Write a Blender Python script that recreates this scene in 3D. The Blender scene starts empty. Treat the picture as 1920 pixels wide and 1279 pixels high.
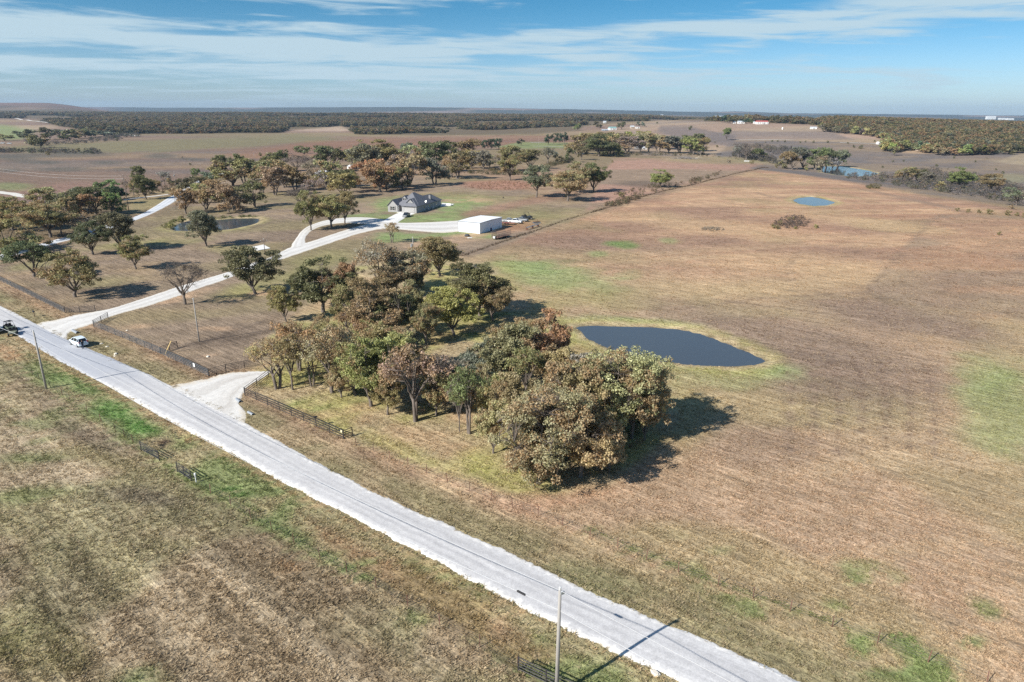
import bpy, math, random
import numpy as np
from mathutils import Vector, Matrix
C = bpy.context.scene.collection
SC = bpy.context.scene
rnd = random.Random(7)
R_ = math.radians

# ------------------------------------------------------------------ camera
CAM_H, FPX = 42.0, 1280.0
PITCH, ROLL = R_(18.43), R_(0.3)
cam_d = bpy.data.cameras.new("camera")
cam = bpy.data.objects.new("camera", cam_d)
C.objects.link(cam)
cam_d.lens, cam_d.sensor_width = 24.0, 36.0
cam_d.clip_start, cam_d.clip_end = 0.5, 60000
cam.matrix_world = Matrix.Translation((0, 0, CAM_H)) @ Matrix.Rotation(R_(90) - PITCH, 4, 'X') @ Matrix.Rotation(ROLL, 4, 'Z')
SC.camera = cam

# ------------------------------------------------------------------ view, light, sky
SC.view_settings.view_transform = 'Standard'
SC.view_settings.look = 'None'
SC.view_settings.exposure = 0.6
SC.view_settings.gamma = 1.0
SC.view_settings.use_curve_mapping = False
SC.render.engine = 'CYCLES'
SC.cycles.use_denoising = False
SC.cycles.max_bounces = 5
SC.cycles.diffuse_bounces = 2
SC.cycles.glossy_bounces = 2
SC.cycles.transmission_bounces = 2
SC.cycles.volume_bounces = 0
SC.cycles.transparent_max_bounces = 4

SUN_EL, SUN_AZ = R_(35), R_(37)          # the light travels towards azimuth 37 deg from +X
ldir = Vector((math.cos(SUN_AZ) * math.cos(SUN_EL), math.sin(SUN_AZ) * math.cos(SUN_EL), -math.sin(SUN_EL)))
sun_d = bpy.data.lights.new("sun", 'SUN')
sun_d.energy, sun_d.angle, sun_d.color = 5.0, R_(0.53), (1.0, 0.955, 0.88)
sun = bpy.data.objects.new("sun", sun_d)
C.objects.link(sun)
sun.rotation_euler = ldir.to_track_quat('-Z', 'Y').to_euler()
sun.location = (-300, -250, 300)


class NT:
    """tiny node helper"""
    def __init__(s, tree):
        s.t = tree
        tree.nodes.clear()

    def n(s, kind, **kw):
        nd = s.t.nodes.new(kind)
        for k, v in kw.items():
            if k.startswith('i_'):
                nd.inputs[k[2:].replace('_', ' ')].default_value = v
            else:
                setattr(nd, k, v)
        return nd

    def put(s, sock, v):
        if isinstance(v, bpy.types.NodeSocket):
            s.t.links.new(v, sock)
        elif v is not None:
            sock.default_value = v

    def m(s, op, a, b=None, c=None, clamp=False):
        nd = s.t.nodes.new('ShaderNodeMath')
        nd.operation, nd.use_clamp = op, clamp
        s.put(nd.inputs[0], a)
        s.put(nd.inputs[1], b)
        s.put(nd.inputs[2], c)
        return nd.outputs[0]

    def mix(s, f, a, b, mode='MIX'):
        nd = s.t.nodes.new('ShaderNodeMix')
        nd.data_type, nd.blend_type = 'RGBA', mode
        s.put(nd.inputs[0], f)
        s.put(nd.inputs[6], a if isinstance(a, bpy.types.NodeSocket) else (*a[:3], 1))
        s.put(nd.inputs[7], b if isinstance(b, bpy.types.NodeSocket) else (*b[:3], 1))
        return nd.outputs[2]

    def rng(s, v, a, b, c, d, smooth=False):
        nd = s.t.nodes.new('ShaderNodeMapRange')
        if smooth:
            nd.interpolation_type = 'SMOOTHSTEP'
        for k, q in zip((0, 1, 2, 3, 4), (v, a, b, c, d)):
            s.put(nd.inputs[k], q)
        return nd.outputs[0]

    def noise(s, vec, scale, detail=3, rough=0.55, dist=0.0, col=False):
        nd = s.t.nodes.new('ShaderNodeTexNoise')
        s.put(nd.inputs['Vector'], vec)
        nd.inputs['Scale'].default_value = scale
        nd.inputs['Detail'].default_value = detail
        nd.inputs['Roughness'].default_value = rough
        nd.inputs['Distortion'].default_value = dist
        return nd.outputs[1 if col else 0]

    def comb(s, x, y, z=0.0):
        nd = s.t.nodes.new('ShaderNodeCombineXYZ')
        s.put(nd.inputs[0], x); s.put(nd.inputs[1], y); s.put(nd.inputs[2], z)
        return nd.outputs[0]

    def sep(s, v):
        nd = s.t.nodes.new('ShaderNodeSeparateXYZ')
        s.put(nd.inputs[0], v)
        return nd.outputs

    def mapping(s, v, rot=0.0, scale=(1, 1, 1)):
        nd = s.t.nodes.new('ShaderNodeMapping')
        nd.inputs['Rotation'].default_value = (0, 0, rot)
        nd.inputs['Scale'].default_value = scale
        s.put(nd.inputs[0], v)
        return nd.outputs[0]

    def rows(s, v, rot, scale):
        """turn first, then stretch"""
        return s.mapping(s.mapping(v, rot), 0, scale)


world = bpy.data.worlds.new("World")
SC.world = world
world.use_nodes = True
w = NT(world.node_tree)
sky = w.n('ShaderNodeTexSky', sky_type='NISHITA')
sky.sun_disc = False
sky.sun_elevation = SUN_EL
sky.sun_rotation = math.atan2(-math.cos(SUN_AZ), -math.sin(SUN_AZ))
sky.air_density, sky.dust_density, sky.ozone_density = 1.0, 0.6, 2.2
sky.altitude = 250
tc = w.n('ShaderNodeTexCoord')
x, y, z = w.sep(tc.outputs['Generated'])
el = w.m('ARCSINE', w.m('MAXIMUM', z, -0.999))
az = w.m('ARCTAN2', x, y)
# high thin cloud sheet: streaks on a flat layer, seen in perspective
zz = w.m('ADD', w.m('MAXIMUM', z, 0.0), 0.05)
pv = w.comb(w.m('DIVIDE', x, zz), w.m('DIVIDE', y, zz))
c1 = w.noise(w.mapping(pv, 0.12, (0.16, 0.42, 1)), 1.0, 6, 0.55, 0.9)
c2 = w.noise(w.mapping(pv, -0.1, (0.5, 1.5, 1)), 1.0, 5, 0.6, 0.5)
fine = w.noise(w.comb(w.m('MULTIPLY', az, 7), w.m('ADD', w.m('MULTIPLY', el, 80), w.m('MULTIPLY', az, 1.5))), 1.0, 5, 0.6, 0.6)


def blob(px, py, rx, ry, slope, amp):
    """one cloud mass (amp>0) or clear gap (amp<0), by its direction"""
    a0 = math.atan2(px - 960, 1280)
    e0 = math.atan2((213 + .0052 * (px - 960) - py), math.hypot(1280, px - 960)) * 0.985
    da = w.m('SUBTRACT', az, a0)
    de = w.m('SUBTRACT', w.m('SUBTRACT', el, e0), w.m('MULTIPLY', da, slope))
    q = w.m('ADD', w.m('POWER', w.m('DIVIDE', da, rx / 1280), 2), w.m('POWER', w.m('DIVIDE', de, ry / 1280), 2))
    return w.m('MULTIPLY', w.m('EXPONENT', w.m('MULTIPLY', q, -1)), amp)


acc = None
for b in [(150, 45, 420, 26, -0.04, .34), (120, 82, 230, 12, 0.02, .34), (700, 20, 420, 12, 0.02, .16),
          (1050, 96, 620, 28, 0.02, .42), (640, 112, 380, 15, -0.04, .26), (1600, 42, 330, 26, 0.05, .40),
          (150, 128, 280, 13, .0, .25), (1180, 12, 60, 10, 0, .3), (1500, 118, 70, 8, 0, .25),
          (1700, 150, 500, 16, 0, .1), (850, 150, 800, 22, 0, .24), (300, 60, 300, 8, .05, .2), (480, 78, 130, 15, 0, -.42), (900, 42, 420, 16, 0.03, -.36),
          (1130, 48, 120, 10, 0.1, -.3), (1640, 100, 330, 22, 0.02, -.38), (60, 8, 200, 9, 0, -.22), (230, 108, 170, 7, 0, -.26),
          (1880, 120, 200, 30, 0, -.2), (960, -60, 700, 40, 0, .1)]:
    v = blob(*b)
    acc = v if acc is None else w.m('ADD', acc, v)
base = w.m('ADD', w.m('MULTIPLY', w.m('SUBTRACT', c1, 0.5), 1.3), w.m('MULTIPLY', w.m('SUBTRACT', c2, 0.5), 1.0))
base = w.m('ADD', base, w.m('MULTIPLY', w.m('SUBTRACT', fine, 0.5), 1.5))
cf = w.rng(w.m('ADD', base, w.m('MULTIPLY', acc, 0.85)), -0.08, 0.46, 0.0, 1.0, True)
cf = w.m('MULTIPLY', cf, w.rng(el, 0.0, 0.04, 0.2, 0.92, True))
skyc = w.n('ShaderNodeHueSaturation')
skyc.inputs['Saturation'].default_value = 1.15
skyc.inputs['Hue'].default_value = 0.5
w.put(skyc.inputs['Color'], sky.outputs[0])
# deeper polarised blue with height, opposite the sun, as the photograph's sky
hi = w.rng(el, 0.0, 0.16, 0, 1, True)
tint_ = w.mix(hi, (0.72, 0.88, 1.20), (0.24, 0.60, 0.78))
tint_ = w.mix(w.rng(el, 0.3, 1.2, 0, 1), tint_, (0.75, 0.92, 1.05))
dkc = w.mix(1.0, skyc.outputs[0], tint_, 'MULTIPLY')
cloud = (4.6, 5.9, 6.6)
fc = w.mix(cf, dkc, cloud)
bg = w.n('ShaderNodeBackground')
bg.inputs['Strength'].default_value = 0.08
w.put(bg.inputs['Color'], fc)
wo = w.n('ShaderNodeOutputWorld')
w.put(wo.inputs['Surface'], bg.outputs[0])

# ------------------------------------------------------------------ projection helpers (photo pixels 1920x1279 <-> ground)
_r = np.array([1, 0, 0.]); _u = np.array([0, math.sin(PITCH), math.cos(PITCH)]); FW = np.array([0, math.cos(PITCH), -math.sin(PITCH)])
RT = math.cos(ROLL) * _r + math.sin(ROLL) * _u
UP = -math.sin(ROLL) * _r + math.cos(ROLL) * _u


def sst(a, b, v):
    t = np.clip((v - a) / (b - a), 0, 1)
    return t * t * (3 - 2 * t)


def _hash(ix, iy, seed):
    h = (ix.astype(np.int64) * 374761393 + iy.astype(np.int64) * 668265263 + seed * 2147483647) & 0xffffffff
    h = ((h ^ (h >> 13)) * 1274126177) & 0xffffffff
    return ((h ^ (h >> 16)) & 0xffffff) / float(0xffffff)


def vn(x, y, scale, seed=0, octv=1, rot=0.0, ax=1.0):
    """value noise 0..1; scale = feature size in metres; ax stretches along the rotated x axis"""
    x = np.asarray(x, float); y = np.asarray(y, float)
    c, s = math.cos(rot), math.sin(rot)
    X, Y = (c * x + s * y) / ax, (-s * x + c * y)
    out, amp, tot = 0, 1.0, 0.0
    for k in range(octv):
        u, v = X / scale + 17.3 * k, Y / scale - 9.1 * k
        iu, iv = np.floor(u), np.floor(v)
        fu, fv = u - iu, v - iv
        fu, fv = fu * fu * (3 - 2 * fu), fv * fv * (3 - 2 * fv)
        a = _hash(iu, iv, seed + k); b = _hash(iu + 1, iv, seed + k)
        c2_, d = _hash(iu, iv + 1, seed + k), _hash(iu + 1, iv + 1, seed + k)
        out = out + amp * ((a * (1 - fu) + b * fu) * (1 - fv) + (c2_ * (1 - fu) + d * fu) * fv)
        tot += amp; amp *= 0.5; scale *= 0.5
    return out / tot


def project(X, Y, Z):
    X = np.asarray(X, float); Y = np.asarray(Y, float); Z = np.asarray(Z, float) - CAM_H
    dep = X * FW[0] + Y * FW[1] + Z * FW[2]
    dd = np.where(dep > 1.0, dep, 1.0)
    px = 960 + FPX * (X * RT[0] + Y * RT[1] + Z * RT[2]) / dd
    py = 639.5 - FPX * (X * UP[0] + Y * UP[1] + Z * UP[2]) / dd
    return px, py, dep


def flat(px, py, z=0.0):
    d = FW * FPX + RT * (px - 960) - UP * (py - 639.5)
    t = (CAM_H - z) / -d[2]
    return d[0] * t, d[1] * t


def seg_d(px, py, pts, closed=False):
    """distance to polyline"""
    best = np.full(np.shape(px), 1e18)
    n = len(pts)
    for i in range(n if closed else n - 1):
        ax_, ay_ = pts[i]; bx_, by_ = pts[(i + 1) % n]
        vx, vy = bx_ - ax_, by_ - ay_
        t = np.clip(((px - ax_) * vx + (py - ay_) * vy) / (vx * vx + vy * vy + 1e-12), 0, 1)
        best = np.minimum(best, (px - ax_ - t * vx) ** 2 + (py - ay_ - t * vy) ** 2)
    return np.sqrt(best)


def inside(px, py, pts):
    r = np.zeros(np.shape(px), bool)
    n = len(pts)
    for i in range(n):
        x1, y1 = pts[i]; x2, y2 = pts[(i + 1) % n]
        c = (y1 > py) != (y2 > py)
        r ^= c & (px < (x2 - x1) * (py - y1) / ((y2 - y1) if y2 != y1 else 1e-9) + x1)
    return r


def sdist(px, py, pts):
    d = seg_d(px, py, pts, True)
    return np.where(inside(px, py, pts), -d, d)


# pond outlines, in photo pixels then on the ground; level of the water below the rim
POND_PX = {
    'main': ([(1080, 612), (1112, 610), (1150, 612), (1225, 614), (1275, 618), (1318, 628), (1362, 645), (1407, 663), (1428, 673), (1434, 679), (1412, 684),
              (1370, 687), (1300, 684), (1240, 677), (1190, 668), (1140, 652), (1105, 635)], 0.0),
    'ridge': ([(1487, 376), (1500, 371), (1522, 369), (1545, 374), (1566, 380), (1550, 385), (1525, 386), (1500, 382)], 0.0),
    'house': ([(322, 428), (335, 421), (352, 414), (372, 414), (400, 413), (440, 410), (476, 409), (486, 412), (478, 419), (455, 425),
               (425, 431), (385, 433), (350, 433), (328, 432)], 0.0),
    'far_left': ([(44, 392), (58, 385), (74, 387), (78, 396), (68, 404), (48, 402)], 0.0),
}
POND = {k: ([flat(x, y) for x, y in p], z) for k, (p, z) in POND_PX.items()}
CREEK_Z = -8.6
POND['creek'] = ([flat(x, y, CREEK_Z) for x, y in [(1540, 312), (1572, 312), (1600, 315), (1630, 321), (1645, 325), (1630, 330),
                                                    (1600, 331), (1570, 328), (1545, 324)]], CREEK_Z)


def hz(x, y):
    x = np.asarray(x, float); y = np.asarray(y, float)
    r = np.hypot(x, y)
    yy = np.maximum(y, 1.0)
    a = x / yy
    far = sst(150, 500, r)
    z = 0.35 * np.sin(x / 61 + 1.0) * np.sin(y / 47) + 0.12 * np.sin(x / 19 + y / 23)
    z = z * (0.35 + far)
    z = z + far * 2.4 * (vn(x, y, 260, 3, 2) - 0.5) * (1 + 2 * sst(600, 2000, r))
    # creek valley right of the mown ridge
    s = x - (318.0 - 0.232 * y)
    val = sst(0, 130, s) * (1 - sst(760, 1350, y))
    z = z - 9.0 * val
    z = z - 2.0 * sst(40, 160, s) * sst(-200, 100, y) * (1 - sst(200, 330, y))
    # rising country beyond
    z = z + 30 * sst(1250, 3600, y) * (1 - sst(0.12, 0.45, a)) * (0.85 + 0.3 * vn(x, y, 900, 5))
    z = z + 25 * np.exp(-((x - 560) / 430) ** 2 - ((y - 1720) / 520) ** 2)
    z = z + 15 * np.exp(-((x - 1150) / 560) ** 2 - ((y - 1650) / 480) ** 2)
    # rolling layers and the skyline ridges
    L = sst(2600, 5200, r)
    z = z + L * 26 * (vn(x, y, 1500, 11, 2) - 0.45) * (1 - sst(9000, 12000, r))
    up = np.interp(a, [-1.2, -.75, -.60, -.5, -.38, -.16, 0.0, .19, .27, .31, .375, .5, .75, 1.2],
                   [11, 7, 7.5, 7, 7.5, 10.5, 9.2, 6, 4.2, 5.6, 3, 2.2, .7, .7])
    ridge = (42 + up * 7.6 * np.clip(y, 1, 1e9) / 10000) + 9 * (vn(a * 4000, a * 0 + 5, 130, 21, 3) - 0.5)
    z = z * (1 - sst(8500, 10500, y)) + ridge * sst(8500, 10500, y)
    lh = sst(-.52, -.66, a) * sst(3300, 5000, y) * (1 - sst(7000, 8500, y))
    z = np.where(y > 0, z + lh * 62, z)
    # wash cut beside the road
    g1, g2 = GUL
    d = seg_d(x, y, [g1, g2])
    z = z - 1.1 * (1 - sst(0.3, 1.5, d)) * (r < 200)
    # pond bowls
    for k, (p, lv) in POND.items():
        cx = sum(q[0] for q in p) / len(p); cy = sum(q[1] for q in p) / len(p)
        near = (np.abs(x - cx) < 140) & (np.abs(y - cy) < 140)
        if not near.any():
            continue
        xs, ys = (x[near], y[near]) if x.ndim else (x, y)
        sd = sdist(xs, ys, p)
        wgt = 1 - sst(3, 30, sd)
        bowl = lv + 0.3 * sst(-0.5, 3.5, sd) - 1.4 * (1 - sst(-4.0, 0.6, sd))
        if x.ndim:
            z[near] = z[near] * (1 - wgt) + bowl * wgt
        else:
            z = z * (1 - wgt) + bowl * wgt
    return z


GUL = (flat(303, 834), flat(344, 818))


def zat(x, y):
    return float(hz(np.array([x], float), np.array([y], float))[0])


_ts = np.concatenate([np.linspace(0.5, 1.5, 220)])


def gp(px, py):
    """point of the terrain seen at a photo pixel (first hit)"""
    d = FW * FPX + RT * (px - 960) - UP * (py - 639.5)
    d = d / np.linalg.norm(d)
    if d[2] >= -1e-5:
        t = np.geomspace(30, 15000, 4000)
    else:
        t0 = CAM_H / -d[2]
        t = np.geomspace(max(20, t0 * 0.25), min(t0 * 1.6 + 50, 16000), 2500)
    X, Y, Z = d[0] * t, d[1] * t, CAM_H + d[2] * t
    g = Z - hz(X, Y)
    i = np.argmax(g <= 0)
    if g[i] > 0:
        i = len(t) - 1
    if i > 0:
        f = g[i - 1] / (g[i - 1] - g[i] + 1e-12) if g[i] <= 0 else 0
        tt = t[i - 1] + (t[i] - t[i - 1]) * f
    else:
        tt = t[0]
    xx, yy_ = d[0] * tt, d[1] * tt
    return Vector((xx, yy_, zat(xx, yy_)))


def height_for(P, ty):
    """height in metres so that a vertical at P reaches photo row ty"""
    lo, hi = 0.0, 60.0
    for _ in range(30):
        m = (lo + hi) / 2
        py = project(P.x, P.y, P.z + m)[1]
        if py > ty: lo = m
        else: hi = m
    return (lo + hi) / 2


def px_m(P):
    return FPX / float(project(P.x, P.y, P.z)[2])


# ------------------------------------------------------------------ object helpers
def tag(o, label=None, cat=None, group=None, kind=None):
    if label: o['label'] = label
    if cat: o['category'] = cat
    if group: o['group'] = group
    if kind: o['kind'] = kind
    return o


def empty(name, loc, rz=0.0):
    o = bpy.data.objects.new(name, None)
    o.location = loc
    o.rotation_euler = (0, 0, rz)
    o.empty_display_size = 0.3
    C.objects.link(o)
    return o


class MB:
    def __init__(s):
        s.v, s.f, s.m = [], [], []

    def add(s, vs, fs, mi=0):
        b = len(s.v)
        s.v += [tuple(q) for q in vs]
        s.f += [tuple(b + i for i in f) for f in fs]
        s.m += [mi] * len(fs)
        return s

    def box(s, cx, cy, cz, sx, sy, sz, rz=0.0, mi=0, tap=1.0):
        c, q = math.cos(rz), math.sin(rz)
        vs = []
        for dz in (-.5, .5):
            k = tap if dz > 0 else 1.0
            for dx, dy in ((-.5, -.5), (.5, -.5), (.5, .5), (-.5, .5)):
                X, Y = dx * sx * k, dy * sy * k
                vs.append((cx + c * X - q * Y, cy + q * X + c * Y, cz + dz * sz))
        return s.add(vs, [(3, 2, 1, 0), (4, 5, 6, 7), (0, 1, 5, 4), (1, 2, 6, 5), (2, 3, 7, 6), (3, 0, 4, 7)], mi)

    def tube(s, pts, rad, n=6, cap=True, mi=0):
        pts = [Vector(p) for p in pts]
        if not hasattr(rad, '__len__'):
            rad = [rad] * len(pts)
        rings = []
        for i, p in enumerate(pts):
            t = (pts[min(i + 1, len(pts) - 1)] - pts[max(i - 1, 0)]).normalized()
            a = t.orthogonal().normalized() if i == 0 else None
            if i == 0:
                ref = a
            else:
                ref = (ref - t * ref.dot(t)).normalized()
            b = t.cross(ref)
            rings.append([p + (ref * math.cos(2 * math.pi * k / n) + b * math.sin(2 * math.pi * k / n)) * rad[i] for k in range(n)])
        vs = [q for rr in rings for q in rr]
        fs = []
        for i in range(len(pts) - 1):
            for k in range(n):
                fs.append((i * n + k, i * n + (k + 1) % n, (i + 1) * n + (k + 1) % n, (i + 1) * n + k))
        if cap:
            fs.append(tuple(range(n - 1, -1, -1)))
            fs.append(tuple((len(pts) - 1) * n + k for k in range(n)))
        return s.add(vs, fs, mi)

    def prism(s, poly, z0, z1, mi=0):
        n = len(poly)
        vs = [(x_, y_, z0) for x_, y_ in poly] + [(x_, y_, z1) for x_, y_ in poly]
        fs = [tuple(range(n - 1, -1, -1)), tuple(range(n, 2 * n))] + [(i, (i + 1) % n, n + (i + 1) % n, n + i) for i in range(n)]
        return s.add(vs, fs, mi)

    def mesh(s, name, mats, smooth=False):
        me = bpy.data.meshes.new(name)
        me.from_pydata(s.v, [], s.f)
        for m_ in (mats if isinstance(mats, (list, tuple)) else [mats]):
            me.materials.append(m_)
        if any(s.m):
            me.polygons.foreach_set('material_index', s.m)
        if smooth:
            me.polygons.foreach_set('use_smooth', [True] * len(me.polygons))
        me.update()
        return me

    def build(s, name, mats, parent=None, smooth=False):
        return link(name, s.mesh(name, mats, smooth), parent)


def link(name, me, parent=None, loc=None, rz=None):
    o = bpy.data.objects.new(name, me)
    if parent: o.parent = parent
    if loc is not None: o.location = loc
    if rz is not None: o.rotation_euler = (0, 0, rz)
    C.objects.link(o)
    return o


def np_mesh(name, V, Q, mat, attrs=None, tri=False):
    """mesh from numpy arrays; Q = (n,4) or (n,3) indices"""
    me = bpy.data.meshes.new(name)
    k = Q.shape[1]
    me.vertices.add(len(V)); me.vertices.foreach_set('co', np.asarray(V, np.float32).ravel())
    me.loops.add(Q.size); me.loops.foreach_set('vertex_index', Q.astype(np.int32).ravel())
    me.polygons.add(len(Q))
    me.polygons.foreach_set('loop_start', np.arange(0, Q.size, k, dtype=np.int32))
    me.polygons.foreach_set('loop_total', np.full(len(Q), k, np.int32))
    for nm, arr in (attrs or {}).items():
        at = me.attributes.new(nm, 'FLOAT_COLOR', 'POINT')
        a4 = np.ones((len(V), 4), np.float32); a4[:, :arr.shape[1]] = arr
        at.data.foreach_set('color', a4.ravel())
    if mat: me.materials.append(mat)
    me.update(calc_edges=True)
    return me


MATS = {}


def mat(name, col, rough=0.8, metal=0.0, noise=0.0, nscale=3.0, bump=0.0, spec=0.3, coat=0.0, streak=None):
    if name in MATS: return MATS[name]
    m = bpy.data.materials.new(name)
    m.use_nodes = True
    t = NT(m.node_tree)
    b = t.n('ShaderNodeBsdfPrincipled')
    b.inputs['Roughness'].default_value = rough
    b.inputs['Metallic'].default_value = metal
    b.inputs['Specular IOR Level'].default_value = spec
    b.inputs['Coat Weight'].default_value = coat
    o = t.n('ShaderNodeOutputMaterial')
    t.put(o.inputs[0], b.outputs[0])
    c = (*col, 1)
    if noise:
        tcn = t.n('ShaderNodeTexCoord')
        v = tcn.outputs['Object']
        if streak: v = t.mapping(v, 0, streak)
        nn = t.noise(v, nscale, 5, 0.6)
        n2 = t.noise(v, nscale * 0.13, 3, 0.5)
        f = t.m('ADD', t.m('MULTIPLY', nn, 0.6), t.m('MULTIPLY', n2, 0.4))
        c = t.mix(1.0, t.mix(0, c, c), t.mix(t.rng(f, .3, .7, 0, 1), (1 - noise,) * 3, (1 + noise,) * 3), 'MULTIPLY')
        if bump:
            bp = t.n('ShaderNodeBump'); bp.inputs['Strength'].default_value = bump; bp.inputs['Distance'].default_value = 0.03
            t.put(bp.inputs['Height'], nn); t.put(b.inputs['Normal'], bp.outputs[0])
    t.put(b.inputs['Base Color'], c)
    MATS[name] = m
    return m
# ------------------------------------------------------------------ the ground sheet and its colours
BROWN = np.array([.270, .178, .118]); STRAW = np.array([.40, .295, .175]); OLIVE = np.array([.205, .178, .088])
GREEN = np.array([.130, .190, .060]); VIVID = np.array([.11, .215, .055]); RUST = np.array([.33, .150, .085])
WEED = np.array([.130, .098, .076]); GREYB = np.array([.175, .150, .140]); LAWN = np.array([.245, .185, .132])
MAUVE = np.array([.215, .148, .110]); DIRT = np.array([.48, .32, .20]); PALEG = np.array([.22, .27, .11])
FOREST = np.array([.060, .062, .038]); CHALK = np.array([.66, .60, .50]); YEL = np.array([.33, .31, .11]); FIELD = np.array([.31, .235, .148])

ROAD_UP = [(-160, 505), (0, 572), (74, 610), (131, 639), (181, 660), (258, 692), (320, 723), (390, 756), (473, 798), (560, 846), (654, 896), (700, 921),
           (780, 958), (900, 1008), (1087, 1100), (1281, 1181), (1494, 1275), (1700, 1368), (2100, 1545)]
ROAD_LO = [(-160, 545), (0, 616), (34, 630), (69, 653), (120, 682), (172, 710), (241, 746), (293, 777), (350, 807), (425, 846), (508, 893), (547, 915),
           (633, 960), (760, 1028), (900, 1100), (1062, 1184), (1253, 1272), (1420, 1352), (1800, 1530)]


def ell(u, v, cx, cy, rx, ry, ang=0.0, soft=0.35, nz=None, na=0.5):
    c, s = math.cos(R_(ang)), math.sin(R_(ang))
    du, dv = u - cx, v - cy
    q = np.sqrt(((c * du + s * dv) / rx) ** 2 + ((-s * du + c * dv) / ry) ** 2)
    if nz is not None:
        q = q + (nz - 0.5) * na * 2
    return 1 - sst(1 - soft, 1 + soft, q)


def poly(u, v, pts, soft=6.0, nz=None, na=10.0):
    d = sdist(u, v, pts)
    if nz is not None:
        d = d + (nz - 0.5) * 2 * na
    return 1 - sst(-soft, soft, d)


def line(u, v, pts, wd, nz=None, na=1.0):
    d = seg_d(u, v, pts)
    if nz is not None:
        d = d + (nz - 0.5) * 2 * na
    return 1 - sst(wd * 0.6, wd * 1.4, d)


def lerp(c, col, m):
    return c * (1 - m[..., None]) + np.asarray(col) * m[..., None]


def paint(X, Y, Z):
    """grass, soil and litter colours of the country, by place"""
    u, v, dep = project(X, Y, Z)
    vis = (dep > 5)
    r = np.hypot(X, Y)
    nS = vn(X, Y, 6, 31, 3); nM = vn(X, Y, 24, 32, 3); nL = vn(X, Y, 90, 33, 3); nH = vn(X, Y, 420, 34, 3)
    fine = vn(X, Y, 2.2, 35, 2)
    rows = vn(X, Y, 1.9, 36, 2, rot=R_(-38), ax=16)         # swaths left by mowing, parallel to the road
    rows2 = vn(X, Y, 3.2, 37, 2, rot=R_(4), ax=14)
    c = np.tile(BROWN, X.shape + (1,))
    c = lerp(c, STRAW, .55 * sst(.35, .65, nM) * sst(.3, .7, nS * .5 + rows2 * .5))
    c = lerp(c, OLIVE, .4 * sst(.5, .75, nL))
    c = lerp(c, MAUVE * .9, .6 * sst(.45, .7, 1 - nM) * sst(.4, .6, nL))
    c = c * (.86 + .28 * rows2)[..., None]
    # ---- far country, by distance
    far = sst(420, 700, r)
    cf = np.tile(MAUVE, X.shape + (1,))
    cf = lerp(cf, STRAW * .85, .5 * sst(.45, .7, vn(X, Y, 160, 41, 3, rot=.1, ax=4)))
    cf = lerp(cf, OLIVE, .5 * sst(.5, .7, vn(X, Y, 230, 42, 3, ax=3)))
    vf = sst(3600, 5200, r)
    forest = sst(.30, .44, vn(X, Y, 900, 43, 4, ax=1.4))
    cf = lerp(cf, FOREST, vf * forest)
    cf = lerp(cf, [.24, .18, .14], vf * (1 - forest) * .7)
    lh = sst(-.53, -.6, X / np.maximum(Y, 1)) * sst(3800, 4600, Y)
    cf = lerp(cf, np.array([.19, .125, .105]), lh * .9 * sst(.25, .45, vn(X, Y, 500, 44, 2, ax=3)))
    c = lerp(c, cf, far)
    # ================= painted districts (photo rows and columns of the place) =================
    P = lambda pts, soft=6, na=10, nz=None: poly(u, v, pts, soft, nM if nz is None else nz, na) * vis
    E_ = lambda cx, cy, rx, ry, ang=0, soft=.35, na=.35, nz=None: ell(u, v, cx, cy, rx, ry, ang, soft, nM if nz is None else nz, na) * vis
    # left pasture beyond the side road
    m = P([(-200, 262), (300, 258), (640, 258), (1000, 258), (1100, 262), (700, 300), (420, 320), (330, 350), (0, 400), (-200, 420)], 6, 6)
    cc = np.tile(MAUVE * .86, X.shape + (1,))
    cc = lerp(cc, STRAW * .8, .35 * sst(.5, .7, vn(X, Y, 60, 45, 3, rot=.12, ax=5)))
    cc = lerp(cc, GREYB * .8, .6 * sst(.5, .66, vn(X, Y, 70, 46, 3, rot=.1, ax=4)))
    c = lerp(c, cc, m)
    c = lerp(c, [.185, .165, .09], .85 * P([(130, 268), (300, 262), (560, 252), (650, 262), (480, 274), (300, 285), (100, 288), (0, 286), (0, 276)], 4, 4))
    c = lerp(c, RUST * .8, .4 * P([(560, 268), (700, 258), (1080, 254), (1080, 268), (700, 285), (450, 300), (420, 290)], 5, 5))
    c = lerp(c, [.27, .155, .12], .45 * E_(90, 360, 120, 14, -6))
    for e in [(50, 292, 130, 4, 0), (140, 287, 60, 4, 2), (300, 293, 30, 5, 0), (360, 299, 30, 3, 3), (40, 300, 50, 6, 5), (120, 318, 50, 4, 0),
              (200, 305, 30, 4, 0), (95, 305, 20, 3, 0), (240, 318, 30, 3, 0), (120, 367, 30, 5, 0), (20, 320, 20, 4, 0)]:
        c = lerp(c, [.10, .095, .080], .75 * E_(*e, .5, .3))
    c = lerp(c, PALEG * .95, .8 * P([(-100, 232), (0, 234), (60, 240), (60, 250), (40, 262), (0, 262), (-100, 262)], 3, 2))
    c = lerp(c, [.36, .27, .18], .7 * P([(30, 236), (110, 235), (100, 241), (40, 243)], 1.5, 1))
    c = lerp(c, PALEG * .85, .6 * E_(20, 350, 40, 8, 2))
    c = lerp(c, PALEG * .85, .8 * P([(975, 266), (1070, 268), (1060, 278), (960, 279), (930, 276)], 2, 1.5))
    c = lerp(c, [.50, .37, .28], .5 * P([(545, 246), (640, 236), (720, 236), (690, 241), (640, 247)], 2, 1.5))
    # woods floors
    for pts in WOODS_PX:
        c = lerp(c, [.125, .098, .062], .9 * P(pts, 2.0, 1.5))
    # left woods beyond the side road
    c = lerp(c, [.10, .085, .05], .7 * P([(0, 385), (110, 380), (230, 380), (240, 420), (140, 440), (60, 458), (0, 470), (-60, 480), (-60, 390)], 6, 5))
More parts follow.
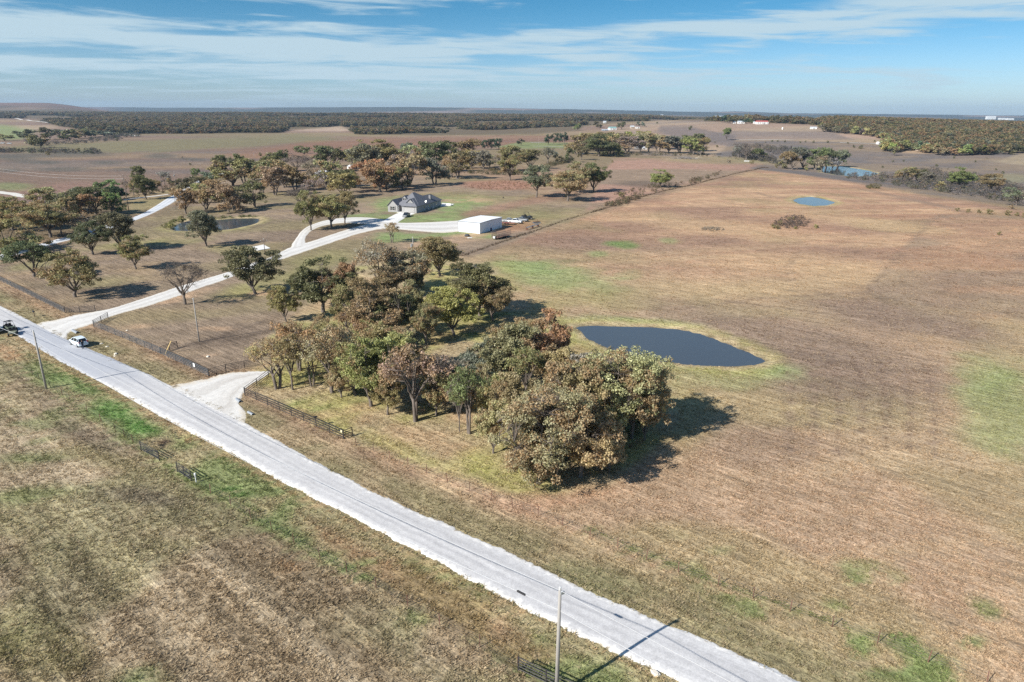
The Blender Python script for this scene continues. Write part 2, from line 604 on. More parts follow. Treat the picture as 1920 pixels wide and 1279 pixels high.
    c = lerp(c, [.23, .20, .10], .75 * P([(240, 378), (340, 366), (300, 385), (262, 402), (235, 402)], 4, 3))
    c = lerp(c, [.24, .205, .10], .8 * P([(300, 362), (345, 340), (372, 330), (378, 334), (345, 356), (330, 364)], 3, 2))
    # lawns between the side road and the gravel road
    m = P([(-200, 480), (0, 492), (140, 452), (280, 404), (350, 362), (420, 325), (620, 330), (900, 330), (1060, 380), (1180, 350), (1120, 395),
           (1000, 440), (900, 480), (800, 540), (640, 600), (480, 690), (390, 700), (130, 582), (0, 520), (-200, 450)], 6, 5)
    cc = np.tile(LAWN, X.shape + (1,))
    cc = lerp(cc, STRAW * .85, .55 * sst(.52, .72, vn(X, Y, 9, 51, 3, rot=.35, ax=3)))
    cc = lerp(cc, OLIVE, .6 * sst(.45, .65, vn(X, Y, 28, 52, 3, rot=.3, ax=2)))
    cc = lerp(cc, WEED * 1.05, .45 * sst(.55, .75, vn(X, Y, 14, 53, 2)))
    c = lerp(c, cc, m * .92)
    for e in [(240, 458, 70, 7, -8, .30), (60, 497, 50, 8, -10, .28), (460, 545, 50, 14, -12, .5), (600, 490, 60, 16, -10, .35), (560, 520, 80, 14, -8, .3),
              (200, 528, 60, 9, -5, .1), (440, 470, 60, 8, 5, .2), (330, 455, 60, 6, -6, .2), (880, 372, 60, 10, 2, .25), (990, 410, 80, 14, -3, .2)]:
        c = lerp(c, [.255, .235, .10], (.35 + e[5]) * E_(*e[:5], .6, .5, nS))
    for e in [(738, 386, 34, 13, 5), (700, 408, 40, 7, 2), (860, 385, 45, 14, -4), (800, 412, 60, 10, -3), (770, 446, 60, 7, -4), (880, 440, 60, 6, 5), (730, 440, 30, 5, 0)]:
        c = lerp(c, [.20, .27, .10], .85 * E_(*e, .5, .6, nS) * (.6 + .4 * sst(.35, .6, fine)))
    c = lerp(c, DIRT, .75 * E_(880, 442, 30, 4, -3, .5, .6, nS))
    c = lerp(c, DIRT, .5 * E_(830, 455, 70, 7, -5, .5, .8, fine))
    c = lerp(c, DIRT, .6 * E_(900, 375, 26, 4, 3, .5, .7, fine))
    c = lerp(c, DIRT, .5 * E_(850, 378, 16, 3, 3, .5, .7, fine))
    c = lerp(c, [.30, .17, .12], .6 * E_(960, 385, 100, 8, -12, .5, .5))
    c = lerp(c, [.31, .16, .11], .8 * E_(935, 348, 75, 9, 1, .3, .3))
    c = lerp(c, RUST * 1.05, .5 * E_(965, 425, 50, 10, -8, .5, .5))
    for e in [(330, 560, 50, 6, -15), (480, 552, 30, 4, -8), (430, 562, 18, 2.5, 0), (400, 617, 25, 3, 0), (70, 575, 22, 6, 10), (85, 588, 30, 5, 15), (262, 612, 20, 3, 0),
              (205, 646, 25, 4, 12), (290, 668, 28, 4, 10), (160, 610, 16, 5, 0), (395, 665, 10, 2, 0)]:
        c = lerp(c, DIRT, .75 * E_(*e, .6, .9, fine))
    # line of dark weeds across the lower lawn
    for pts in [[(378, 641), (430, 625), (470, 612), (500, 600)], [(352, 648), (390, 640), (440, 628)], [(420, 640), (500, 622), (560, 600)]]:
        c = lerp(c, WEED * .8, .7 * line(u, v, pts, 2.6, nS, 1.6) * vis)
    # main right-hand field
    m = P([(870, 490), (1000, 440), (1200, 378), (1420, 318), (1600, 330), (1920, 395), (2400, 480), (2400, 1700), (1700, 1368), (1494, 1272), (1281, 1178),
           (1087, 1095), (900, 1000), (760, 940), (800, 800), (900, 620)], 4, 3)
    cc = np.tile(np.array([.350, .208, .132]), X.shape + (1,))
    sw = vn(X, Y, 5.5, 61, 3, rot=R_(12), ax=10)
    cc = lerp(cc, [.475, .318, .19], .75 * sst(.42, .66, .6 * sw + .4 * nM))
    cc = lerp(cc, [.25, .155, .11], .75 * sst(.48, .68, vn(X, Y, 38, 62, 3, rot=R_(15), ax=2.2)))
    cc = lerp(cc, OLIVE * 1.15, .35 * sst(.5, .7, vn(X, Y, 30, 63, 3)))
    cc = cc * (.90 + .2 * vn(X, Y, 2.6, 64, 2, rot=R_(20), ax=14))[..., None]
    nearm = sst(260, 120, r)
    cc = lerp(cc, [.405, .305, .20], .6 * nearm)
    cc = lerp(cc, OLIVE * 1.35, .45 * nearm * sst(.42, .62, nM))
    c = lerp(c, cc, m)
    # darker, unmown block at the right and its straight edge
    m = P([(1760, 402), (2100, 410), (2300, 620), (1920, 600), (1640, 560), (1620, 540), (1700, 460)], 3, 2)
    cc = np.tile(np.array([.345, .215, .135]), X.shape + (1,))
    cc = lerp(cc, [.20, .165, .125], .8 * sst(.42, .6, vn(X, Y, 26, 66, 3, ax=1.6)))
    cc = cc * (.75 + .5 * vn(X, Y, 1.6, 67, 2, rot=R_(80), ax=3))[..., None]
    c = lerp(c, cc, m * .6)
    for e in [(1500, 640, 260, 30, 14, .7), (1560, 720, 170, 45, 8, .8), (1400, 830, 120, 40, 15, .4), (1000, 500, 60, 20, 0, .3), (1720, 600, 190, 32, 12, .75),
              (1080, 460, 90, 16, 0, .4), (1240, 470, 110, 12, 5, .3), (1500, 470, 200, 14, 5, .3), (1650, 470, 80, 14, 5, .25)]:
        c = lerp(c, [.205, .15, .115], e[5] * .9 * E_(*e[:5], .6, .4))
    for e in [(1300, 420, 180, 14, 5, .5), (1500, 500, 180, 20, 4, .45), (1640, 420, 120, 10, 6, .6), (1350, 540, 160, 20, 2, .35), (1760, 640, 60, 10, 10, .3)]:
        c = lerp(c, [.50, .35, .20], e[5] * E_(*e[:5], .6, .5))
    # greens in the field
    for e in [(1035, 518, 105, 24, 6, .7, 1), (985, 500, 60, 14, 4, .7, 1), (1172, 460, 20, 7, 5, .65, 0), (1146, 457, 14, 5, 0, .55, 0), (1255, 452, 20, 6, 5, .5, 1), (1120, 476, 18, 5, 0, .6, 1),
              (1880, 770, 85, 85, 12, .6, 1), (1840, 700, 60, 30, 10, .4, 1), (1460, 694, 50, 18, 8, .75, 1), (1340, 706, 120, 20, 4, .35, 1), (1130, 600, 90, 9, 2, .45, 1),
              (1240, 604, 80, 7, 4, .4, 1), (1340, 650, 100, 10, 25, .3, 1), (1180, 515, 25, 8, 0, .3, 1), (1220, 340, 60, 5, 0, .0, 1)]:
        col = PALEG * (1.12 if e[6] else .8) if e[6] else VIVID * 1.1
        c = lerp(c, col, e[5] * E_(*e[:5], .5, .5, nS))
    for e in [(1100, 560, 120, 20, 5, .3), (1000, 580, 70, 20, 0, .5), (1300, 690, 160, 14, 5, .5), (1260, 770, 60, 70, 0, .3), (940, 510, 40, 20, 0, .35)]:
        c = lerp(c, YEL * .9, e[5] * E_(*e[:5], .6, .5, nS))
    tuft = sst(.60, .70, vn(X, Y, 4.2, 68, 2)) * sst(.45, .6, nL)
    c = lerp(c, GREEN * 1.1, .8 * tuft * P([(1250, 880), (1500, 860), (1900, 900), (2200, 1400), (1600, 1290), (1300, 1120), (1150, 1000)], 30, 30))
    # tracks left by wheels and the mower
    for pts, wd in [([(1500, 470), (1480, 500), (1495, 540), (1545, 575), (1650, 600)], 1.6), ([(1490, 470), (1470, 500), (1486, 542), (1536, 579)], 1.3),
                    ([(1760, 402), (1700, 460), (1640, 530), (1590, 600)], 2.6), ([(1620, 560), (1640, 700)], 0), ([(1400, 318), (1250, 358)], 0),
                    ([(1280, 580), (1420, 560), (1620, 548)], 1.8), ([(1330, 560), (1560, 590), (1760, 600)], 1.2), ([(1480, 372), (1440, 368), (1420, 362)], 1.6)]:
        if wd: c = lerp(c, [.20, .14, .10], .5 * line(u, v, pts, wd, nS, 1.0) * vis)
    for k in range(7):
        x0 = 1470 + 45 * k
        c = lerp(c, [.20, .14, .105], .6 * line(u, v, [(x0, 660 + 6 * k), (x0 + 12, 740 + 5 * k), (x0 + 10, 850)], 6, nS, 5) * vis)
    # swath curves below the ridge, far right
    for k in range(9):
        c = lerp(c, [.25, .17, .12], .35 * line(u, v, [(1600 + 14 * k, 352 + 3 * k), (1690 + 14 * k, 368 + 3.2 * k), (1740 + 14 * k, 384 + 3.2 * k)], 1.3, nS, .6) * vis)
    # scrubland in the creek valley and the slope beyond
    s = X - (318.0 - 0.232 * Y)
    vm = sst(6, 22, s + 10 * (nS - .5)) * (Y > 150) * (1 - sst(1250, 1500, Y)) * (u > 1340)
    cc = np.tile(np.array([.185, .145, .118]), X.shape + (1,))
    cc = lerp(cc, [.14, .125, .118], .8 * sst(.4, .6, vn(X, Y, 45, 71, 3)))
    cc = lerp(cc, [.25, .185, .12], .7 * sst(.5, .7, vn(X, Y, 70, 72, 3, ax=2)))
    c = lerp(c, cc, vm)
    c = lerp(c, [.31, .245, .16], .8 * P([(1862, 303), (1915, 287), (2100, 287), (2100, 320), (1920, 311)], 1.5, 1))
    c = lerp(c, [.26, .235, .13], .6 * E_(1890, 335, 40, 9, 0, .4, .3))
    c = lerp(c, [.34, .25, .16], .8 * P([(1330, 252), (1480, 253), (1660, 262), (1655, 268), (1440, 264), (1370, 264)], 1.5, 1.5))
    c = lerp(c, [.40, .27, .20], .7 * P([(1560, 250), (1665, 254), (1660, 262), (1570, 258)], 1.5, 1))
    c = lerp(c, [.40, .28, .18], .8 * E_(1735, 283, 48, 5, -2, .4, .3))
    # hilltop meadow in the middle distance
    m = P([(1180, 236), (1240, 226), (1400, 229), (1530, 236), (1600, 262), (1380, 262), (1330, 300), (1200, 290), (1090, 262)], 3, 2)
    cc = np.tile(np.array([.29, .205, .15]), X.shape + (1,))
    cc = lerp(cc, [.19, .155, .135], .8 * sst(.45, .6, vn(X, Y, 130, 73, 3, rot=.2, ax=3)))
    cc = lerp(cc, [.36, .27, .18], .6 * sst(.55, .7, vn(X, Y, 120, 74, 3, ax=3)))
    c = lerp(c, cc, m)
    c = lerp(c, [.14, .12, .115], .7 * P([(1240, 236), (1300, 238), (1380, 255), (1370, 275), (1280, 262), (1230, 246)], 2, 4))
    # brown meadow behind the field fence
    m = P([(1170, 372), (1100, 395), (1130, 330), (1150, 300), (1330, 292), (1430, 306), (1380, 325), (1290, 345)], 3, 4)
    cc = np.tile(np.array([.335, .205, .150]), X.shape + (1,))
    cc = lerp(cc, [.20, .17, .115], .6 * sst(.48, .62, vn(X, Y, 40, 75, 3, rot=.1, ax=3)))
    c = lerp(c, cc, m)
    c = lerp(c, [.25, .22, .11], .6 * E_(1350, 300, 110, 7, 1, .4, .4))
    c = lerp(c, WEED, .75 * E_(1215, 345, 60, 6, 1, .5, .4))
    c = lerp(c, DIRT * .9, .5 * E_(1215, 383 - 25, 10, 2, 0))
    # under the grove: leaf litter, yellow-green grass
    m = P([(470, 700), (500, 640), (560, 590), (640, 500), (780, 470), (900, 480), (1000, 560), (1110, 640), (1260, 700), (1270, 800), (1120, 930), (960, 925),
           (640, 815), (470, 735)], 8, 8)
    cc = np.tile(np.array([.37, .29, .175]), X.shape + (1,))
    cc = lerp(cc, YEL * .95, .75 * sst(.45, .62, vn(X, Y, 9, 81, 3)))
    cc = lerp(cc, [.40, .27, .16], .6 * sst(.5, .66, vn(X, Y, 7, 82, 3)))
    cc = lerp(cc, GREEN, .45 * sst(.62, .75, vn(X, Y, 8, 83, 3)))
    c = lerp(c, cc, m)
    c = lerp(c, YEL * 1.1, .7 * E_(900, 870, 45, 28, 10, .5, .4, nS))
    c = lerp(c, YEL, .55 * E_(760, 850, 120, 20, 22, .5, .5, nS))
    c = lerp(c, YEL, .7 * E_(540, 715, 40, 12, 0, .5, .4, nS))
    c = lerp(c, [.42, .26, .17], .6 * E_(1060, 935, 90, 14, -8, .5, .5, nS))
    # verges of the gravel road
    dl = sdist(u, v, ROAD_UP + ROAD_LO[::-1])
    sc_ = np.clip((v - 213) / 800, .1, 1.2)
    nearroad = (1 - sst(35, 75, dl / sc_)) * vis
    below = inside(u, v, [(-300, 1700), (-300, 400)] + ROAD_LO + [(1800, 1700)])
    cc = np.tile(np.array([.265, .225, .125]), X.shape + (1,))
    cc = lerp(cc, [.33, .245, .15], .7 * sst(.45, .65, nS))
    cc = lerp(cc, [.19, .19, .09], .5 * sst(.6, .75, nM))
    c = lerp(c, cc, nearroad * .9 * (~below) * 1.0)
    ang = R_(-40)
    wheelv = vn(X, Y, 1.1, 84, 2, rot=ang, ax=30)
    c = c * (1 - .18 * nearroad * sst(.5, .7, wheelv))[..., None]
    # between the road and the lower fence: green strip; the ploughed-looking field below it
    fld = inside(u, v, [(-400, 1900), (-400, 640), (0, 668), (64, 704), (130, 752), (217, 806), (333, 886), (433, 946), (530, 1005), (700, 1095), (972, 1262), (1080, 1330), (1300, 1900)])
    strip = below & ~fld
    cc = np.tile(np.array([.27, .25, .13]), X.shape + (1,))
    cc = lerp(cc, [.17, .22, .08], .6 * sst(.46, .62, nM))
    cc = lerp(cc, [.36, .27, .17], .6 * sst(.5, .68, nS))
    c = lerp(c, cc, strip.astype(float) * vis)
    c = lerp(c, [.29, .16, .095], .6 * P([(560, 960), (900, 1120), (1060, 1240), (960, 1240), (760, 1130), (600, 1020)], 14, 14, nS))
    for e in [(232, 780, 62, 18, 22, .8), (150, 725, 45, 14, 20, .6), (262, 800, 40, 14, 20, .8), (440, 925, 30, 9, 25, .7), (470, 952, 22, 7, 25, .5), (690, 1052, 22, 7, 25, .5), (410, 945, 30, 9, 25, .4)]:
        c = lerp(c, VIVID * (1.05 if e[5] > .75 else .9), e[5] * E_(*e[:5], .5, .5, nS))
    c = lerp(c, [.40, .27, .15], .7 * line(u, v, [(x_, y_ + 7) for x_, y_ in ROAD_LO], 5, nS, 4) * vis)
    # lower left field
    cc = np.tile(FIELD * .94, X.shape + (1,))
    rr = vn(X, Y, 1.5, 91, 2, rot=R_(-42), ax=20)
    cc = lerp(cc, [.40, .32, .215], .75 * sst(.46, .6, .8 * rr + .2 * nS))
    cc = lerp(cc, [.215, .17, .115], .35 * sst(.5, .7, vn(X, Y, 17, 92, 3)))
    cc = lerp(cc, [.26, .24, .125], .6 * sst(.52, .68, vn(X, Y, 13, 93, 3)))
    cc = lerp(cc, GREEN * .9, .5 * sst(.68, .78, vn(X, Y, 7, 94, 3)))
    cc = cc * (.70 + .60 * vn(X, Y, 1.35, 95, 1, rot=R_(-41), ax=45))[..., None]
    c = lerp(c, cc, fld.astype(float) * vis)
    for e, col, k in [((60, 925, 110, 16, -6), [.17, .195, .075], .7), ((70, 1200, 110, 70, 0), [.20, .19, .075], .55), ((200, 860, 120, 22, 15), [.235, .205, .10], .6),
                      ((540, 1062, 24, 9, 20), [.40, .22, .10], .4), ((120, 1140, 80, 60, 0), [.15, .115, .085], .4), ((330, 1000, 70, 16, 0), [.30, .225, .14], .5),
                      ((60, 860, 70, 10, 0), [.15, .18, .065], .55), ((160, 820, 90, 16, 20), [.14, .11, .085], .5), ((260, 930, 90, 14, 8), [.14, .11, .09], .55)]:
        c = lerp(c, col, k * E_(*e, .5, .5, nS) * fld)
    c = lerp(c, [.15, .20, .065], .6 * line(u, v, [(64, 704), (130, 752), (217, 806), (333, 886), (433, 946), (530, 1005), (700, 1095)], 9, nS, 8) * vis)
    c = lerp(c, [.18, .13, .10], .4 * line(u, v, [(700, 1095), (800, 1150), (960, 1250)], 8, nS, 7) * vis)
    c = lerp(c, [.14, .165, .055], .75 * line(u, v, [(1095, 990), (1200, 1035), (1340, 1090), (1480, 1140), (1680, 1205)], 4.5, nS, 3) * vis)
    c = lerp(c, [.50, .34, .23], .45 * line(u, v, [(1060, 985), (1160, 1035), (1290, 1085), (1380, 1115)], 3.5, nS, 4) * vis)
    c = lerp(c, [.42, .27, .18], .55 * line(u, v, [(700, 845), (850, 905), (1000, 965), (1100, 1000)], 8, nS, 7) * vis)
    # gully
    c = lerp(c, [.16, .10, .07], .9 * line(u, v, [(298, 836), (346, 817)], 6.5, nS, 2) * vis)
    c = lerp(c, [.42, .22, .14], .5 * line(u, v, [(338, 812), (352, 826)], 5, nS, 3) * vis)
    c = lerp(c, [.50, .30, .18], .7 * E_(12, 660, 30, 12, 25, .5, .6, nS))
    # banks of the ponds
    for k, (p, lv) in POND.items():
        cx = sum(q[0] for q in p) / len(p); cy = sum(q[1] for q in p) / len(p)
        near = (np.abs(X - cx) < 90) & (np.abs(Y - cy) < 90)
        if not near.any(): continue
        sd = sdist(X[near], Y[near], p)
        cn = c[near]
        cn = lerp(cn, YEL * 1.05, .6 * (1 - sst(2.0, 6.0, sd + 3 * (nS[near] - .5))))
        cn = lerp(cn, [.46, .35, .22], .75 * (1 - sst(.9, 3.2, sd + 2.6 * (fine[near] - .5))))
        cn = lerp(cn, [.20, .17, .10], .6 * (1 - sst(.2, .9, sd + .8 * (fine[near] - .5))))
        cn = lerp(cn, [.085, .065, .05], (1 - sst(-.3, .25, sd)))
        c[near] = cn
    # overall rise and fall of tone at every scale
    c = c * (.86 + .16 * nS + .12 * fine)[..., None]
    return np.clip(c, .01, .8)


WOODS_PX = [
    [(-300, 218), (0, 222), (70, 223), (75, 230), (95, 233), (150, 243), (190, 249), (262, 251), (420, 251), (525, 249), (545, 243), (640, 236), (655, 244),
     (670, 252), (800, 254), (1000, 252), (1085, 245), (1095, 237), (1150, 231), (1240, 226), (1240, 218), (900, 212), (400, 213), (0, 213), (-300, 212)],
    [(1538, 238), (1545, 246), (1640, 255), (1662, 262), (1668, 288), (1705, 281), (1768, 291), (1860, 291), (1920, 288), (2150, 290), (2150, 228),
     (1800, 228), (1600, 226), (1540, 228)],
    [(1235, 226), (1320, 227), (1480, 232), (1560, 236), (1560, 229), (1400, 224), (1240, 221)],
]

# graded grid: fine near the camera's field, coarse towards the horizon
NU, NV = 720, 640
su = np.linspace(-1, 1, NU) * math.asinh(16000 / 120.)
gx = 120 * np.sinh(su)
sv = np.linspace(-math.asinh(460 / 90.), math.asinh(13900 / 90.), NV)
gy = 60 + 90 * np.sinh(sv)
GX, GY = np.meshgrid(gx, gy)
GX, GY = GX.ravel(), GY.ravel()
GZ = hz(GX, GY)
GC = paint(GX, GY, GZ)
ii = np.arange((NU - 1) * (NV - 1))
r0, c0 = ii // (NU - 1), ii % (NU - 1)
i0 = r0 * NU + c0
Q = np.stack([i0, i0 + 1, i0 + NU + 1, i0 + NU], 1)


def ground_material(name):
    m = bpy.data.materials.new(name)
    m.use_nodes = True
    t = NT(m.node_tree)
    at = t.n('ShaderNodeAttribute', attribute_name='tone')
    geo = t.n('ShaderNodeNewGeometry')
    pos = geo.outputs['Position']
    cd = t.n('ShaderNodeCameraData') if False else None
    n1 = t.noise(pos, 4.6, 3, 0.7)
    n2 = t.noise(t.rows(pos, R_(40), (0.12, 1.5, 1)), 1.1, 4, 0.65, 0.25)
    n3 = t.noise(pos, 0.32, 3, 0.6)
    n4 = t.noise(t.rows(pos, R_(22), (.35, 2, 1)), 0.075, 4, 0.65, 0.6)
    k = t.m('MULTIPLY', t.rng(n1, .25, .75, .45, 1.6), t.rng(n2, .28, .72, .58, 1.48))
    k = t.m('MULTIPLY', k, t.rng(n3, .3, .7, .86, 1.14))
    k = t.m('MULTIPLY', k, t.rng(n4, .3, .7, .88, 1.12))
    col = t.mix(1.0, at.outputs['Color'], t.comb(k, k, k), 'MULTIPLY')
    straw = t.rng(t.noise(pos, 2.1, 4, 0.7), .56, .70, 0, .42)
    col = t.mix(straw, col, (.46, .335, .21))
    dark = t.rng(t.noise(pos, 1.7, 4, 0.7), .30, .44, .42, 0)
    col = t.mix(dark, col, (.10, .078, .052))
    b = t.n('ShaderNodeBsdfPrincipled')
    b.inputs['Roughness'].default_value = 0.95
    b.inputs['Specular IOR Level'].default_value = 0.1
    t.put(b.inputs['Base Color'], col)
    bp = t.n('ShaderNodeBump')
    bp.inputs['Strength'].default_value = 0.7
    bp.inputs['Distance'].default_value = 0.16
    t.put(bp.inputs['Height'], t.m('ADD', n1, t.m('MULTIPLY', n2, 1.4)))
    t.put(b.inputs['Normal'], bp.outputs[0])
    o = t.n('ShaderNodeOutputMaterial')
    t.put(o.inputs[0], b.outputs[0])
    return m


M_GROUND = ground_material("ground_grass")
gm = np_mesh("ground", np.stack([GX, GY, GZ], 1), Q, M_GROUND, {'tone': GC})
gm.polygons.foreach_set('use_smooth', [True] * len(gm.polygons))
ground = link("ground", gm)
tag(ground, kind='structure')
tag(ground, 'dry brown and olive pasture rolling out to the wooded horizon')


# ------------------------------------------------------------------ haze
hb = MB()
hb.box(0, 6500, 0, 34000, 16000, 1)
hm = bpy.data.materials.new("haze_air"); hm.use_nodes = True
t = NT(hm.node_tree)
pvn = t.n('ShaderNodeVolumePrincipled')
pvn.inputs['Color'].default_value = (.50, .72, 1.0, 1)
pvn.inputs['Density'].default_value = HAZE_D = 4.8e-5
pvn.inputs['Anisotropy'].default_value = 0.1
t.put(t.n('ShaderNodeOutputMaterial').inputs['Volume'], pvn.outputs[0])
zlo, zhi = float(GZ.min()) - 1.5, float(GZ.max()) + 60
for i, q in enumerate(hb.v):
    hb.v[i] = (q[0], q[1], zlo if q[2] < 0 else zhi)
haze = hb.build("haze", hm)
tag(haze, 'pale blue haze over the far country', kind='stuff')


# ------------------------------------------------------------------ water
def water_mat():
    m = bpy.data.materials.new("pond_water"); m.use_nodes = True
    t = NT(m.node_tree)
    geo = t.n('ShaderNodeNewGeometry')
    b = t.n('ShaderNodeBsdfPrincipled')
    b.inputs['Base Color'].default_value = (.062, .074, .085, 1)
    b.inputs['Roughness'].default_value = 0.06
    b.inputs['IOR'].default_value = 1.33
    bp = t.n('ShaderNodeBump'); bp.inputs['Strength'].default_value = 0.25; bp.inputs['Distance'].default_value = 0.05
    t.put(bp.inputs['Height'], t.noise(t.mapping(geo.outputs['Position'], .6, (1, 2.4, 1)), 1.6, 4, .6))
    t.put(b.inputs['Normal'], bp.outputs[0])
    t.put(t.n('ShaderNodeOutputMaterial').inputs[0], b.outputs[0])
    return m


M_WATER = water_mat()
WNAMES = {'main': 'large dark blue pond beside the oak grove', 'ridge': 'small oval pond on the mown ridge', 'house': 'long narrow pond on the lawn below the oaks',
          'far_left': 'pond half hidden behind the oaks past the side road', 'creek': 'blue creek pool beyond the ridge'}
for k, (p, lv) in POND.items():
    pp = [Vector((a, b_, 0)) for a, b_ in p]
    cen = sum(pp, Vector()) / len(pp)
    out = []
    n = len(pp)
    for i in range(n):
        e1, e2 = (pp[i] - pp[i - 1]).normalized(), (pp[(i + 1) % n] - pp[i]).normalized()
        nn = Vector((e1.y + e2.y, -(e1.x + e2.x), 0)).normalized()
        if nn.dot(pp[i] - cen) < 0: nn = -nn
        out.append(pp[i] + nn * 1.6)
    b = MB()
    b.add([(q.x, q.y, lv - 0.06) for q in out], [tuple(range(n))])
    o = b.build("pond_water", M_WATER)
    me = o.data
    if me.polygons[0].normal.z < 0:
        me.flip_normals()
    tag(o, WNAMES[k], kind='structure')


# ------------------------------------------------------------------ ribbons laid on the ground: road, drives, tracks
def resample(pts, step):
    out = [pts[0]]
    for a, b in zip(pts[:-1], pts[1:]):
        d = (b - a).length
        k = max(1, int(d / step))
        for i in range(1, k + 1):
            out.append(a + (b - a) * (i / k))
    return out


def even(pts, n):
    L = [0.0]
    for a, b in zip(pts[:-1], pts[1:]): L.append(L[-1] + (b - a).length)
    res, j = [], 0
    for i in range(n):
        s = L[-1] * i / (n - 1)
        while j < len(L) - 2 and L[j + 1] < s: j += 1
        f = (s - L[j]) / max(1e-6, L[j + 1] - L[j])
        res.append(pts[j] + (pts[j + 1] - pts[j]) * min(1, max(0, f)))
    return res, L[-1]


def smooth_pts(pts, it=2):
    for _ in range(it):
        q = [pts[0]]
        for a, b in zip(pts[:-1], pts[1:]):
            q += [a * .75 + b * .25, a * .25 + b * .75]
        q.append(pts[-1])
        pts = q
    return pts


def ribbon(name, left, right, mt, lift=0.05, step=0.5, across=14, rag=0.25, crown=0.04, seed=1, label=None, kind='structure', sm=2):
    """strip between two edge lines given in photo pixels"""
    A = smooth_pts([gp(*p).to_2d() for p in left], sm)
    B = smooth_pts([gp(*p).to_2d() for p in right], sm)
    LA = sum((b - a).length for a, b in zip(A[:-1], A[1:]))
    n = max(8, int(LA / step))
    A, _ = even(A, n); B, _ = even(B, n)
    V, uv, qs = [], [], []
    rg = np.random.RandomState(seed)
    ra = np.interp(np.arange(n), np.arange(0, n + 3, 1.0), rg.rand(n + 3)) - .5
    rb = rg.rand(n) - .5
    sl = lambda a, k: np.convolve(a, np.ones(k) / k, 'same')[:len(a)] * math.sqrt(k) if len(a) > k else a * 0
    ra = (ra * .45 + sl(rg.rand(n) - .5, 9) * .8 + sl(rg.rand(n) - .5, 60) * .9) * rag; rb = (rb * .45 + sl(rg.rand(n) - .5, 9) * .8 + sl(rg.rand(n) - .5, 60) * .9) * rag
    a2 = np.array([[p.x, p.y] for p in A]); b2 = np.array([[p.x, p.y] for p in B])
    dv = b2 - a2; W = np.linalg.norm(dv, axis=1, keepdims=True) + 1e-6; dn = dv / W
    a2 = a2 - dn * ra[:, None]; b2 = b2 + dn * rb[:, None]
    f = np.linspace(0, 1, across + 1)
    P = a2[:, None, :] * (1 - f[None, :, None]) + b2[:, None, :] * f[None, :, None]
    X, Y = P[..., 0].ravel(), P[..., 1].ravel()
    Z = hz(X, Y) + lift + np.tile(crown * (1 - (2 * f - 1) ** 2), n)
    Z[::across + 1] -= lift + .03; Z[across::across + 1] -= lift + .03
    ii = np.arange((n - 1) * across); r0, c0 = ii // across, ii % across
    i0 = r0 * (across + 1) + c0
    Qr = np.stack([i0, i0 + across + 1, i0 + across + 2, i0 + 1], 1)
    st = np.stack([np.tile(f, n), np.repeat(np.linspace(0, LA, n), across + 1), np.zeros(n * (across + 1))], 1)
    me = np_mesh(name, np.stack([X, Y, Z], 1), Qr, mt, {'lane': st})
    if me.polygons[0].normal.z < 0: me.flip_normals()
    o = link(name, me)
    tag(o, label, kind=kind)
    return o


def road_mat(name, base, edge, dark, tracks, fine=1.0):
    m = bpy.data.materials.new(name); m.use_nodes = True
    t = NT(m.node_tree)
    at = t.n('ShaderNodeAttribute', attribute_name='lane')
    fx, fy, _ = t.sep(at.outputs['Vector'])
    geo = t.n('ShaderNodeNewGeometry'); pos = geo.outputs['Position']
    st = t.noise(t.comb(t.m('MULTIPLY', fx, 16), t.m('MULTIPLY', fy, .035)), 1.0, 4, .65)
    st2 = t.noise(t.comb(t.m('MULTIPLY', fx, 50), t.m('MULTIPLY', fy, .08)), 1.0, 3, .6)
    big = t.noise(pos, .06, 3, .6)
    gr = t.noise(pos, 7.0 * fine, 4, .75)
    gr2 = t.noise(pos, 1.4 * fine, 4, .65)
    wh = None
    for cpos, wd in tracks:
        g = t.m('EXPONENT', t.m('MULTIPLY', t.m('POWER', t.m('DIVIDE', t.m('SUBTRACT', fx, cpos), wd), 2), -1))
        wh = g if wh is None else t.m('ADD', wh, g)
    f = t.rng(t.m('ADD', t.m('MULTIPLY', st, .7), t.m('MULTIPLY', st2, .3)), .34, .66, 0, 1)
    if wh is not None:
        f = t.m('ADD', t.m('MULTIPLY', f, .55), t.m('MULTIPLY', wh, .55), clamp=True)
    f = t.m('MULTIPLY', f, t.rng(big, .3, .65, .55, 1.15), clamp=True)
    col = t.mix(f, base, dark)
    ed = t.m('MULTIPLY', t.m('ABSOLUTE', t.m('SUBTRACT', fx, .5)), 2)
    col = t.mix(t.rng(t.m('ADD', ed, t.m('MULTIPLY', t.m('SUBTRACT', gr2, .5), .5)), .72, .95, 0, 1, True), col, edge)
    soil = t.rng(t.m('ADD', ed, t.m('MULTIPLY', t.m('SUBTRACT', t.noise(pos, .8, 5, .75), .5), .9)), .93, 1.08, 0, .85, True)
    col = t.mix(soil, col, (.33, .265, .165))
    k = t.m('MULTIPLY', t.rng(gr, .25, .75, .78, 1.2), t.rng(gr2, .25, .75, .88, 1.1))
    col = t.mix(1.0, col, t.comb(k, k, k), 'MULTIPLY')
    b = t.n('ShaderNodeBsdfPrincipled'); b.inputs['Roughness'].default_value = .9
    b.inputs['Specular IOR Level'].default_value = .15
    t.put(b.inputs['Base Color'], col)
    bp = t.n('ShaderNodeBump'); bp.inputs['Strength'].default_value = .35; bp.inputs['Distance'].default_value = .03
    t.put(bp.inputs['Height'], gr); t.put(b.inputs['Normal'], bp.outputs[0])
    t.put(t.n('ShaderNodeOutputMaterial').inputs[0], b.outputs[0])
    return m, t, col, b


M_ROAD, tR, colR, bR = road_mat("chip_seal", (.60, .585, .57), (.76, .73, .68), (.42, .41, .41), [(.30, .06), (.44, .05), (.62, .06), (.78, .05)])
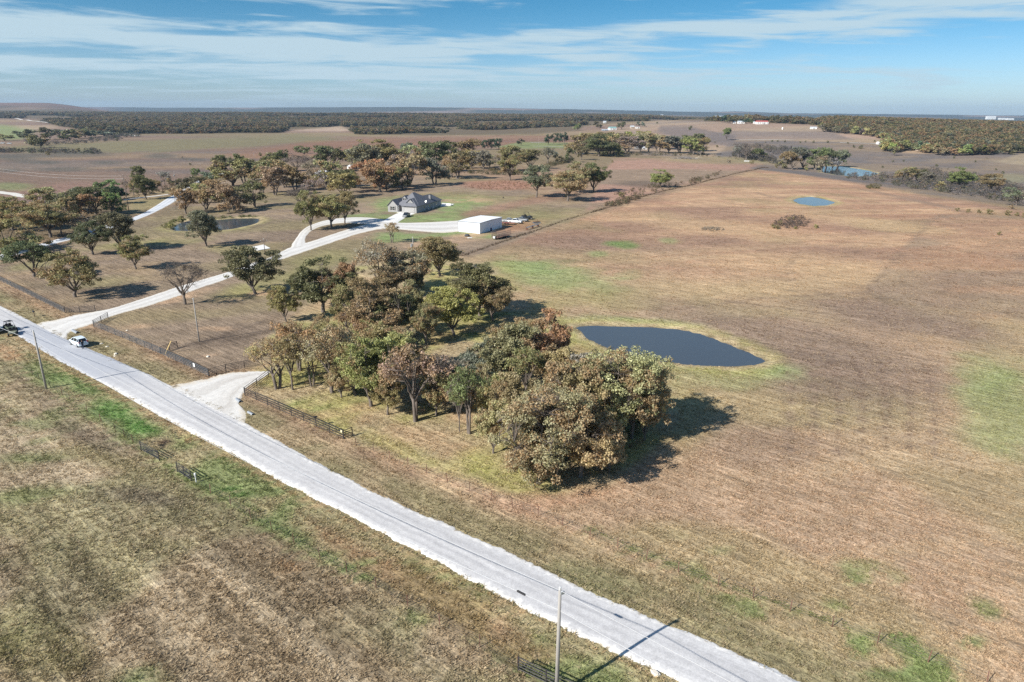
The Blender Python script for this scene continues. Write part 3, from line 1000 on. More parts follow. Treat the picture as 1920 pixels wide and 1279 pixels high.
# old asphalt showing through round the driveway mouth
geo = tR.n('ShaderNodeNewGeometry')
gx_, gy_, _z = tR.sep(geo.outputs['Position'])
pc = gp(120, 655)
dd = tR.m('SQRT', tR.m('ADD', tR.m('POWER', tR.m('SUBTRACT', gx_, pc.x), 2), tR.m('POWER', tR.m('SUBTRACT', gy_, pc.y), 2)))
fo = tR.rng(tR.m('ADD', dd, tR.m('MULTIPLY', tR.noise(geo.outputs['Position'], .25, 4, .6), 16)), 22, 42, .75, 0, True)
tR.put(bR.inputs['Base Color'], tR.mix(fo, colR, tR.mix(tR.noise(geo.outputs['Position'], .9, 5, .7), (.30, .315, .35), (.46, .475, .51))))
ribbon("gravel_road", ROAD_UP, ROAD_LO, M_ROAD, lift=0.06, step=0.28, across=22, rag=0.40, crown=0.08, seed=3,
       label='straight pale chip sealed country road crossing the whole foreground')

M_LIME = road_mat("crushed_limestone", (.70, .68, .64), (.60, .54, .45), (.50, .47, .43), [(.3, .1), (.7, .1)], .8)[0]
M_CONC = mat("concrete", (.70, .68, .64), .85, noise=.10, nscale=1.5)
M_SIDE = road_mat("side_road_gravel", (.66, .68, .70), (.55, .52, .45), (.45, .46, .48), [(.3, .07), (.65, .07)])[0]
ribbon("driveway", [(62, 611), (74, 604), (88, 602), (105, 599), (140, 589), (200, 581), (250, 566), (320, 542), (375, 525), (432, 509), (455, 497), (501, 486), (543, 463), (566, 457),
                    (591, 450), (632, 436), (674, 423), (720, 414)],
       [(116, 645), (127, 636), (126, 627), (140, 618), (160, 613), (176, 607), (212, 592), (270, 577), (320, 561), (375, 540), (414, 528), (450, 514), (528, 487), (560, 476), (590, 466),
        (632, 452), (674, 438), (724, 427)], M_LIME, 0.05, .3, 14, .55, .03, 4, 'white crushed limestone driveway curving from the road up to the house')
ribbon("driveway_loop", [(543, 466), (548, 456), (555, 447), (561, 437), (571, 427), (589, 419), (612, 412), (653, 407), (690, 407), (719, 411)],
       [(574, 461), (573, 453), (573, 446), (582, 434), (596, 427), (612, 422), (645, 418), (674, 420), (700, 421), (720, 422)], M_LIME, 0.07, .5, 8, .22, .03, 5,
       'white gravel loop leaving the driveway round the yellow green oaks')
ribbon("gravel_yard", [(700, 412), (744, 418), (792, 417), (830, 415), (866, 413)], [(700, 431), (735, 429), (785, 434), (830, 438), (866, 434)], M_LIME, 0.09, .5, 12, .3, .03, 6,
       'white gravel yard in front of the metal shop')
ribbon("house_drive", [(705, 416), (719, 413), (733, 405.5), (745, 399.5), (755, 398.5)], [(744, 420), (750, 414.5), (761, 408), (771, 403), (779, 400.5)], M_CONC, 0.12, .6, 8, .03, .02, 7,
       'pale concrete drive leading to the garage', sm=1)
ribbon("field_entrance", [(316, 727), (334, 719), (362, 715), (392, 708), (429, 700), (473, 695), (512, 694)], [(456, 800), (465, 789), (463, 773), (449, 758), (456, 742), (462, 728), (497, 707)], M_LIME, 0.05, .25, 20, .9, .03, 8,
       'white gravel apron of the second gateway', sm=1)
ribbon("side_road", [(-60, 492), (0, 478), (28, 470), (80, 456), (135, 441), (200, 422), (259, 405), (287, 389), (312, 372), (345, 354), (362, 342), (381, 333), (420, 322)],
       [(-60, 503), (0, 488), (25, 481), (92, 460), (138, 449), (205, 432), (275, 406), (306, 391), (331, 377), (352, 360), (368, 347), (388, 337), (425, 325)], M_SIDE, 0.06, 1.0, 10, .25, .04, 9,
       'pale side road running behind the lawn oaks')


def track(px, wd, mt, name, label, lift=.12):
    P = smooth_pts([gp(*p).to_2d() for p in px], 2)
    P = resample(P, 4.0)
    V, Qs = [], []
    for i, p in enumerate(P):
        tn = (P[min(i + 1, len(P) - 1)] - P[max(i - 1, 0)]).normalized()
        nn = Vector((-tn.y, tn.x)) * wd * .5 * (1 + .15 * math.sin(i * 1.7))
        for s in (-1, 1):
            q = p + nn * s
            V.append((q.x, q.y, zat(q.x, q.y) + lift))
    Qs = [(2 * i, 2 * i + 2, 2 * i + 3, 2 * i + 1) for i in range(len(P) - 1)]
    b = MB().add(V, Qs)
    o = b.build(name, mt)
    if o.data.polygons[0].normal.z < 0: o.data.flip_normals()
    return tag(o, label, kind='structure')


M_TRACK = mat("pale_gravel", (.60, .56, .50), .9, noise=.12, nscale=.8)
track([(230, 376), (262, 371), (300, 367), (345, 361)], 3.0, M_TRACK, "gravel_lane", 'thin pale lane joining the side road')
track([(-40, 357), (0, 361), (25, 364), (52, 370)], 6.0, M_TRACK, "bend_road", 'white road bend at the edge of the brown pasture')
track([(104, 376), (122, 379)], 4.0, M_TRACK, "bend_road", 'short piece of white road between the oaks')
track([(8, 221), (30, 221.5), (60, 227), (90, 230), (120, 234), (165, 240), (210, 248), (232, 252), (258, 255)], 9.0, M_TRACK, "distant_road", 'thin pale road beside the far wood', .4)
track([(995, 268), (1010, 267.5), (1022, 267)], 5.0, M_TRACK, "ranch_lane", 'pale lane leading to the dark evergreens', .3)
track([(1000, 274.5), (1040, 275), (1060, 276)], 3.0, M_TRACK, "ranch_lane", 'thin lane crossing the green pasture', .3)
track([(1380, 263), (1440, 262.5), (1490, 263)], 4.0, M_TRACK, "hill_lane", 'pale lane across the far meadow', .4)
track([(1575, 268), (1615, 269), (1650, 270)], 4.5, M_TRACK, "hill_lane", 'pale lane leading to the white trailers', .4)
# ------------------------------------------------------------------ trees
def leaf_mat(name, inst=False):
    m = bpy.data.materials.new(name); m.use_nodes = True
    t = NT(m.node_tree)
    lo = .80 if inst else .66; hi_ = 1.22 if inst else 1.38
    if inst:
        a = t.n('ShaderNodeAttribute', attribute_name='tint', attribute_type='INSTANCER')
        oc, oa = a.outputs['Color'], 0.25
    else:
        oi = t.n('ShaderNodeObjectInfo')
        oc, oa = oi.outputs['Color'], oi.outputs['Alpha']
    lv = t.n('ShaderNodeAttribute', attribute_name='leafvar')
    r, g, b_ = t.sep(lv.outputs['Vector'])        # clump, single leaf, height
    k = t.m('MULTIPLY', t.rng(r, 0, 1, .72, 1.28), t.rng(g, 0, 1, lo, hi_))
    col = t.mix(1.0, oc, t.comb(k, k, t.m('MULTIPLY', k, t.rng(g, 0, 1, .85, 1.1))), 'MULTIPLY')
    # turned leaves: some clumps tan, some rust
    f = t.rng(t.m('SUBTRACT', oa, t.m('ADD', t.m('MULTIPLY', r, .8), t.m('MULTIPLY', g, .25))), -.12, .12, 0, .85, True)
    turned = t.mix(t.rng(g, .2, .8, 0, 1), (.38, .235, .120), (.46, .36, .22))
    col = t.mix(f, col, turned)
    d = t.n('ShaderNodeBsdfDiffuse'); t.put(d.inputs[0], col)
    tr = t.n('ShaderNodeBsdfTranslucent'); t.put(tr.inputs[0], col)
    gl = t.n('ShaderNodeBsdfGlossy'); gl.inputs['Roughness'].default_value = .45
    gl.inputs[0].default_value = (.9, .9, .85, 1)
    mx = t.n('ShaderNodeMixShader'); mx.inputs[0].default_value = .28
    t.t.links.new(d.outputs[0], mx.inputs[1]); t.t.links.new(tr.outputs[0], mx.inputs[2])
    m2 = t.n('ShaderNodeMixShader'); m2.inputs[0].default_value = .015
    t.t.links.new(mx.outputs[0], m2.inputs[1]); t.t.links.new(gl.outputs[0], m2.inputs[2])
    t.put(t.n('ShaderNodeOutputMaterial').inputs[0], m2.outputs[0])
    return m


M_LEAF = leaf_mat("oak_leaves")
M_LEAFI = leaf_mat("wood_leaves", True)
M_BARK = mat("bark", (.155, .128, .108), .95, noise=.35, nscale=6, bump=.4, streak=(1, 1, .3))


def leaves(P, clump, n_each, spread, size, rg, zlo, zhi, flat_=.75):
    """leaf-sized rhombs scattered round the twig ends P"""
    N = len(P) * n_each
    base = np.repeat(P, n_each, 0)
    cl = np.repeat(clump, n_each)
    d = rg.normal(size=(N, 3)); d /= np.linalg.norm(d, axis=1, keepdims=True) + 1e-9
    d *= (rg.rand(N, 1) ** .45) * spread; d[:, 2] *= flat_
    c = base + d
    nrm = rg.normal(size=(N, 3)) + d * (1.1 / spread) + np.array([0, 0, .45])
    nrm /= np.linalg.norm(nrm, axis=1, keepdims=True)
    h = rg.normal(size=(N, 3)); h -= nrm * (h * nrm).sum(1, keepdims=True)
    h /= np.linalg.norm(h, axis=1, keepdims=True); k = np.cross(nrm, h)
    s = size * (.6 + .8 * rg.rand(N, 1))
    V = np.stack([c + h * s * .62, c + k * s * .38, c - h * s * .62, c - k * s * .38], 1).reshape(-1, 3)
    Qv = np.arange(4 * N).reshape(-1, 4)
    lv = np.stack([np.repeat(cl, 4), np.repeat(rg.rand(N), 4), np.clip((V[:, 2] - zlo) / (zhi - zlo), 0, 1)], 1)
    return V, Qv, lv


def tree_proto(seed, tips=200, each=50, size=.3, spread=.62, base=.28, limbs=7, lump=.22, twigs=True, rx=5.0, tw=.03, lean=0.0, low=-.45, trunk_r=.26, twins=1, pads=0):
    """crown about 10 m wide and the tree 10 m high; returns (trunk mesh, crown mesh)"""
    rg = np.random.RandomState(seed)
    zb = 10 * base
    cz, rz = (10 + zb) / 2 + .2, (10 - zb) / 2 - .1
    lob = rg.normal(size=(9, 3)); lob /= np.linalg.norm(lob, axis=1, keepdims=True)
    la = rg.uniform(-1, 1, 9)

    def radius(u):
        return 1 + lump * (np.exp(4 * (u @ lob.T - 1)) @ la) * 1.4

    K = pads or max(9, tips // 11)
    pc_ = rg.normal(size=(K * 4, 3)); pc_ /= np.linalg.norm(pc_, axis=1, keepdims=True)
    pc_ = pc_[pc_[:, 2] > low][:K] * rg.uniform(.55, 1.0, (K, 1))
    pi_ = rg.randint(0, K, tips)
    u = pc_[pi_] + rg.normal(size=(tips, 3)) * np.array([.17, .17, .10]) * (1.25 if K < 20 else 1.0)
    rl = np.linalg.norm(u, axis=1, keepdims=True)
    u = u / rl
    rr = radius(u) * rl[:, 0]
    T = np.stack([u[:, 0] * rx * rr, u[:, 1] * rx * rr, cz + u[:, 2] * rz * rr], 1)
    T[:, 2] = zb + (T[:, 2] - zb) * (9.75 - zb) / (np.percentile(T[:, 2], 98) - zb)
    T[:, 2] = np.minimum(np.maximum(T[:, 2], .5 + zb * .35), 9.9 - .25 * rg.rand(len(T)))
    T[:, :2] *= 4.75 / np.percentile(np.hypot(T[:, 0], T[:, 1]), 95)
    # gaps: drop tips in a few directions
    gd = rg.normal(size=(5, 3)); gd /= np.linalg.norm(gd, axis=1, keepdims=True)
    keep = np.max(u @ gd.T, 1) < .97
    T = T[keep]; u = u[keep]
    b = MB()
    limbpts = []
    for tw_i in range(twins):
        ox = (tw_i - (twins - 1) / 2) * 1.0
        top = Vector((lean + ox * 1.4, rg.uniform(-.2, .2), zb * 1.05))
        mid = Vector((lean * .3 + ox + rg.uniform(-.12, .12), rg.uniform(-.1, .1), zb * .5))
        b.tube([(ox * .6, 0, -.3), (ox * .62, 0, .15), mid, top], [trunk_r * 1.5, trunk_r * 1.15, trunk_r, trunk_r * .8], 8)
        nl = max(3, limbs // twins)
        for i in range(nl + 1):
            if i == nl:
                e = Vector((top.x + rg.uniform(-.8, .8), rg.uniform(-.8, .8), cz + rz * .75))
                st = top
            else:
                a = 2 * math.pi * (i + rg.uniform(-.3, .3)) / nl
                el_ = rg.uniform(-.1, .75)
                q = rx * .78 * math.cos(el_)
                e = Vector((q * math.cos(a), q * math.sin(a), cz + rz * .75 * math.sin(el_)))
                st = mid.lerp(top, rg.uniform(.35, 1.0))
            pts, rad = [], []
            m1 = st.lerp(e, .4) + Vector((0, 0, rg.uniform(.1, .9)))
            n = 7
            for k in range(n):
                f = k / (n - 1)
                p = st * (1 - f) ** 2 + m1 * 2 * f * (1 - f) + e * f * f
                if 0 < k: p += Vector(rg.uniform(-.16, .16, 3).tolist())
                pts.append(p); rad.append(trunk_r * (.62 * (1 - f) ** 1.1 + .05))
            b.tube(pts, rad, 5, cap=False)
            limbpts += [(p, r_) for p, r_ in zip(pts[1:], rad[1:])]
    LP = np.array([list(p) for p, _ in limbpts]); LR = np.array([r_ for _, r_ in limbpts])
    if twigs:
        for p in T:
            d = np.linalg.norm(LP - p, axis=1) + .6 * np.maximum(0, LP[:, 2] - p[2])
            j = int(np.argmin(d))
            a = Vector(LP[j].tolist()); e = Vector(p.tolist())
            m1 = a.lerp(e, .5) + Vector(rg.uniform(-.25, .25, 3).tolist()) + Vector((0, 0, .15))
            r0 = min(LR[j] * .55, .028 + .012 * (e - a).length)
            b.tube([a, m1, e], [max(r0, tw), tw * .8, tw * .4], 3, cap=False)
            if twigs == 'bare':
                for _ in range(7):
                    f = rg.uniform(.3, 1)
                    s = m1.lerp(e, f); q = s + Vector((rg.normal(size=3) * .55 + u[0] * 0).tolist()) + (e - a).normalized() * .52
                    b.tube([s, s.lerp(q, .5) + Vector(rg.uniform(-.08, .08, 3).tolist()), q], [tw * .6, tw * .45, tw * .25], 3, cap=False)
    trunk = b.mesh("trunk", M_BARK, True)
    crown = None
    if each:
        cv = np.clip(rg.rand(K)[pi_[keep]] * .7 + rg.rand(len(T)) * .3, 0, 1)
        V, Qv, lv = leaves(T, cv, each, spread, size, rg, zb, 10)
        crown = np_mesh("crown", V, Qv, M_LEAF, {'leafvar': lv})
    return trunk, crown


PROTO = {
    'big': [tree_proto(11, 640, 80, .155, .58, .10, 10, .25, low=-.95, trunk_r=.24), tree_proto(12, 640, 80, .155, .58, .09, 9, .3, low=-.95, trunk_r=.22, twins=2)],
    'near': [tree_proto(20 + i, 300, 68, .235, .70, b_, 7, .42, low=-.85, lean=l_) for i, (b_, l_) in enumerate([(.15, .3), (.20, -.3), (.12, .1), (.24, 0), (.16, .5)])],
    'sparse': [tree_proto(30 + i, 220, 26, .24, .75, b_, 8, .35, twins=tw_, tw=.038, low=-.4) for i, (b_, tw_) in enumerate([(.3, 1), (.34, 2), (.28, 2), (.38, 1)])],
    'bare': [tree_proto(40, 190, 0, base=.24, limbs=9, twigs='bare', tw=.042, trunk_r=.26, lump=.3), tree_proto(41, 150, 1, base=.3, limbs=8, twigs='bare', tw=.045, lump=.35)],
    'mid': [tree_proto(50 + i, 150, 38, .38, .85, b_, 7, .34, low=-.85, tw=.05, lean=rnd.uniform(-.4, .4), twins=1 + i % 2) for i, b_ in enumerate([.12, .18, .2, .15, .1, .22])],
    'thin': [tree_proto(60 + i, 130, 16, .38, .9, .3, 7, .35, tw=.06) for i in range(3)],
    'far': [tree_proto(70 + i, 60, 18, 1.0, 1.35, .1, 5, .22, low=-.8, twigs=False) for i in range(4)],
    'ever': [tree_proto(80 + i, 110, 26, .5, .9, .16, 6, .08, low=-.85, twigs=False, trunk_r=.3) for i in range(2)],
    'bush': [tree_proto(90 + i, 70, 24, .7, 1.2, .02, 4, .35, low=-.95, twigs=False, trunk_r=.1) for i in range(3)],
}
COL = {
    'G': ((0.165, 0.165, 0.081), .12, 'dark green'), 'g': ((0.199, 0.244, 0.100), .06, 'fresh green'), 'O': ((0.270, 0.237, 0.119), .34, 'olive green'),
    'Y': ((0.341, 0.321, 0.135), .25, 'yellow green'), 'T': ((0.373, 0.334, 0.174), .50, 'tan brown'), 'R': ((0.373, 0.238, 0.129), .50, 'rust orange'),
    'B': ((0.303, 0.264, 0.206), .35, 'greyish brown'), 'N': ((0.340, 0.319, 0.298), .05, 'bare grey'), 'E': ((0.080, 0.109, 0.064), 0.0, 'blackish green'),
    'P': ((0.354, 0.277, 0.187), .45, 'pinkish brown'), 'K': ((0.206, 0.217, 0.152), .08, 'grey green'),
}
ORD = [''] + [' ' + q for q in 'second third fourth fifth sixth seventh eighth ninth tenth eleventh twelfth thirteenth fourteenth fifteenth sixteenth seventeenth eighteenth nineteenth twentieth'.split()]
ntree = 0


def plant(kind, P, h, wd, col, rz=None, name='oak_tree', label=None, group=None, cat='tree', jit=.10):
    global ntree
    ntree += 1
    rg = random.Random(ntree * 31 + 5)
    trunk, crown = PROTO[kind][rg.randrange(len(PROTO[kind]))]
    o = empty(name, (P.x, P.y, P.z - .05), rz if rz is not None else rg.uniform(0, 6.28))
    o.scale = (wd / 10, wd / 10, h / 10)
    tag(o, label, cat, group)
    link("trunk", trunk, o)
    if crown:
        cr = link("crown", crown, o)
        c, a, _ = COL[col]
        j = [1 + rg.uniform(-jit, jit) for _ in range(3)]
        v = 1 + rg.uniform(-jit, jit)
        cr.color = (c[0] * j[0] * v, c[1] * j[1] * v, c[2] * j[2] * v, max(0, a + rg.uniform(-.1, .1)))
    return o


# (crown centre x, foot x, foot y, top y, width, colour, kind, [own label]) in photo pixels; each group: cluster phrase, landmark, landmark pixel
CL = {}
CL['lawn'] = [
    (62, 68, 519, 452, 94, 'G', 'near', 'low spreading dark green oak on the lawn nearest the left pipe fence'),
    (134, 148, 557, 470, 100, 'O', 'near', 'olive oak with ragged crown on the lawn above the first driveway mouth'),
    (170, 178, 477, 417, 66, 'G', 'near', 'round green oak on the lawn just below the side road'),
    (233, 219, 468, 397, 76, 'G', 'near', 'large dark oak overhanging the side road beside the tall utility pole'),
    (252, 258, 505, 442, 58, 'O', 'near', 'small upright olive oak standing alone in the middle of the lawn'),
    (382, 392, 462, 394, 60, 'K', 'near', 'grey green oak with twin trunk in front of the narrow pond'),
    (342, 353, 571, 492, 84, 'N', 'bare', 'leafless dead tree with spreading branches beside the white driveway'),
    (479, 479, 551, 464, 94, 'G', 'near', 'dark airy oak standing below the driveway near the concrete pad'),
    (573, 593, 432, 358, 44, 'O', 'near', 'slender olive oak inside the driveway loop, nearest the road'),
    (620, 624, 429, 366, 66, 'Y', 'near', 'bright yellow green oak inside the driveway loop'),
    (650, 643, 419, 360, 46, 'O', 'near', 'olive oak inside the driveway loop, closest to the house'),
    (734, 736, 455, 418, 34, 'T', 'sparse', 'small tan brown oak between the driveway and the gravel yard'),
]
CL['field'] = [
    (1006, 1006, 370, 310, 52, 'K', 'near', 'grey green oak with pale trunk standing alone on the lawn right of the house'),
    (1062, 1067, 377, 322, 64, 'T', 'near', 'tan oak with crooked trunk at the front of the three lawn oaks'),
    (1082, 1090, 362, 304, 56, 'O', 'near', 'tall green oak in the middle of the three right lawn oaks'),
    (1113, 1113, 360, 307, 50, 'G', 'near', 'darker green oak on the right side of the three lawn oaks'),
    (1240, 1236, 351, 318, 42, 'Y', 'near', 'yellow green oak alone in the weeds beside the long field fence'),
    (1362, 1362, 263, 240, 19, 'g', 'mid', 'fresh green lone tree on the far hillside meadow'),
    (1797, 1795, 352, 314, 44, 'g', 'near', 'fresh green flat topped tree among grey scrub beyond the ridge'),
    (1856, 1852, 361, 326, 38, 'O', 'near', 'olive flat topped tree at the far right among grey scrub'),
    (1762, 1762, 358, 340, 18, 'Y', 'bush', 'small golden bushy tree at the ridge edge'),
    (368, 368, 335, 315, 17, 'g', 'mid', 'small fresh green tree beside the side road in the brown pasture'),
    (1676, 1676, 292, 275, 18, 'O', 'mid', 'small olive tree in front of the right hand wood'),
]
CL['west'] = [
    (95, 96, 445, 382, 78, 'O', 'near'), (80, 82, 398, 352, 56, 'T', 'mid'), (20, 28, 432, 370, 72, 'O', 'near'), (14, 12, 474, 412, 54, 'Y', 'mid'), (48, 48, 466, 424, 42, 'T', 'thin'),
    (4, 0, 425, 385, 40, 'G', 'mid'), (128, 132, 412, 362, 50, 'G', 'mid'), (163, 166, 410, 364, 40, 'R', 'mid'), (202, 205, 375, 338, 38, 'g', 'mid'), (178, 182, 402, 352, 60, 'G', 'near'),
    (211, 212, 402, 360, 32, 'g', 'mid'), (150, 152, 438, 400, 56, 'B', 'thin'), (112, 118, 438, 395, 40, 'B', 'thin'), (226, 228, 382, 350, 36, 'E', 'mid'), (150, 150, 375, 352, 34, 'K', 'mid'),
    (72, 72, 470, 440, 34, 'O', 'bush'), (30, 30, 470, 446, 34, 'Y', 'bush'), (190, 195, 385, 355, 34, 'N', 'thin'), (120, 122, 425, 372, 36, 'O', 'mid'),
]
CL['lane'] = [
    (258, 260, 342, 311, 27, 'G', 'mid'), (274, 275, 374, 329, 40, 'G', 'near'), (250, 252, 366, 333, 26, 'T', 'thin'), (309, 309, 347, 322, 24, 'N', 'thin'), (292, 293, 356, 338, 20, 'O', 'mid'),
    (318, 320, 348, 334, 16, 'O', 'bush'), (238, 238, 362, 335, 18, 'B', 'thin'), (333, 333, 346, 336, 12, 'G', 'bush'),
]
CL['north'] = [
    (348, 349, 401, 355, 44, 'R', 'mid'), (385, 387, 393, 345, 48, 'T', 'mid'), (405, 400, 378, 338, 46, 'R', 'mid'), (428, 430, 398, 346, 46, 'P', 'mid'), (440, 438, 395, 350, 44, 'O', 'mid'),
    (478, 478, 388, 340, 44, 'G', 'mid'), (365, 366, 372, 332, 46, 'G', 'mid'), (414, 415, 330, 291, 28, 'G', 'mid'), (437, 438, 350, 298, 66, 'O', 'mid'), (457, 458, 345, 289, 42, 'G', 'mid'),
    (476, 474, 338, 297, 38, 'G', 'mid'), (507, 507, 343, 289, 46, 'G', 'mid'), (521, 521, 322, 283, 34, 'G', 'mid'), (494, 494, 362, 303, 48, 'O', 'mid'), (532, 532, 352, 300, 56, 'T', 'mid'),
    (516, 516, 366, 312, 46, 'P', 'mid'), (555, 553, 357, 310, 44, 'O', 'mid'), (557, 558, 325, 290, 44, 'N', 'bare'), (590, 588, 350, 316, 40, 'B', 'thin'), (600, 604, 322, 274, 56, 'G', 'mid'),
    (626, 628, 312, 274, 40, 'G', 'mid'), (612, 612, 352, 300, 54, 'O', 'mid'), (566, 566, 392, 352, 44, 'K', 'bare'), (640, 644, 370, 324, 54, 'Y', 'mid'), (656, 654, 362, 318, 44, 'G', 'mid'),
    (663, 664, 318, 280, 26, 'Y', 'mid'), (672, 672, 312, 276, 22, 'G', 'mid'), (708, 708, 318, 262, 82, 'O', 'near'), (690, 690, 322, 270, 50, 'K', 'mid'), (702, 704, 352, 300, 66, 'R', 'mid'),
    (713, 712, 360, 309, 56, 'R', 'mid'), (726, 724, 358, 312, 36, 'T', 'mid'), (766, 770, 350, 291, 58, 'P', 'mid'), (752, 757, 355, 314, 40, 'G', 'mid'), (776, 776, 318, 272, 44, 'T', 'mid'),
    (762, 762, 312, 268, 34, 'K', 'mid'), (815, 815, 322, 266, 58, 'G', 'mid'), (815, 815, 346, 297, 44, 'K', 'mid'), (800, 800, 330, 296, 34, 'B', 'thin'), (857, 859, 336, 284, 42, 'O', 'mid'),
    (846, 848, 333, 288, 34, 'R', 'mid'), (850, 850, 306, 264, 42, 'G', 'mid'), (881, 881, 305, 261, 38, 'O', 'mid'), (885, 884, 316, 281, 34, 'Y', 'mid'), (908, 905, 319, 283, 36, 'K', 'mid'),
    (918, 919, 314, 290, 20, 'O', 'mid'), (956, 957, 338, 297, 36, 'O', 'mid'), (962, 962, 322, 274, 50, 'O', 'near'), (993, 993, 318, 281, 40, 'G', 'near'), (936, 936, 315, 290, 24, 'B', 'thin'),
    (578, 580, 330, 300, 30, 'B', 'thin'), (742, 742, 330, 290, 34, 'B', 'mid'), (590, 590, 368, 335, 34, 'B', 'thin'), (1026, 1028, 306, 276, 28, 'K', 'thin'), (1047, 1047, 306, 289, 15, 'O', 'bush'), (1067, 1067, 305, 278, 15, 'G', 'mid'),
    (1040, 1040, 300, 282, 16, 'N', 'thin'), (395, 395, 352, 322, 34, 'K', 'mid'), (378, 378, 360, 330, 30, 'O', 'mid'), (832, 832, 332, 300, 26, 'B', 'thin'),
]
CL['row'] = [
    (909, 909, 281, 263, 15, 'E', 'ever'), (921, 921, 281, 261, 18, 'E', 'ever'), (935, 935, 280, 260, 20, 'E', 'ever'), (977, 977, 273, 260, 14, 'E', 'ever'),
    (1028, 1028, 271, 252, 15, 'E', 'ever'), (1038, 1038, 271, 250, 15, 'E', 'ever'), (1048, 1048, 270, 250, 15, 'E', 'ever'), (1058, 1058, 269, 248, 15, 'E', 'ever'),
]
CL['ranch'] = [
    (1080, 1082, 290, 251, 40, 'O', 'mid'), (1098, 1098, 284, 250, 34, 'T', 'mid'), (1122, 1124, 293, 252, 52, 'G', 'near'), (1110, 1110, 280, 250, 34, 'O', 'mid'), (1144, 1144, 290, 252, 38, 'T', 'mid'), (1150, 1150, 293, 270, 38, 'G', 'mid'),
    (1132, 1132, 278, 248, 36, 'O', 'mid'), (1175, 1175, 286, 256, 44, 'B', 'mid'), (1165, 1165, 278, 250, 34, 'O', 'mid'), (1200, 1200, 284, 255, 36, 'G', 'mid'), (1188, 1188, 276, 247, 34, 'Y', 'mid'),
    (1216, 1216, 285, 249, 36, 'T', 'mid'), (1234, 1234, 285, 252, 36, 'T', 'mid'), (1206, 1206, 274, 246, 30, 'Y', 'mid'), (1254, 1254, 286, 255, 34, 'K', 'mid'), (1274, 1274, 287, 256, 32, 'K', 'mid'), (1246, 1246, 280, 254, 30, 'O', 'mid'),
    (1298, 1298, 290, 257, 30, 'Y', 'mid'), (1305, 1305, 284, 251, 28, 'G', 'mid'), (1318, 1318, 290, 258, 24, 'O', 'mid'), (1288, 1288, 284, 254, 28, 'G', 'mid'), (1090, 1090, 300, 275, 20, 'G', 'mid'),
]
CL['creek'] = [
    (1398, 1400, 300, 268, 44, 'N', 'bare'), (1426, 1425, 301, 279, 24, 'G', 'mid'), (1410, 1410, 296, 272, 24, 'B', 'thin'), (1385, 1385, 296, 270, 22, 'N', 'thin'), (1485, 1485, 318, 285, 34, 'O', 'mid'), (1505, 1506, 318, 277, 42, 'K', 'mid'), (1528, 1528, 319, 277, 36, 'g', 'mid'),
    (1548, 1548, 318, 279, 34, 'G', 'mid'), (1570, 1570, 316, 281, 30, 'K', 'mid'), (1540, 1540, 323, 292, 30, 'B', 'thin'), (1700, 1700, 341, 313, 32, 'O', 'mid'), (1718, 1720, 342, 314, 32, 'G', 'mid'), (1735, 1735, 345, 322, 26, 'K', 'mid'), (1560, 1560, 320, 296, 22, 'N', 'thin'),
    (1470, 1470, 316, 298, 18, 'O', 'bush'), (1905, 1905, 385, 352, 44, 'K', 'thin'), (1935, 1935, 392, 352, 40, 'B', 'thin'),
]
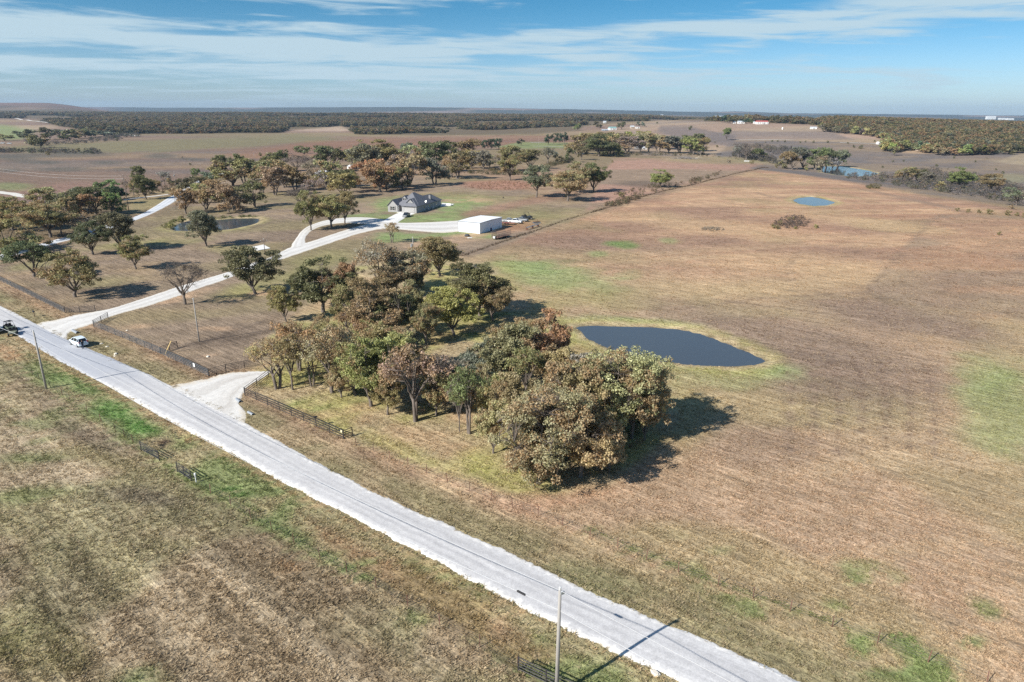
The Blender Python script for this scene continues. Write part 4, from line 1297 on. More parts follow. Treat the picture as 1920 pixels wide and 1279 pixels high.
CL['grove'] = [
    (508, 535, 729, 640, 92, 'T', 'sparse', 'leaning tan oak with bare lower limbs reaching over the white gateway gravel'),
    (548, 549, 731, 630, 54, 'O', 'sparse', 'slim olive oak right behind the gateway fence corner'),
    (553, 571, 695, 600, 76, 'R', 'sparse', 'rust topped oak on the upper left side of the grove'),
    (585, 587, 725, 630, 50, 'T', 'sparse', None), (620, 624, 736, 612, 82, 'T', 'sparse', 'grey twin trunked oak with thin tan leaves facing the fence'),
    (526, 548, 604, 537, 46, 'O', 'near', 'small olive oak at the upper left tip of the grove'),
    (602, 610, 585, 486, 106, 'G', 'near', 'large dark green oak at the upper left of the grove'),
    (648, 645, 580, 492, 60, 'R', 'near', 'orange and green oak right beside the large dark green oak'),
    (672, 675, 655, 578, 66, 'R', 'sparse', None), (704, 705, 645, 545, 104, 'O', 'near', 'broad dense olive oak in the middle of the grove'),
    (745, 738, 632, 552, 76, 'G', 'near', None), (716, 718, 552, 452, 84, 'B', 'sparse', 'tall greyish brown oak at the top of the grove, half bare'),
    (765, 765, 548, 470, 72, 'B', 'near', None), (784, 783, 550, 505, 28, 'G', 'near', 'small green cedar like oak at the right foot of the grey brown oaks'),
    (730, 730, 560, 500, 66, 'O', 'near', None), (826, 824, 517, 444, 74, 'O', 'near', 'olive oak with rounded crown at the top right, nearest the trailer'),
    (900, 900, 592, 496, 96, 'G', 'near', 'large dark green oak at the right shoulder of the grove, above the pond'),
    (926, 922, 602, 525, 64, 'O', 'near', None), (850, 853, 629, 540, 82, 'Y', 'near', 'pale yellow green twin trunked oak in the sunny opening of the grove'),
    (690, 702, 762, 636, 98, 'Y', 'near', 'dense yellowish oak at the front edge of the grove'), (742, 738, 735, 622, 86, 'Y', 'near', None),
    (780, 779, 789, 652, 100, 'P', 'sparse', 'pinkish brown half bare oak with thick grey trunk at the front edge'),
    (860, 863, 809, 712, 34, 'B', 'sparse', 'thin pole like young tree with few leaves, front edge of the grove'),
    (882, 876, 813, 688, 66, 'g', 'sparse', 'slender oak with green top and several pale stems at the front edge'),
    (945, 955, 722, 608, 104, 'O', 'near', None), (1034, 1020, 705, 582, 88, 'R', 'near', 'dark rust red oak beside the left end of the large pond'),
    (1020, 1000, 905, 728, 178, 'T', 'big', 'huge tan and olive oak at the front corner of the grove facing the road'),
    (1152, 1146, 822, 654, 170, 'T', 'big', 'huge dense tan oak at the right hand corner, below the pond'),
    (1082, 1082, 838, 682, 118, 'O', 'near', 'green oak wedged between the two huge tan oaks'),
    (1186, 1182, 822, 692, 100, 'T', 'near', None), (1092, 1085, 895, 748, 120, 'T', 'near', None), (908, 905, 722, 645, 72, 'K', 'near', None),
    (1115, 1110, 800, 668, 96, 'B', 'near', None), (985, 985, 760, 650, 70, 'O', 'sparse', None), (660, 655, 700, 620, 60, 'T', 'sparse', None), (1145, 1140, 885, 790, 60, 'T', 'near', None),
    (610, 612, 690, 612, 70, 'O', 'near', None), (640, 640, 722, 640, 66, 'T', 'sparse', None), (665, 668, 742, 645, 66, 'O', 'near', None), (720, 722, 700, 615, 80, 'O', 'near', None), (762, 764, 704, 618, 66, 'T', 'near', None),
    (690, 690, 612, 524, 66, 'O', 'near', None), (652, 652, 625, 540, 56, 'O', 'near', None), (806, 806, 764, 672, 66, 'B', 'sparse', None), (832, 834, 742, 664, 56, 'B', 'sparse', None), (798, 800, 646, 570, 48, 'O', 'near', None),
    (930, 930, 804, 700, 66, 'T', 'near', None), (905, 905, 774, 684, 66, 'O', 'near', None), (968, 968, 826, 704, 76, 'O', 'near', None), (965, 962, 704, 606, 76, 'O', 'near', None), (1004, 1004, 722, 616, 76, 'T', 'near', None),
    (1060, 1058, 762, 650, 80, 'T', 'near', None), (1125, 1122, 762, 662, 86, 'O', 'near', None), (872, 872, 602, 534, 56, 'O', 'near', None), (876, 876, 566, 506, 60, 'G', 'near', None), (770, 770, 604, 526, 56, 'O', 'near', None),
    (1200, 1196, 792, 694, 80, 'T', 'near', None), (1210, 1206, 826, 730, 56, 'T', 'near', None), (985, 985, 866, 752, 76, 'T', 'near', None), (600, 600, 640, 590, 40, 'T', 'sparse', None), (726, 728, 778, 694, 56, 'O', 'near', None), (818, 818, 778, 700, 60, 'T', 'near', None), (925, 925, 850, 750, 60, 'T', 'near', None), (640, 640, 745, 680, 50, 'T', 'near', None), (850, 850, 770, 690, 60, 'O', 'near', None), (700, 700, 660, 590, 60, 'T', 'near', None),
]
CL['wash'] = [
    (9, 9, 264, 252, 26, 'O', 'far'), (38, 38, 258, 246, 22, 'K', 'far'), (55, 55, 261, 243, 26, 'G', 'far'), (77, 77, 277, 252, 30, 'G', 'far'), (66, 66, 274, 254, 26, 'O', 'far'), (94, 94, 262, 240, 28, 'G', 'far'),
    (112, 112, 260, 243, 24, 'N', 'thin'), (131, 131, 264, 243, 30, 'G', 'far'), (146, 146, 260, 245, 24, 'O', 'far'), (160, 160, 258, 242, 28, 'G', 'far'), (178, 178, 256, 245, 24, 'K', 'far'), (196, 196, 256, 246, 24, 'K', 'far'), (222, 222, 255, 248, 16, 'G', 'far'),
    (1165, 1165, 243, 229, 14, 'G', 'far'), (1120, 1120, 240, 228, 15, 'G', 'far'), (1083, 1083, 245, 232, 12, 'g', 'far'), (1358, 1358, 230, 217, 14, 'E', 'far'), (1368, 1368, 232, 220, 13, 'G', 'far'), (1398, 1398, 232, 223, 10, 'E', 'far'), (1407, 1407, 231, 223, 9, 'g', 'far'),
    (1196, 1196, 237, 228, 8, 'K', 'far'), (1205, 1205, 238, 229, 8, 'K', 'far'),
]
PHR = {'grove': ('oak inside the grove', 'the white gateway gravel', (480, 720), 'oaks of the large grove'),
       'west': ('tree beyond the side road', 'the tall pole', (240, 380), 'trees beyond the side road'),
       'lane': ('tree along the thin pale lane', 'the side road', (345, 361), 'trees along the thin lane'),
       'north': ('tree of the wood behind the house', 'the house', (770, 375), 'trees behind the house'),
       'row': ('rounded evergreen in the far pasture', 'the big ranch clump', (1085, 270), 'dark evergreens in the pasture'),
       'ranch': ('oak in the clump behind the brown meadow', 'the brush pile', (1280, 294), 'oaks of the ranch clump'),
       'creek': ('tree along the creek scrub', 'the small oval pond', (1526, 377), 'trees along the creek'),
       'wash': ('tiny tree far off', 'the brush pile', (1280, 294), 'far off trees'),
       'lawn': ('oak', '', (0, 0), 'oaks on the lawn'), 'field': ('tree', '', (0, 0), 'lone trees')}
for cl, rows in CL.items():
    ph, lm, (lx, ly), grp = PHR[cl]
    groups = {}
    for k, r_ in enumerate(rows):
        if len(r_) < 8 or r_[7] is None: groups.setdefault(r_[5] + ('s' if r_[6] in ('bush',) else ''), []).append((math.hypot(r_[1] - lx, r_[2] - ly), k))
    lab = {}
    for ck, lst in groups.items():
        lst.sort()
        for j, (_, k) in enumerate(lst):
            body = ph if not ck.endswith('s') else ph.replace('tree', 'bushy tree', 1).replace('oak', 'bushy oak', 1)
            lab[k] = '%s %s,%s nearest to %s' % (COL[ck[0]][2], body, ORD[j] , lm) if len(lst) > 1 else '%s %s, only one of its colour' % (COL[ck[0]][2], body)
    for k, r_ in enumerate(rows):
        cx, fx, fy, ty, wd, col, kind = r_[:7]
        P = gp(fx, fy)
        h = height_for(P, ty)
        k_m = px_m(P)
        nm = {'ever': 'evergreen_tree', 'bush': 'bushy_tree'}.get(kind, 'bare_tree' if col == 'N' else 'oak_tree')
        label = r_[7] if len(r_) > 7 and r_[7] else lab[k]
        o = plant(kind, P, max(h, 2.0) * 1.0, wd / k_m * {'grove': 1.1 if kind == 'big' else 1.22, 'north': 1.28, 'west': 1.28, 'ranch': 1.4, 'creek': 1.25}.get(cl, 1.1), col, name=nm, label=label, group=grp)
        o.location.x += (cx - fx) / k_m * .5


# ---- individual trees of the wood edges: the rest of the 300 that show largest
def along(px, step_m):
    P = [gp(*p).to_2d() for p in px]
    return resample(P, step_m)


n_edge = {}
EDGES = [([(1545, 247), (1600, 252), (1640, 256), (1663, 263), (1668, 286), (1690, 284), (1705, 281), (1735, 286), (1768, 292), (1830, 292), (1895, 290)], 9.5, 'tree edging the hill wood', 'trees edging the right hand wood', 'OKGTOYGRKO'),
         ([(655, 246), (672, 253), (700, 254), (800, 255), (900, 254), (1000, 253), (1085, 247)], 12, 'tree edging the long far wood', 'trees edging the long wood', 'OTGKRTBYOT')]
rg_ = random.Random(5)
for px_, st_, lb, grp, cols in EDGES:
    for p in along(px_, st_):
        if ntree >= 299: break
        x_, y_ = p.x + rg_.uniform(-3, 3), p.y + rg_.uniform(-2, 10)
        plant('far', Vector((x_, y_, zat(x_, y_))), rg_.uniform(9, 13.5), rg_.uniform(11, 16), (cc_ := rg_.choice(cols)), name='oak_tree', label='%s %s,%s of its colour counted from the left' % (COL[cc_][2], lb, ' first' if n_edge.setdefault((cc_, lb), 0) == 0 else ORD[min(19, n_edge[(cc_, lb)])]), group=grp, jit=.2)
        n_edge[(cc_, lb)] += 1
print('trees', ntree, n_edge)


# ------------------------------------------------------------------ scattered masses by geometry nodes
def scatter(name, P, scl, rot, tint, protos, label, kind='stuff', group=None):
    """one object: points that carry size, turn and colour; geometry nodes set one of the small meshes on each"""
    me = bpy.data.meshes.new(name)
    n = len(P)
    me.vertices.add(n); me.vertices.foreach_set('co', np.asarray(P, np.float32).ravel())
    a = me.attributes.new('scl', 'FLOAT_VECTOR', 'POINT'); a.data.foreach_set('vector', np.asarray(scl, np.float32).ravel())
    a = me.attributes.new('rot', 'FLOAT', 'POINT'); a.data.foreach_set('value', np.asarray(rot, np.float32))
    a = me.attributes.new('pick', 'INT', 'POINT'); a.data.foreach_set('value', np.random.RandomState(n).randint(0, len(protos), n).astype(np.int32))
    a = me.attributes.new('tint', 'FLOAT_COLOR', 'POINT'); t4 = np.ones((n, 4), np.float32); t4[:, :3] = tint; a.data.foreach_set('color', t4.ravel())
    o = link(name, me)
    tree = bpy.data.node_groups.new(name + '_scatter', 'GeometryNodeTree')
    tree.interface.new_socket(name='Geometry', in_out='INPUT', socket_type='NodeSocketGeometry')
    tree.interface.new_socket(name='Geometry', in_out='OUTPUT', socket_type='NodeSocketGeometry')
    N, L = tree.nodes, tree.links
    gi, go = N.new('NodeGroupInput'), N.new('NodeGroupOutput')
    coll = bpy.data.collections.new(name + '_pieces')
    for k, m_ in enumerate(protos):
        oo = bpy.data.objects.new(name + '_piece', m_)
        coll.objects.link(oo)
    ci = N.new('GeometryNodeCollectionInfo'); ci.inputs['Collection'].default_value = coll
    ci.inputs['Separate Children'].default_value = True; ci.inputs['Reset Children'].default_value = True
    iop = N.new('GeometryNodeInstanceOnPoints')
    iop.inputs['Pick Instance'].default_value = True

    def na(nm, dt):
        q = N.new('GeometryNodeInputNamedAttribute'); q.data_type = dt; q.inputs['Name'].default_value = nm
        return q.outputs['Attribute']
    cx = N.new('ShaderNodeCombineXYZ'); L.new(na('rot', 'FLOAT'), cx.inputs['Z'])
    L.new(gi.outputs[0], iop.inputs['Points']); L.new(ci.outputs[0], iop.inputs['Instance'])
    L.new(na('pick', 'INT'), iop.inputs['Instance Index'])
    L.new(cx.outputs[0], iop.inputs['Rotation']); L.new(na('scl', 'FLOAT_VECTOR'), iop.inputs['Scale'])
    L.new(iop.outputs[0], go.inputs[0])
    md = o.modifiers.new('scatter', 'NODES'); md.node_group = tree
    tag(o, label, kind=kind, group=group)
    return o


def crown_only(seed, tips, each, size, spread, base, low, mt, lump=.25):
    rg = np.random.RandomState(seed)
    tr, cr = tree_proto(seed, tips, each, size, spread, base, 4, lump, low=low, twigs=False)
    cr.materials[0] = mt
    return cr


WOODP = [crown_only(200 + i, 46, 20, .85, 1.5, .05, -.75, M_LEAFI) for i in range(4)]
pal = np.array([COL[k][0] for k in 'OOTTGGKBTRPOKKE']) * .52


def wood_points(polys, n, ymax, seed, sp=10.0, amin=-1.3, amax=1.3):
    rg = np.random.RandomState(seed)
    # jittered lattice whose spacing grows with distance
    out = []
    y = 500.0
    while y < ymax:
        st = sp * (1 + max(0, y - 1500) / 3500)
        xs = np.arange(amin * y, amax * y, st)
        xs = xs + rg.uniform(-.9, .9, len(xs)) * st
        ys = y + rg.uniform(-.9, .9, len(xs)) * st
        out.append(np.stack([xs, ys], 1))
        y += st
    P = np.concatenate(out)
    Z = hz(P[:, 0], P[:, 1])
    u, v, _ = project(P[:, 0], P[:, 1], Z)
    k = np.zeros(len(P), bool)
    for pts in polys: k |= inside(u, v, pts)
    return P[k], Z[k], rg


P, Z, rg = wood_points([WOODS_PX[0], WOODS_PX[2]], 0, 5200, 3)
keepm = vn(P[:, 0], P[:, 1], 260, 5, 3, ax=1.6) > .42
P, Z = P[keepm], Z[keepm]
print('wood', len(P))
n = len(P)
big = 1 + np.clip(P[:, 1] - 1500, 0, 4000) / 5000
ti = pal[rg.randint(0, len(pal), n)] * (.75 + .5 * rg.rand(n, 1)) * (.8 + .5 * vn(P[:, 0], P[:, 1], 90, 9, 2))[:, None]
hgt_ = rg.uniform(.55, 1.3, n)
wdt_ = rg.uniform(1.2, 1.8, n) * big
scatter('far_woodland', np.column_stack([P, Z - .8]), np.stack([wdt_, wdt_, hgt_], 1), rg.uniform(0, 6.28, n), ti, WOODP,
        'long band of mixed autumn oak woodland across the middle distance')
P, Z, rg = wood_points([WOODS_PX[1]], 0, 3000, 4, 9.0, .2, 1.2)
print('wood2', len(P))
n = len(P)
ti = (.58 * np.array([COL[k][0] for k in "OKGOKGYTRO"]))[rg.randint(0, 10, n)] * (.8 + .4 * rg.rand(n, 1))
wdt_ = rg.uniform(1.1, 1.7, n); hgt_ = rg.uniform(.85, 1.3, n)
scatter('hill_woodland', np.column_stack([P, Z - .5]), np.stack([wdt_, wdt_, hgt_], 1), rg.uniform(0, 6.28, n), ti, WOODP,
        'dense green and rust woodland covering the hill at the right')

# skyline scrub on the left hill
# grey brush in the creek valley and other low masses
BUSHP = [crown_only(220 + i, 26, 14, .75, 1.6, .0, -.9, M_LEAFI, .4) for i in range(3)]


def brush(name, polys, count, lo, hi, cols, label, seed, squash=.8):
    rg = np.random.RandomState(seed)
    pts = []
    for pg in polys:
        xs = [p[0] for p in pg]; ys = [p[1] for p in pg]
        k = int(count / len(polys)); c = 0
        u = rg.uniform(min(xs), max(xs), k * 6); v = rg.uniform(min(ys), max(ys), k * 6)
        ok = inside(u, v, pg)
        for a, b_ in zip(u[ok][:k], v[ok][:k]):
            pts.append(gp(a, b_))
    Pm = np.array([list(p) for p in pts]); n = len(Pm)
    s = rg.uniform(lo, hi, n) / 10
    ti = np.array(cols)[rg.randint(0, len(cols), n)] * (.8 + .4 * rg.rand(n, 1))
    Pm[:, 2] -= s * 1.2
    return scatter(name, Pm, np.stack([s, s, s * squash], 1), rg.uniform(0, 6.28, n), ti, BUSHP, label)


GRB = [(.150, .135, .130), (.17, .145, .13), (.12, .115, .105), (.13, .125, .085)]
brush('creek_scrub', [[(1640, 328), (1700, 335), (1790, 350), (1920, 372), (1920, 384), (1840, 372), (1700, 352), (1580, 334)], [(1380, 282), (1440, 290), (1470, 312), (1420, 302), (1370, 292)],
                      [(1720, 318), (1820, 330), (1920, 352), (1920, 368), (1800, 352), (1700, 332)], [(1400, 270), (1480, 278), (1560, 285), (1560, 300), (1450, 290)]],
      900, 3.0, 6.5, GRB, 'grey leafless scrub filling the creek valley beyond the ridge', 11)
brush('wash_scrub', [[(0, 281), (90, 284), (190, 284), (190, 289), (90, 288), (0, 287)], [(45, 266), (130, 268), (170, 262), (230, 256), (235, 262), (160, 270), (60, 275)],
                     [(195, 254), (262, 251), (262, 257), (200, 260)]], 260, 4, 8, GRB[:3] + [(.09, .11, .07)], 'dark scrub along the wash in the left pasture', 12)
brush('fence_weeds', [[(1290, 340), (1350, 322), (1355, 326), (1295, 347)], [(1150, 392 - 25), (1220, 345), (1290, 340), (1290, 350), (1180, 372)], [(1130, 385), (1190, 368), (1200, 374), (1150, 390)]],
      170, 1.2, 3.0, [(.15, .115, .08), (.19, .135, .09), (.13, .12, .07)], 'tall brown weeds beside the field fence', 13)
brush('hollow_weeds', [[(240, 362), (340, 346), (420, 310), (425, 318), (345, 356), (250, 372)]], 90, 1.2, 2.6, [(.16, .12, .08), (.12, .11, .07)], 'brown weeds along the lane behind the side road', 14)
brush('thicket', [[(1445, 424), (1475, 408), (1505, 409), (1528, 424), (1500, 431), (1460, 431)]], 90, 1.0, 2.4, [(.15, .115, .10), (.17, .13, .105)], 'purplish brown briar thicket in the mown field', 15)
brush('pale_weeds', [[(1310, 431), (1325, 426), (1352, 427), (1358, 432), (1335, 434)]], 60, .8, 1.5, [(.36, .30, .24), (.30, .25, .19)], 'patch of pale grey standing weeds in the mown field', 16, .6)
brush('ridge_weeds', [[(1624, 350), (1650, 349), (1648, 354), (1626, 354)], [(1330, 290), (1420, 296), (1470, 306), (1440, 304), (1330, 296)]], 90, 1.2, 3, [(.24, .21, .17), (.19, .16, .07), (.15, .14, .08)], 'weeds and shrubs at the head of the ridge', 17)
brush('pond_reeds', [[(303, 424), (325, 413), (336, 410), (332, 418), (318, 430), (308, 431)], [(395, 409), (480, 404), (486, 407), (400, 411)]], 90, .6, 1.5, [(.16, .17, .06), (.19, .17, .09), (.12, .16, .05)], 'green and straw coloured reeds at the narrow pond', 18)
brush('meadow_weeds', [[(870, 352), (900, 342), (960, 338), (1005, 345), (1010, 352), (940, 357)]], 220, .7, 1.4, [(.27, .155, .10), (.31, .20, .12)], 'knee high reddish weeds behind the mown house lawn', 19, .6)
brush('edge_scrub', [[(1010, 312), (1060, 300), (1080, 302), (1030, 314)], [(860, 325), (930, 318), (1000, 324), (960, 330)], [(1160, 288), (1320, 288), (1330, 294), (1180, 292)], [(1120, 262), (1240, 262), (1290, 268), (1200, 258)]],
      420, 1.5, 4, [(.14, .12, .08), (.17, .14, .07), (.12, .12, .07)], 'low scrub between the scattered oaks', 20)

brush('grove_undergrowth', [[(500, 720), (560, 660), (640, 600), (720, 560), (800, 600), (780, 700), (860, 760), (960, 800), (900, 740), (780, 780), (640, 735), (540, 728)], [(950, 800), (1120, 760), (1230, 800), (1150, 890), (1010, 900)]],
      260, .5, 1.5, [(.30, .22, .13), (.22, .20, .10), (.34, .24, .15), (.17, .17, .08)], 'low tan brush and leaf litter under the grove', 21)

# countable cedars and bushes
DOTS = [(1448, 428, 10, 'O'), (1458, 430, 9, 'O'), (1530, 428, 9, 'Y'), (1487, 412, 7, 'O'), (1478, 413, 7, 'O'), (1462, 422, 10, 'O'), (1492, 430, 7, 'Y'),
        (1165, 370, 12, 'O'), (1176, 376, 10, 'O'), (1060, 369 + 0, 5, 'O'), (1148, 305, 5, 'O'), (1116, 303, 4, 'O'), (1874, 441, 9, 'O'), (1794, 396, 8, 'O'), (1815, 398, 8, 'O'),
        (1835, 400, 9, 'O'), (1855, 402, 12, 'O'), (1890, 404, 12, 'O'), (1905, 405, 9, 'O'), (1895, 392, 10, 'P'), (1920, 408, 12, 'O'), (944, 372, 4, 'B'), (357, 310, 5, 'G'),
        (342, 296 + 0, 4, 'B'), (487, 293, 8, 'O'), (537, 288, 9, 'G'), (556, 285, 12, 'G'), (578, 288, 9, 'O'), (1674, 304, 4, 'G'), (1694, 303, 4, 'G'), (1655, 315, 5, 'G'), (1756, 313, 6, 'G'), (1789, 297, 5, 'G'), (1828, 304, 4, 'G'),
        (1880, 326, 6, 'G'), (1867, 319, 4, 'G'), (1777, 318, 4, 'B'), (1850, 298, 4, 'B'), (1614, 279, 8, 'G'), (1600, 277, 6, 'G'), (1590, 270, 4, 'G'), (1552, 268, 5, 'G'), (1525, 268, 5, 'G'), (1510, 267, 4, 'G'), (1500, 268, 4, 'G'),
        (1472, 267, 4, 'G'), (1458, 266, 4, 'G'), (1448, 266, 4, 'G'), (1434, 268, 4, 'B'), (1340, 268, 4, 'B'), (1344, 276, 5, 'O'), (1295, 244, 9, 'G'), (1252, 227, 4, 'B'), (1232, 232, 4, 'G'), (1640, 266, 4, 'G'), (1665, 272 + 5, 10, 'O'),
        (90, 291, 8, 'O'), (96, 286, 9, 'Y'), (146, 285, 9, 'O'), (219, 264, 5, 'G'), (343, 418, 16, 'Y'), (322, 430, 16, 'Y'), (1540, 318, 8, 'Y'), (1510, 320, 9, 'Y'), (1456, 315, 9, 'O'), (1366, 306, 8, 'B'), (1410, 308, 9, 'O')]
OWN = {(343, 418): 'bright yellow green round bush at the tip of the narrow pond', (322, 430): 'yellow green sprawling bush on the left bank of the narrow pond',
       (1874, 441): 'small olive cedar alone in the unmown block at the right', (1665, 277): 'olive bush in front of the right hand wood',
       (1530, 428): 'golden cedar standing apart on the right of the briar thicket', (944, 372): 'tiny brown bush on the lawn between the house and the lone oak',
       (1295, 244): 'dark round bush on the slope of the far meadow'}
for k, (x_, y_, wpx, cc_) in enumerate(DOTS):
    P = gp(x_, y_)
    wm = wpx / px_m(P)
    if (x_, y_) in OWN: lb, g_ = OWN[(x_, y_)], None
    elif 1440 <= x_ <= 1500 and y_ > 405: lb, g_ = 'small dark cedar growing out of the briar thicket', 'cedars in the thicket'
    elif x_ > 1780 and y_ > 390: lb, g_ = 'low dark cedar in the row on the ridge at the right edge', 'cedars on the ridge'
    elif y_ < 272 and 1420 < x_ < 1560: lb, g_ = 'dark cedar dot in the row below the pale hill lane', 'cedars below the hill lane'
    elif 1440 <= x_ <= 1480 and y_ < 330: lb, g_ = 'olive bush at the left foot of the creek trees', None
    elif y_ < 330 and x_ > 1740: lb, g_ = 'dark cedar dot on the slope between the hill wood and the flat topped trees', 'cedars on the far slope'
    elif y_ < 330 and x_ > 1400: lb, g_ = 'dark cedar dot scattered over the creek valley pasture', 'cedars dotting the valley'
    elif x_ > 1000: lb, g_ = 'small bush in the brown meadow by the field fence', 'bushes of the brown meadow'
    else: lb, g_ = 'small bush in the open left pasture', 'bushes of the left pasture'
    trunk, crown = PROTO['bush'][k % 3]
    o = link('cedar_bush', crown, None)
    o.location = (P.x, P.y, P.z - .1); o.rotation_euler.z = k * 1.3
    o.scale = (wm / 10, wm / 10, wm / 10 * .85)
    c = COL[cc_][0]; o.color = (*[q * 1.0 for q in c], COL[cc_][1])
    tag(o, lb, 'bush', g_)

for grp_, lm_, (lx, ly) in [('bushes of the brown meadow', 'the yellow green fence oak', (1236, 351)), ('bushes of the left pasture', 'the side road', (345, 361)), ('cedars dotting the valley', 'the small oval pond', (1526, 377)),
                            ('cedars below the hill lane', 'the white trailers', (1651, 271)), ('cedars on the far slope', 'the steep cabin', (1725, 283)), ('cedars on the ridge', 'the small oval pond', (1526, 377)), ('cedars in the thicket', 'the small oval pond', (1526, 377))]:
    ob = [o for o in C.objects if o.get('group') == grp_]
    ps = []
    for o in ob:
        u_, v_, _ = project(o.location.x, o.location.y, o.location.z)
        ps.append((math.hypot(float(u_) - lx, float(v_) - ly), o))
    ps.sort(key=lambda q: q[0])
    for j, (_, o) in enumerate(ps):
        o['label'] = '%s,%s nearest to %s' % (o['label'].replace(' by the field fence', '').replace('dot in the row below', 'dot below').replace(' growing out of', ' in').replace(' between the hill wood and the flat topped trees', ' below the hill wood').replace(' scattered over the creek valley pasture', ' in the creek valley').replace(' in the row on the ridge at the right edge', ' in the row on the ridge'), ORD[min(j, 19)], lm_)
# ------------------------------------------------------------------ grass tufts near the camera
def tuft_mesh(seed, n=11, h=.3, r=.17):
    rg = np.random.RandomState(seed)
    b = MB()
    for i in range(n):
        a = rg.uniform(0, 6.28); q = r * math.sqrt(rg.rand())
        x0, y0 = q * math.cos(a), q * math.sin(a)
        a2 = a + rg.uniform(-.9, .9); hh = h * rg.uniform(.45, 1.1); ln = hh * rg.uniform(.3, 1.0); wd = rg.uniform(.018, .040)
        px_, py_ = -math.sin(a2) * wd, math.cos(a2) * wd
        b.add([(x0 - px_, y0 - py_, -.02), (x0 + px_, y0 + py_, -.02), (x0 + ln * .45 * math.cos(a2) + px_ * .8, y0 + ln * .45 * math.sin(a2) + py_ * .8, hh * .7),
               (x0 + ln * math.cos(a2), y0 + ln * math.sin(a2), hh)], [(0, 1, 2), (0, 2, 3)])
    return b.mesh("tuft", M_GRASS)


M_GRASS = bpy.data.materials.new("grass_blades"); M_GRASS.use_nodes = True
t = NT(M_GRASS.node_tree)
a = t.n('ShaderNodeAttribute', attribute_name='tint', attribute_type='INSTANCER')
d = t.n('ShaderNodeBsdfDiffuse'); t.put(d.inputs[0], a.outputs['Color'])
tr = t.n('ShaderNodeBsdfTranslucent'); t.put(tr.inputs[0], a.outputs['Color'])
mx = t.n('ShaderNodeMixShader'); mx.inputs[0].default_value = .3
t.t.links.new(d.outputs[0], mx.inputs[1]); t.t.links.new(tr.outputs[0], mx.inputs[2])
t.put(t.n('ShaderNodeOutputMaterial').inputs[0], mx.outputs[0])
TUFTS = [tuft_mesh(300 + i, 11 + i, .30 + .04 * i, .16 + .03 * i) for i in range(4)]


def grass_field():
    rg = np.random.RandomState(77)
    out = []
    for y0 in range(22, 330, 8):
        y1 = y0 + 8
        xw = y1 * .98 + 12
        n = int(2 * xw * (y1 - y0) * 20 * math.exp(-(y0 - 22) / 55.))
        x_ = rg.uniform(-xw, xw, n); y_ = rg.uniform(y0, y1, n)
        out.append(np.stack([x_, y_], 1))
    P = np.concatenate(out)
    Z = hz(P[:, 0], P[:, 1])
    u, v, _ = project(P[:, 0], P[:, 1], Z)
    k = (u > -130) & (u < 2050) & (v < 1420)
    P, Z, u, v = P[k], Z[k], u[k], v[k]
    dr_ = sdist(u, v, ROAD_UP + ROAD_LO[::-1]); k = dr_ > -np.clip((v - 213) / 500 * 7, 1, 8) * rg.rand(len(u)) ** 2.5
    for pts in CLEAR_PX: k &= ~inside(u, v, pts)
    for nm, (p, lv) in POND.items():
        k &= ~(sdist(P[:, 0], P[:, 1], p) < .5) if abs(p[0][0]) < 400 else True
    # clumpiness
    cl = .4 * vn(P[:, 0], P[:, 1], .9, 101, 2) + .6 * vn(P[:, 0], P[:, 1], .75, 102, 2, rot=R_(-40), ax=9)
    k &= (cl + .5 * rg.rand(len(P))) > .55
    P, Z, cl = P[k], Z[k], cl[k]
    tone = paint(P[:, 0], P[:, 1], Z)
    n = len(P)
    j = rg.rand(n, 1)
    g = tone[:, 1:2] / (tone[:, 0:1] + 1e-3)
    tint = tone * (.85 + .7 * j)
    st = rg.rand(n, 1) > .72
    tint = np.where(st & (g < .95), tint * .5 + np.array([.58, .46, .31]) * .5, tint)
    u, v, _ = project(P[:, 0], P[:, 1], Z)
    lawn = inside(u, v, [(-200, 480), (140, 452), (350, 362), (620, 330), (900, 330), (1120, 395), (1000, 440), (800, 540), (640, 600), (480, 690), (390, 700), (130, 582), (-200, 450)])
    s = rg.uniform(.30, .72, n) * (.6 + .7 * cl) * np.where(lawn, .5, 1.0)
    left = v > np.interp(u, [p[0] for p in ROAD_LO], [p[1] for p in ROAD_LO])
    s = s * np.where(left, 1.08, .92)
    s = s * (1 + np.clip(np.hypot(P[:, 0], P[:, 1]) - 100, 0, 240) / 300)
    return scatter('grass', np.column_stack([P, Z]), np.stack([s * 1.25, s * 1.25, s * .85], 1), rg.uniform(0, 6.28, n), np.clip(tint, 0, .85), TUFTS,
                   'dry clumpy pasture grass on both sides of the road'), n


CLEAR_PX = [[(71, 606), (105, 599), (200, 581), (320, 542), (432, 509), (543, 463), (561, 437), (612, 412), (720, 412), (866, 412), (866, 436), (724, 432), (632, 454), (560, 478), (450, 516), (320, 563), (176, 609), (124, 630)],
            [(331, 720), (392, 707), (473, 695), (512, 694), (456, 742), (462, 791)], [(-60, 490), (80, 454), (259, 403), (345, 354), (352, 360), (275, 408), (92, 462), (-60, 505)]]
gr_, ng = grass_field()
print('tufts', ng)

# ------------------------------------------------------------------ limestone pebbles and stones at the road edges
M_STONE = mat("limestone", (.66, .60, .50), .9, noise=.2, nscale=3)


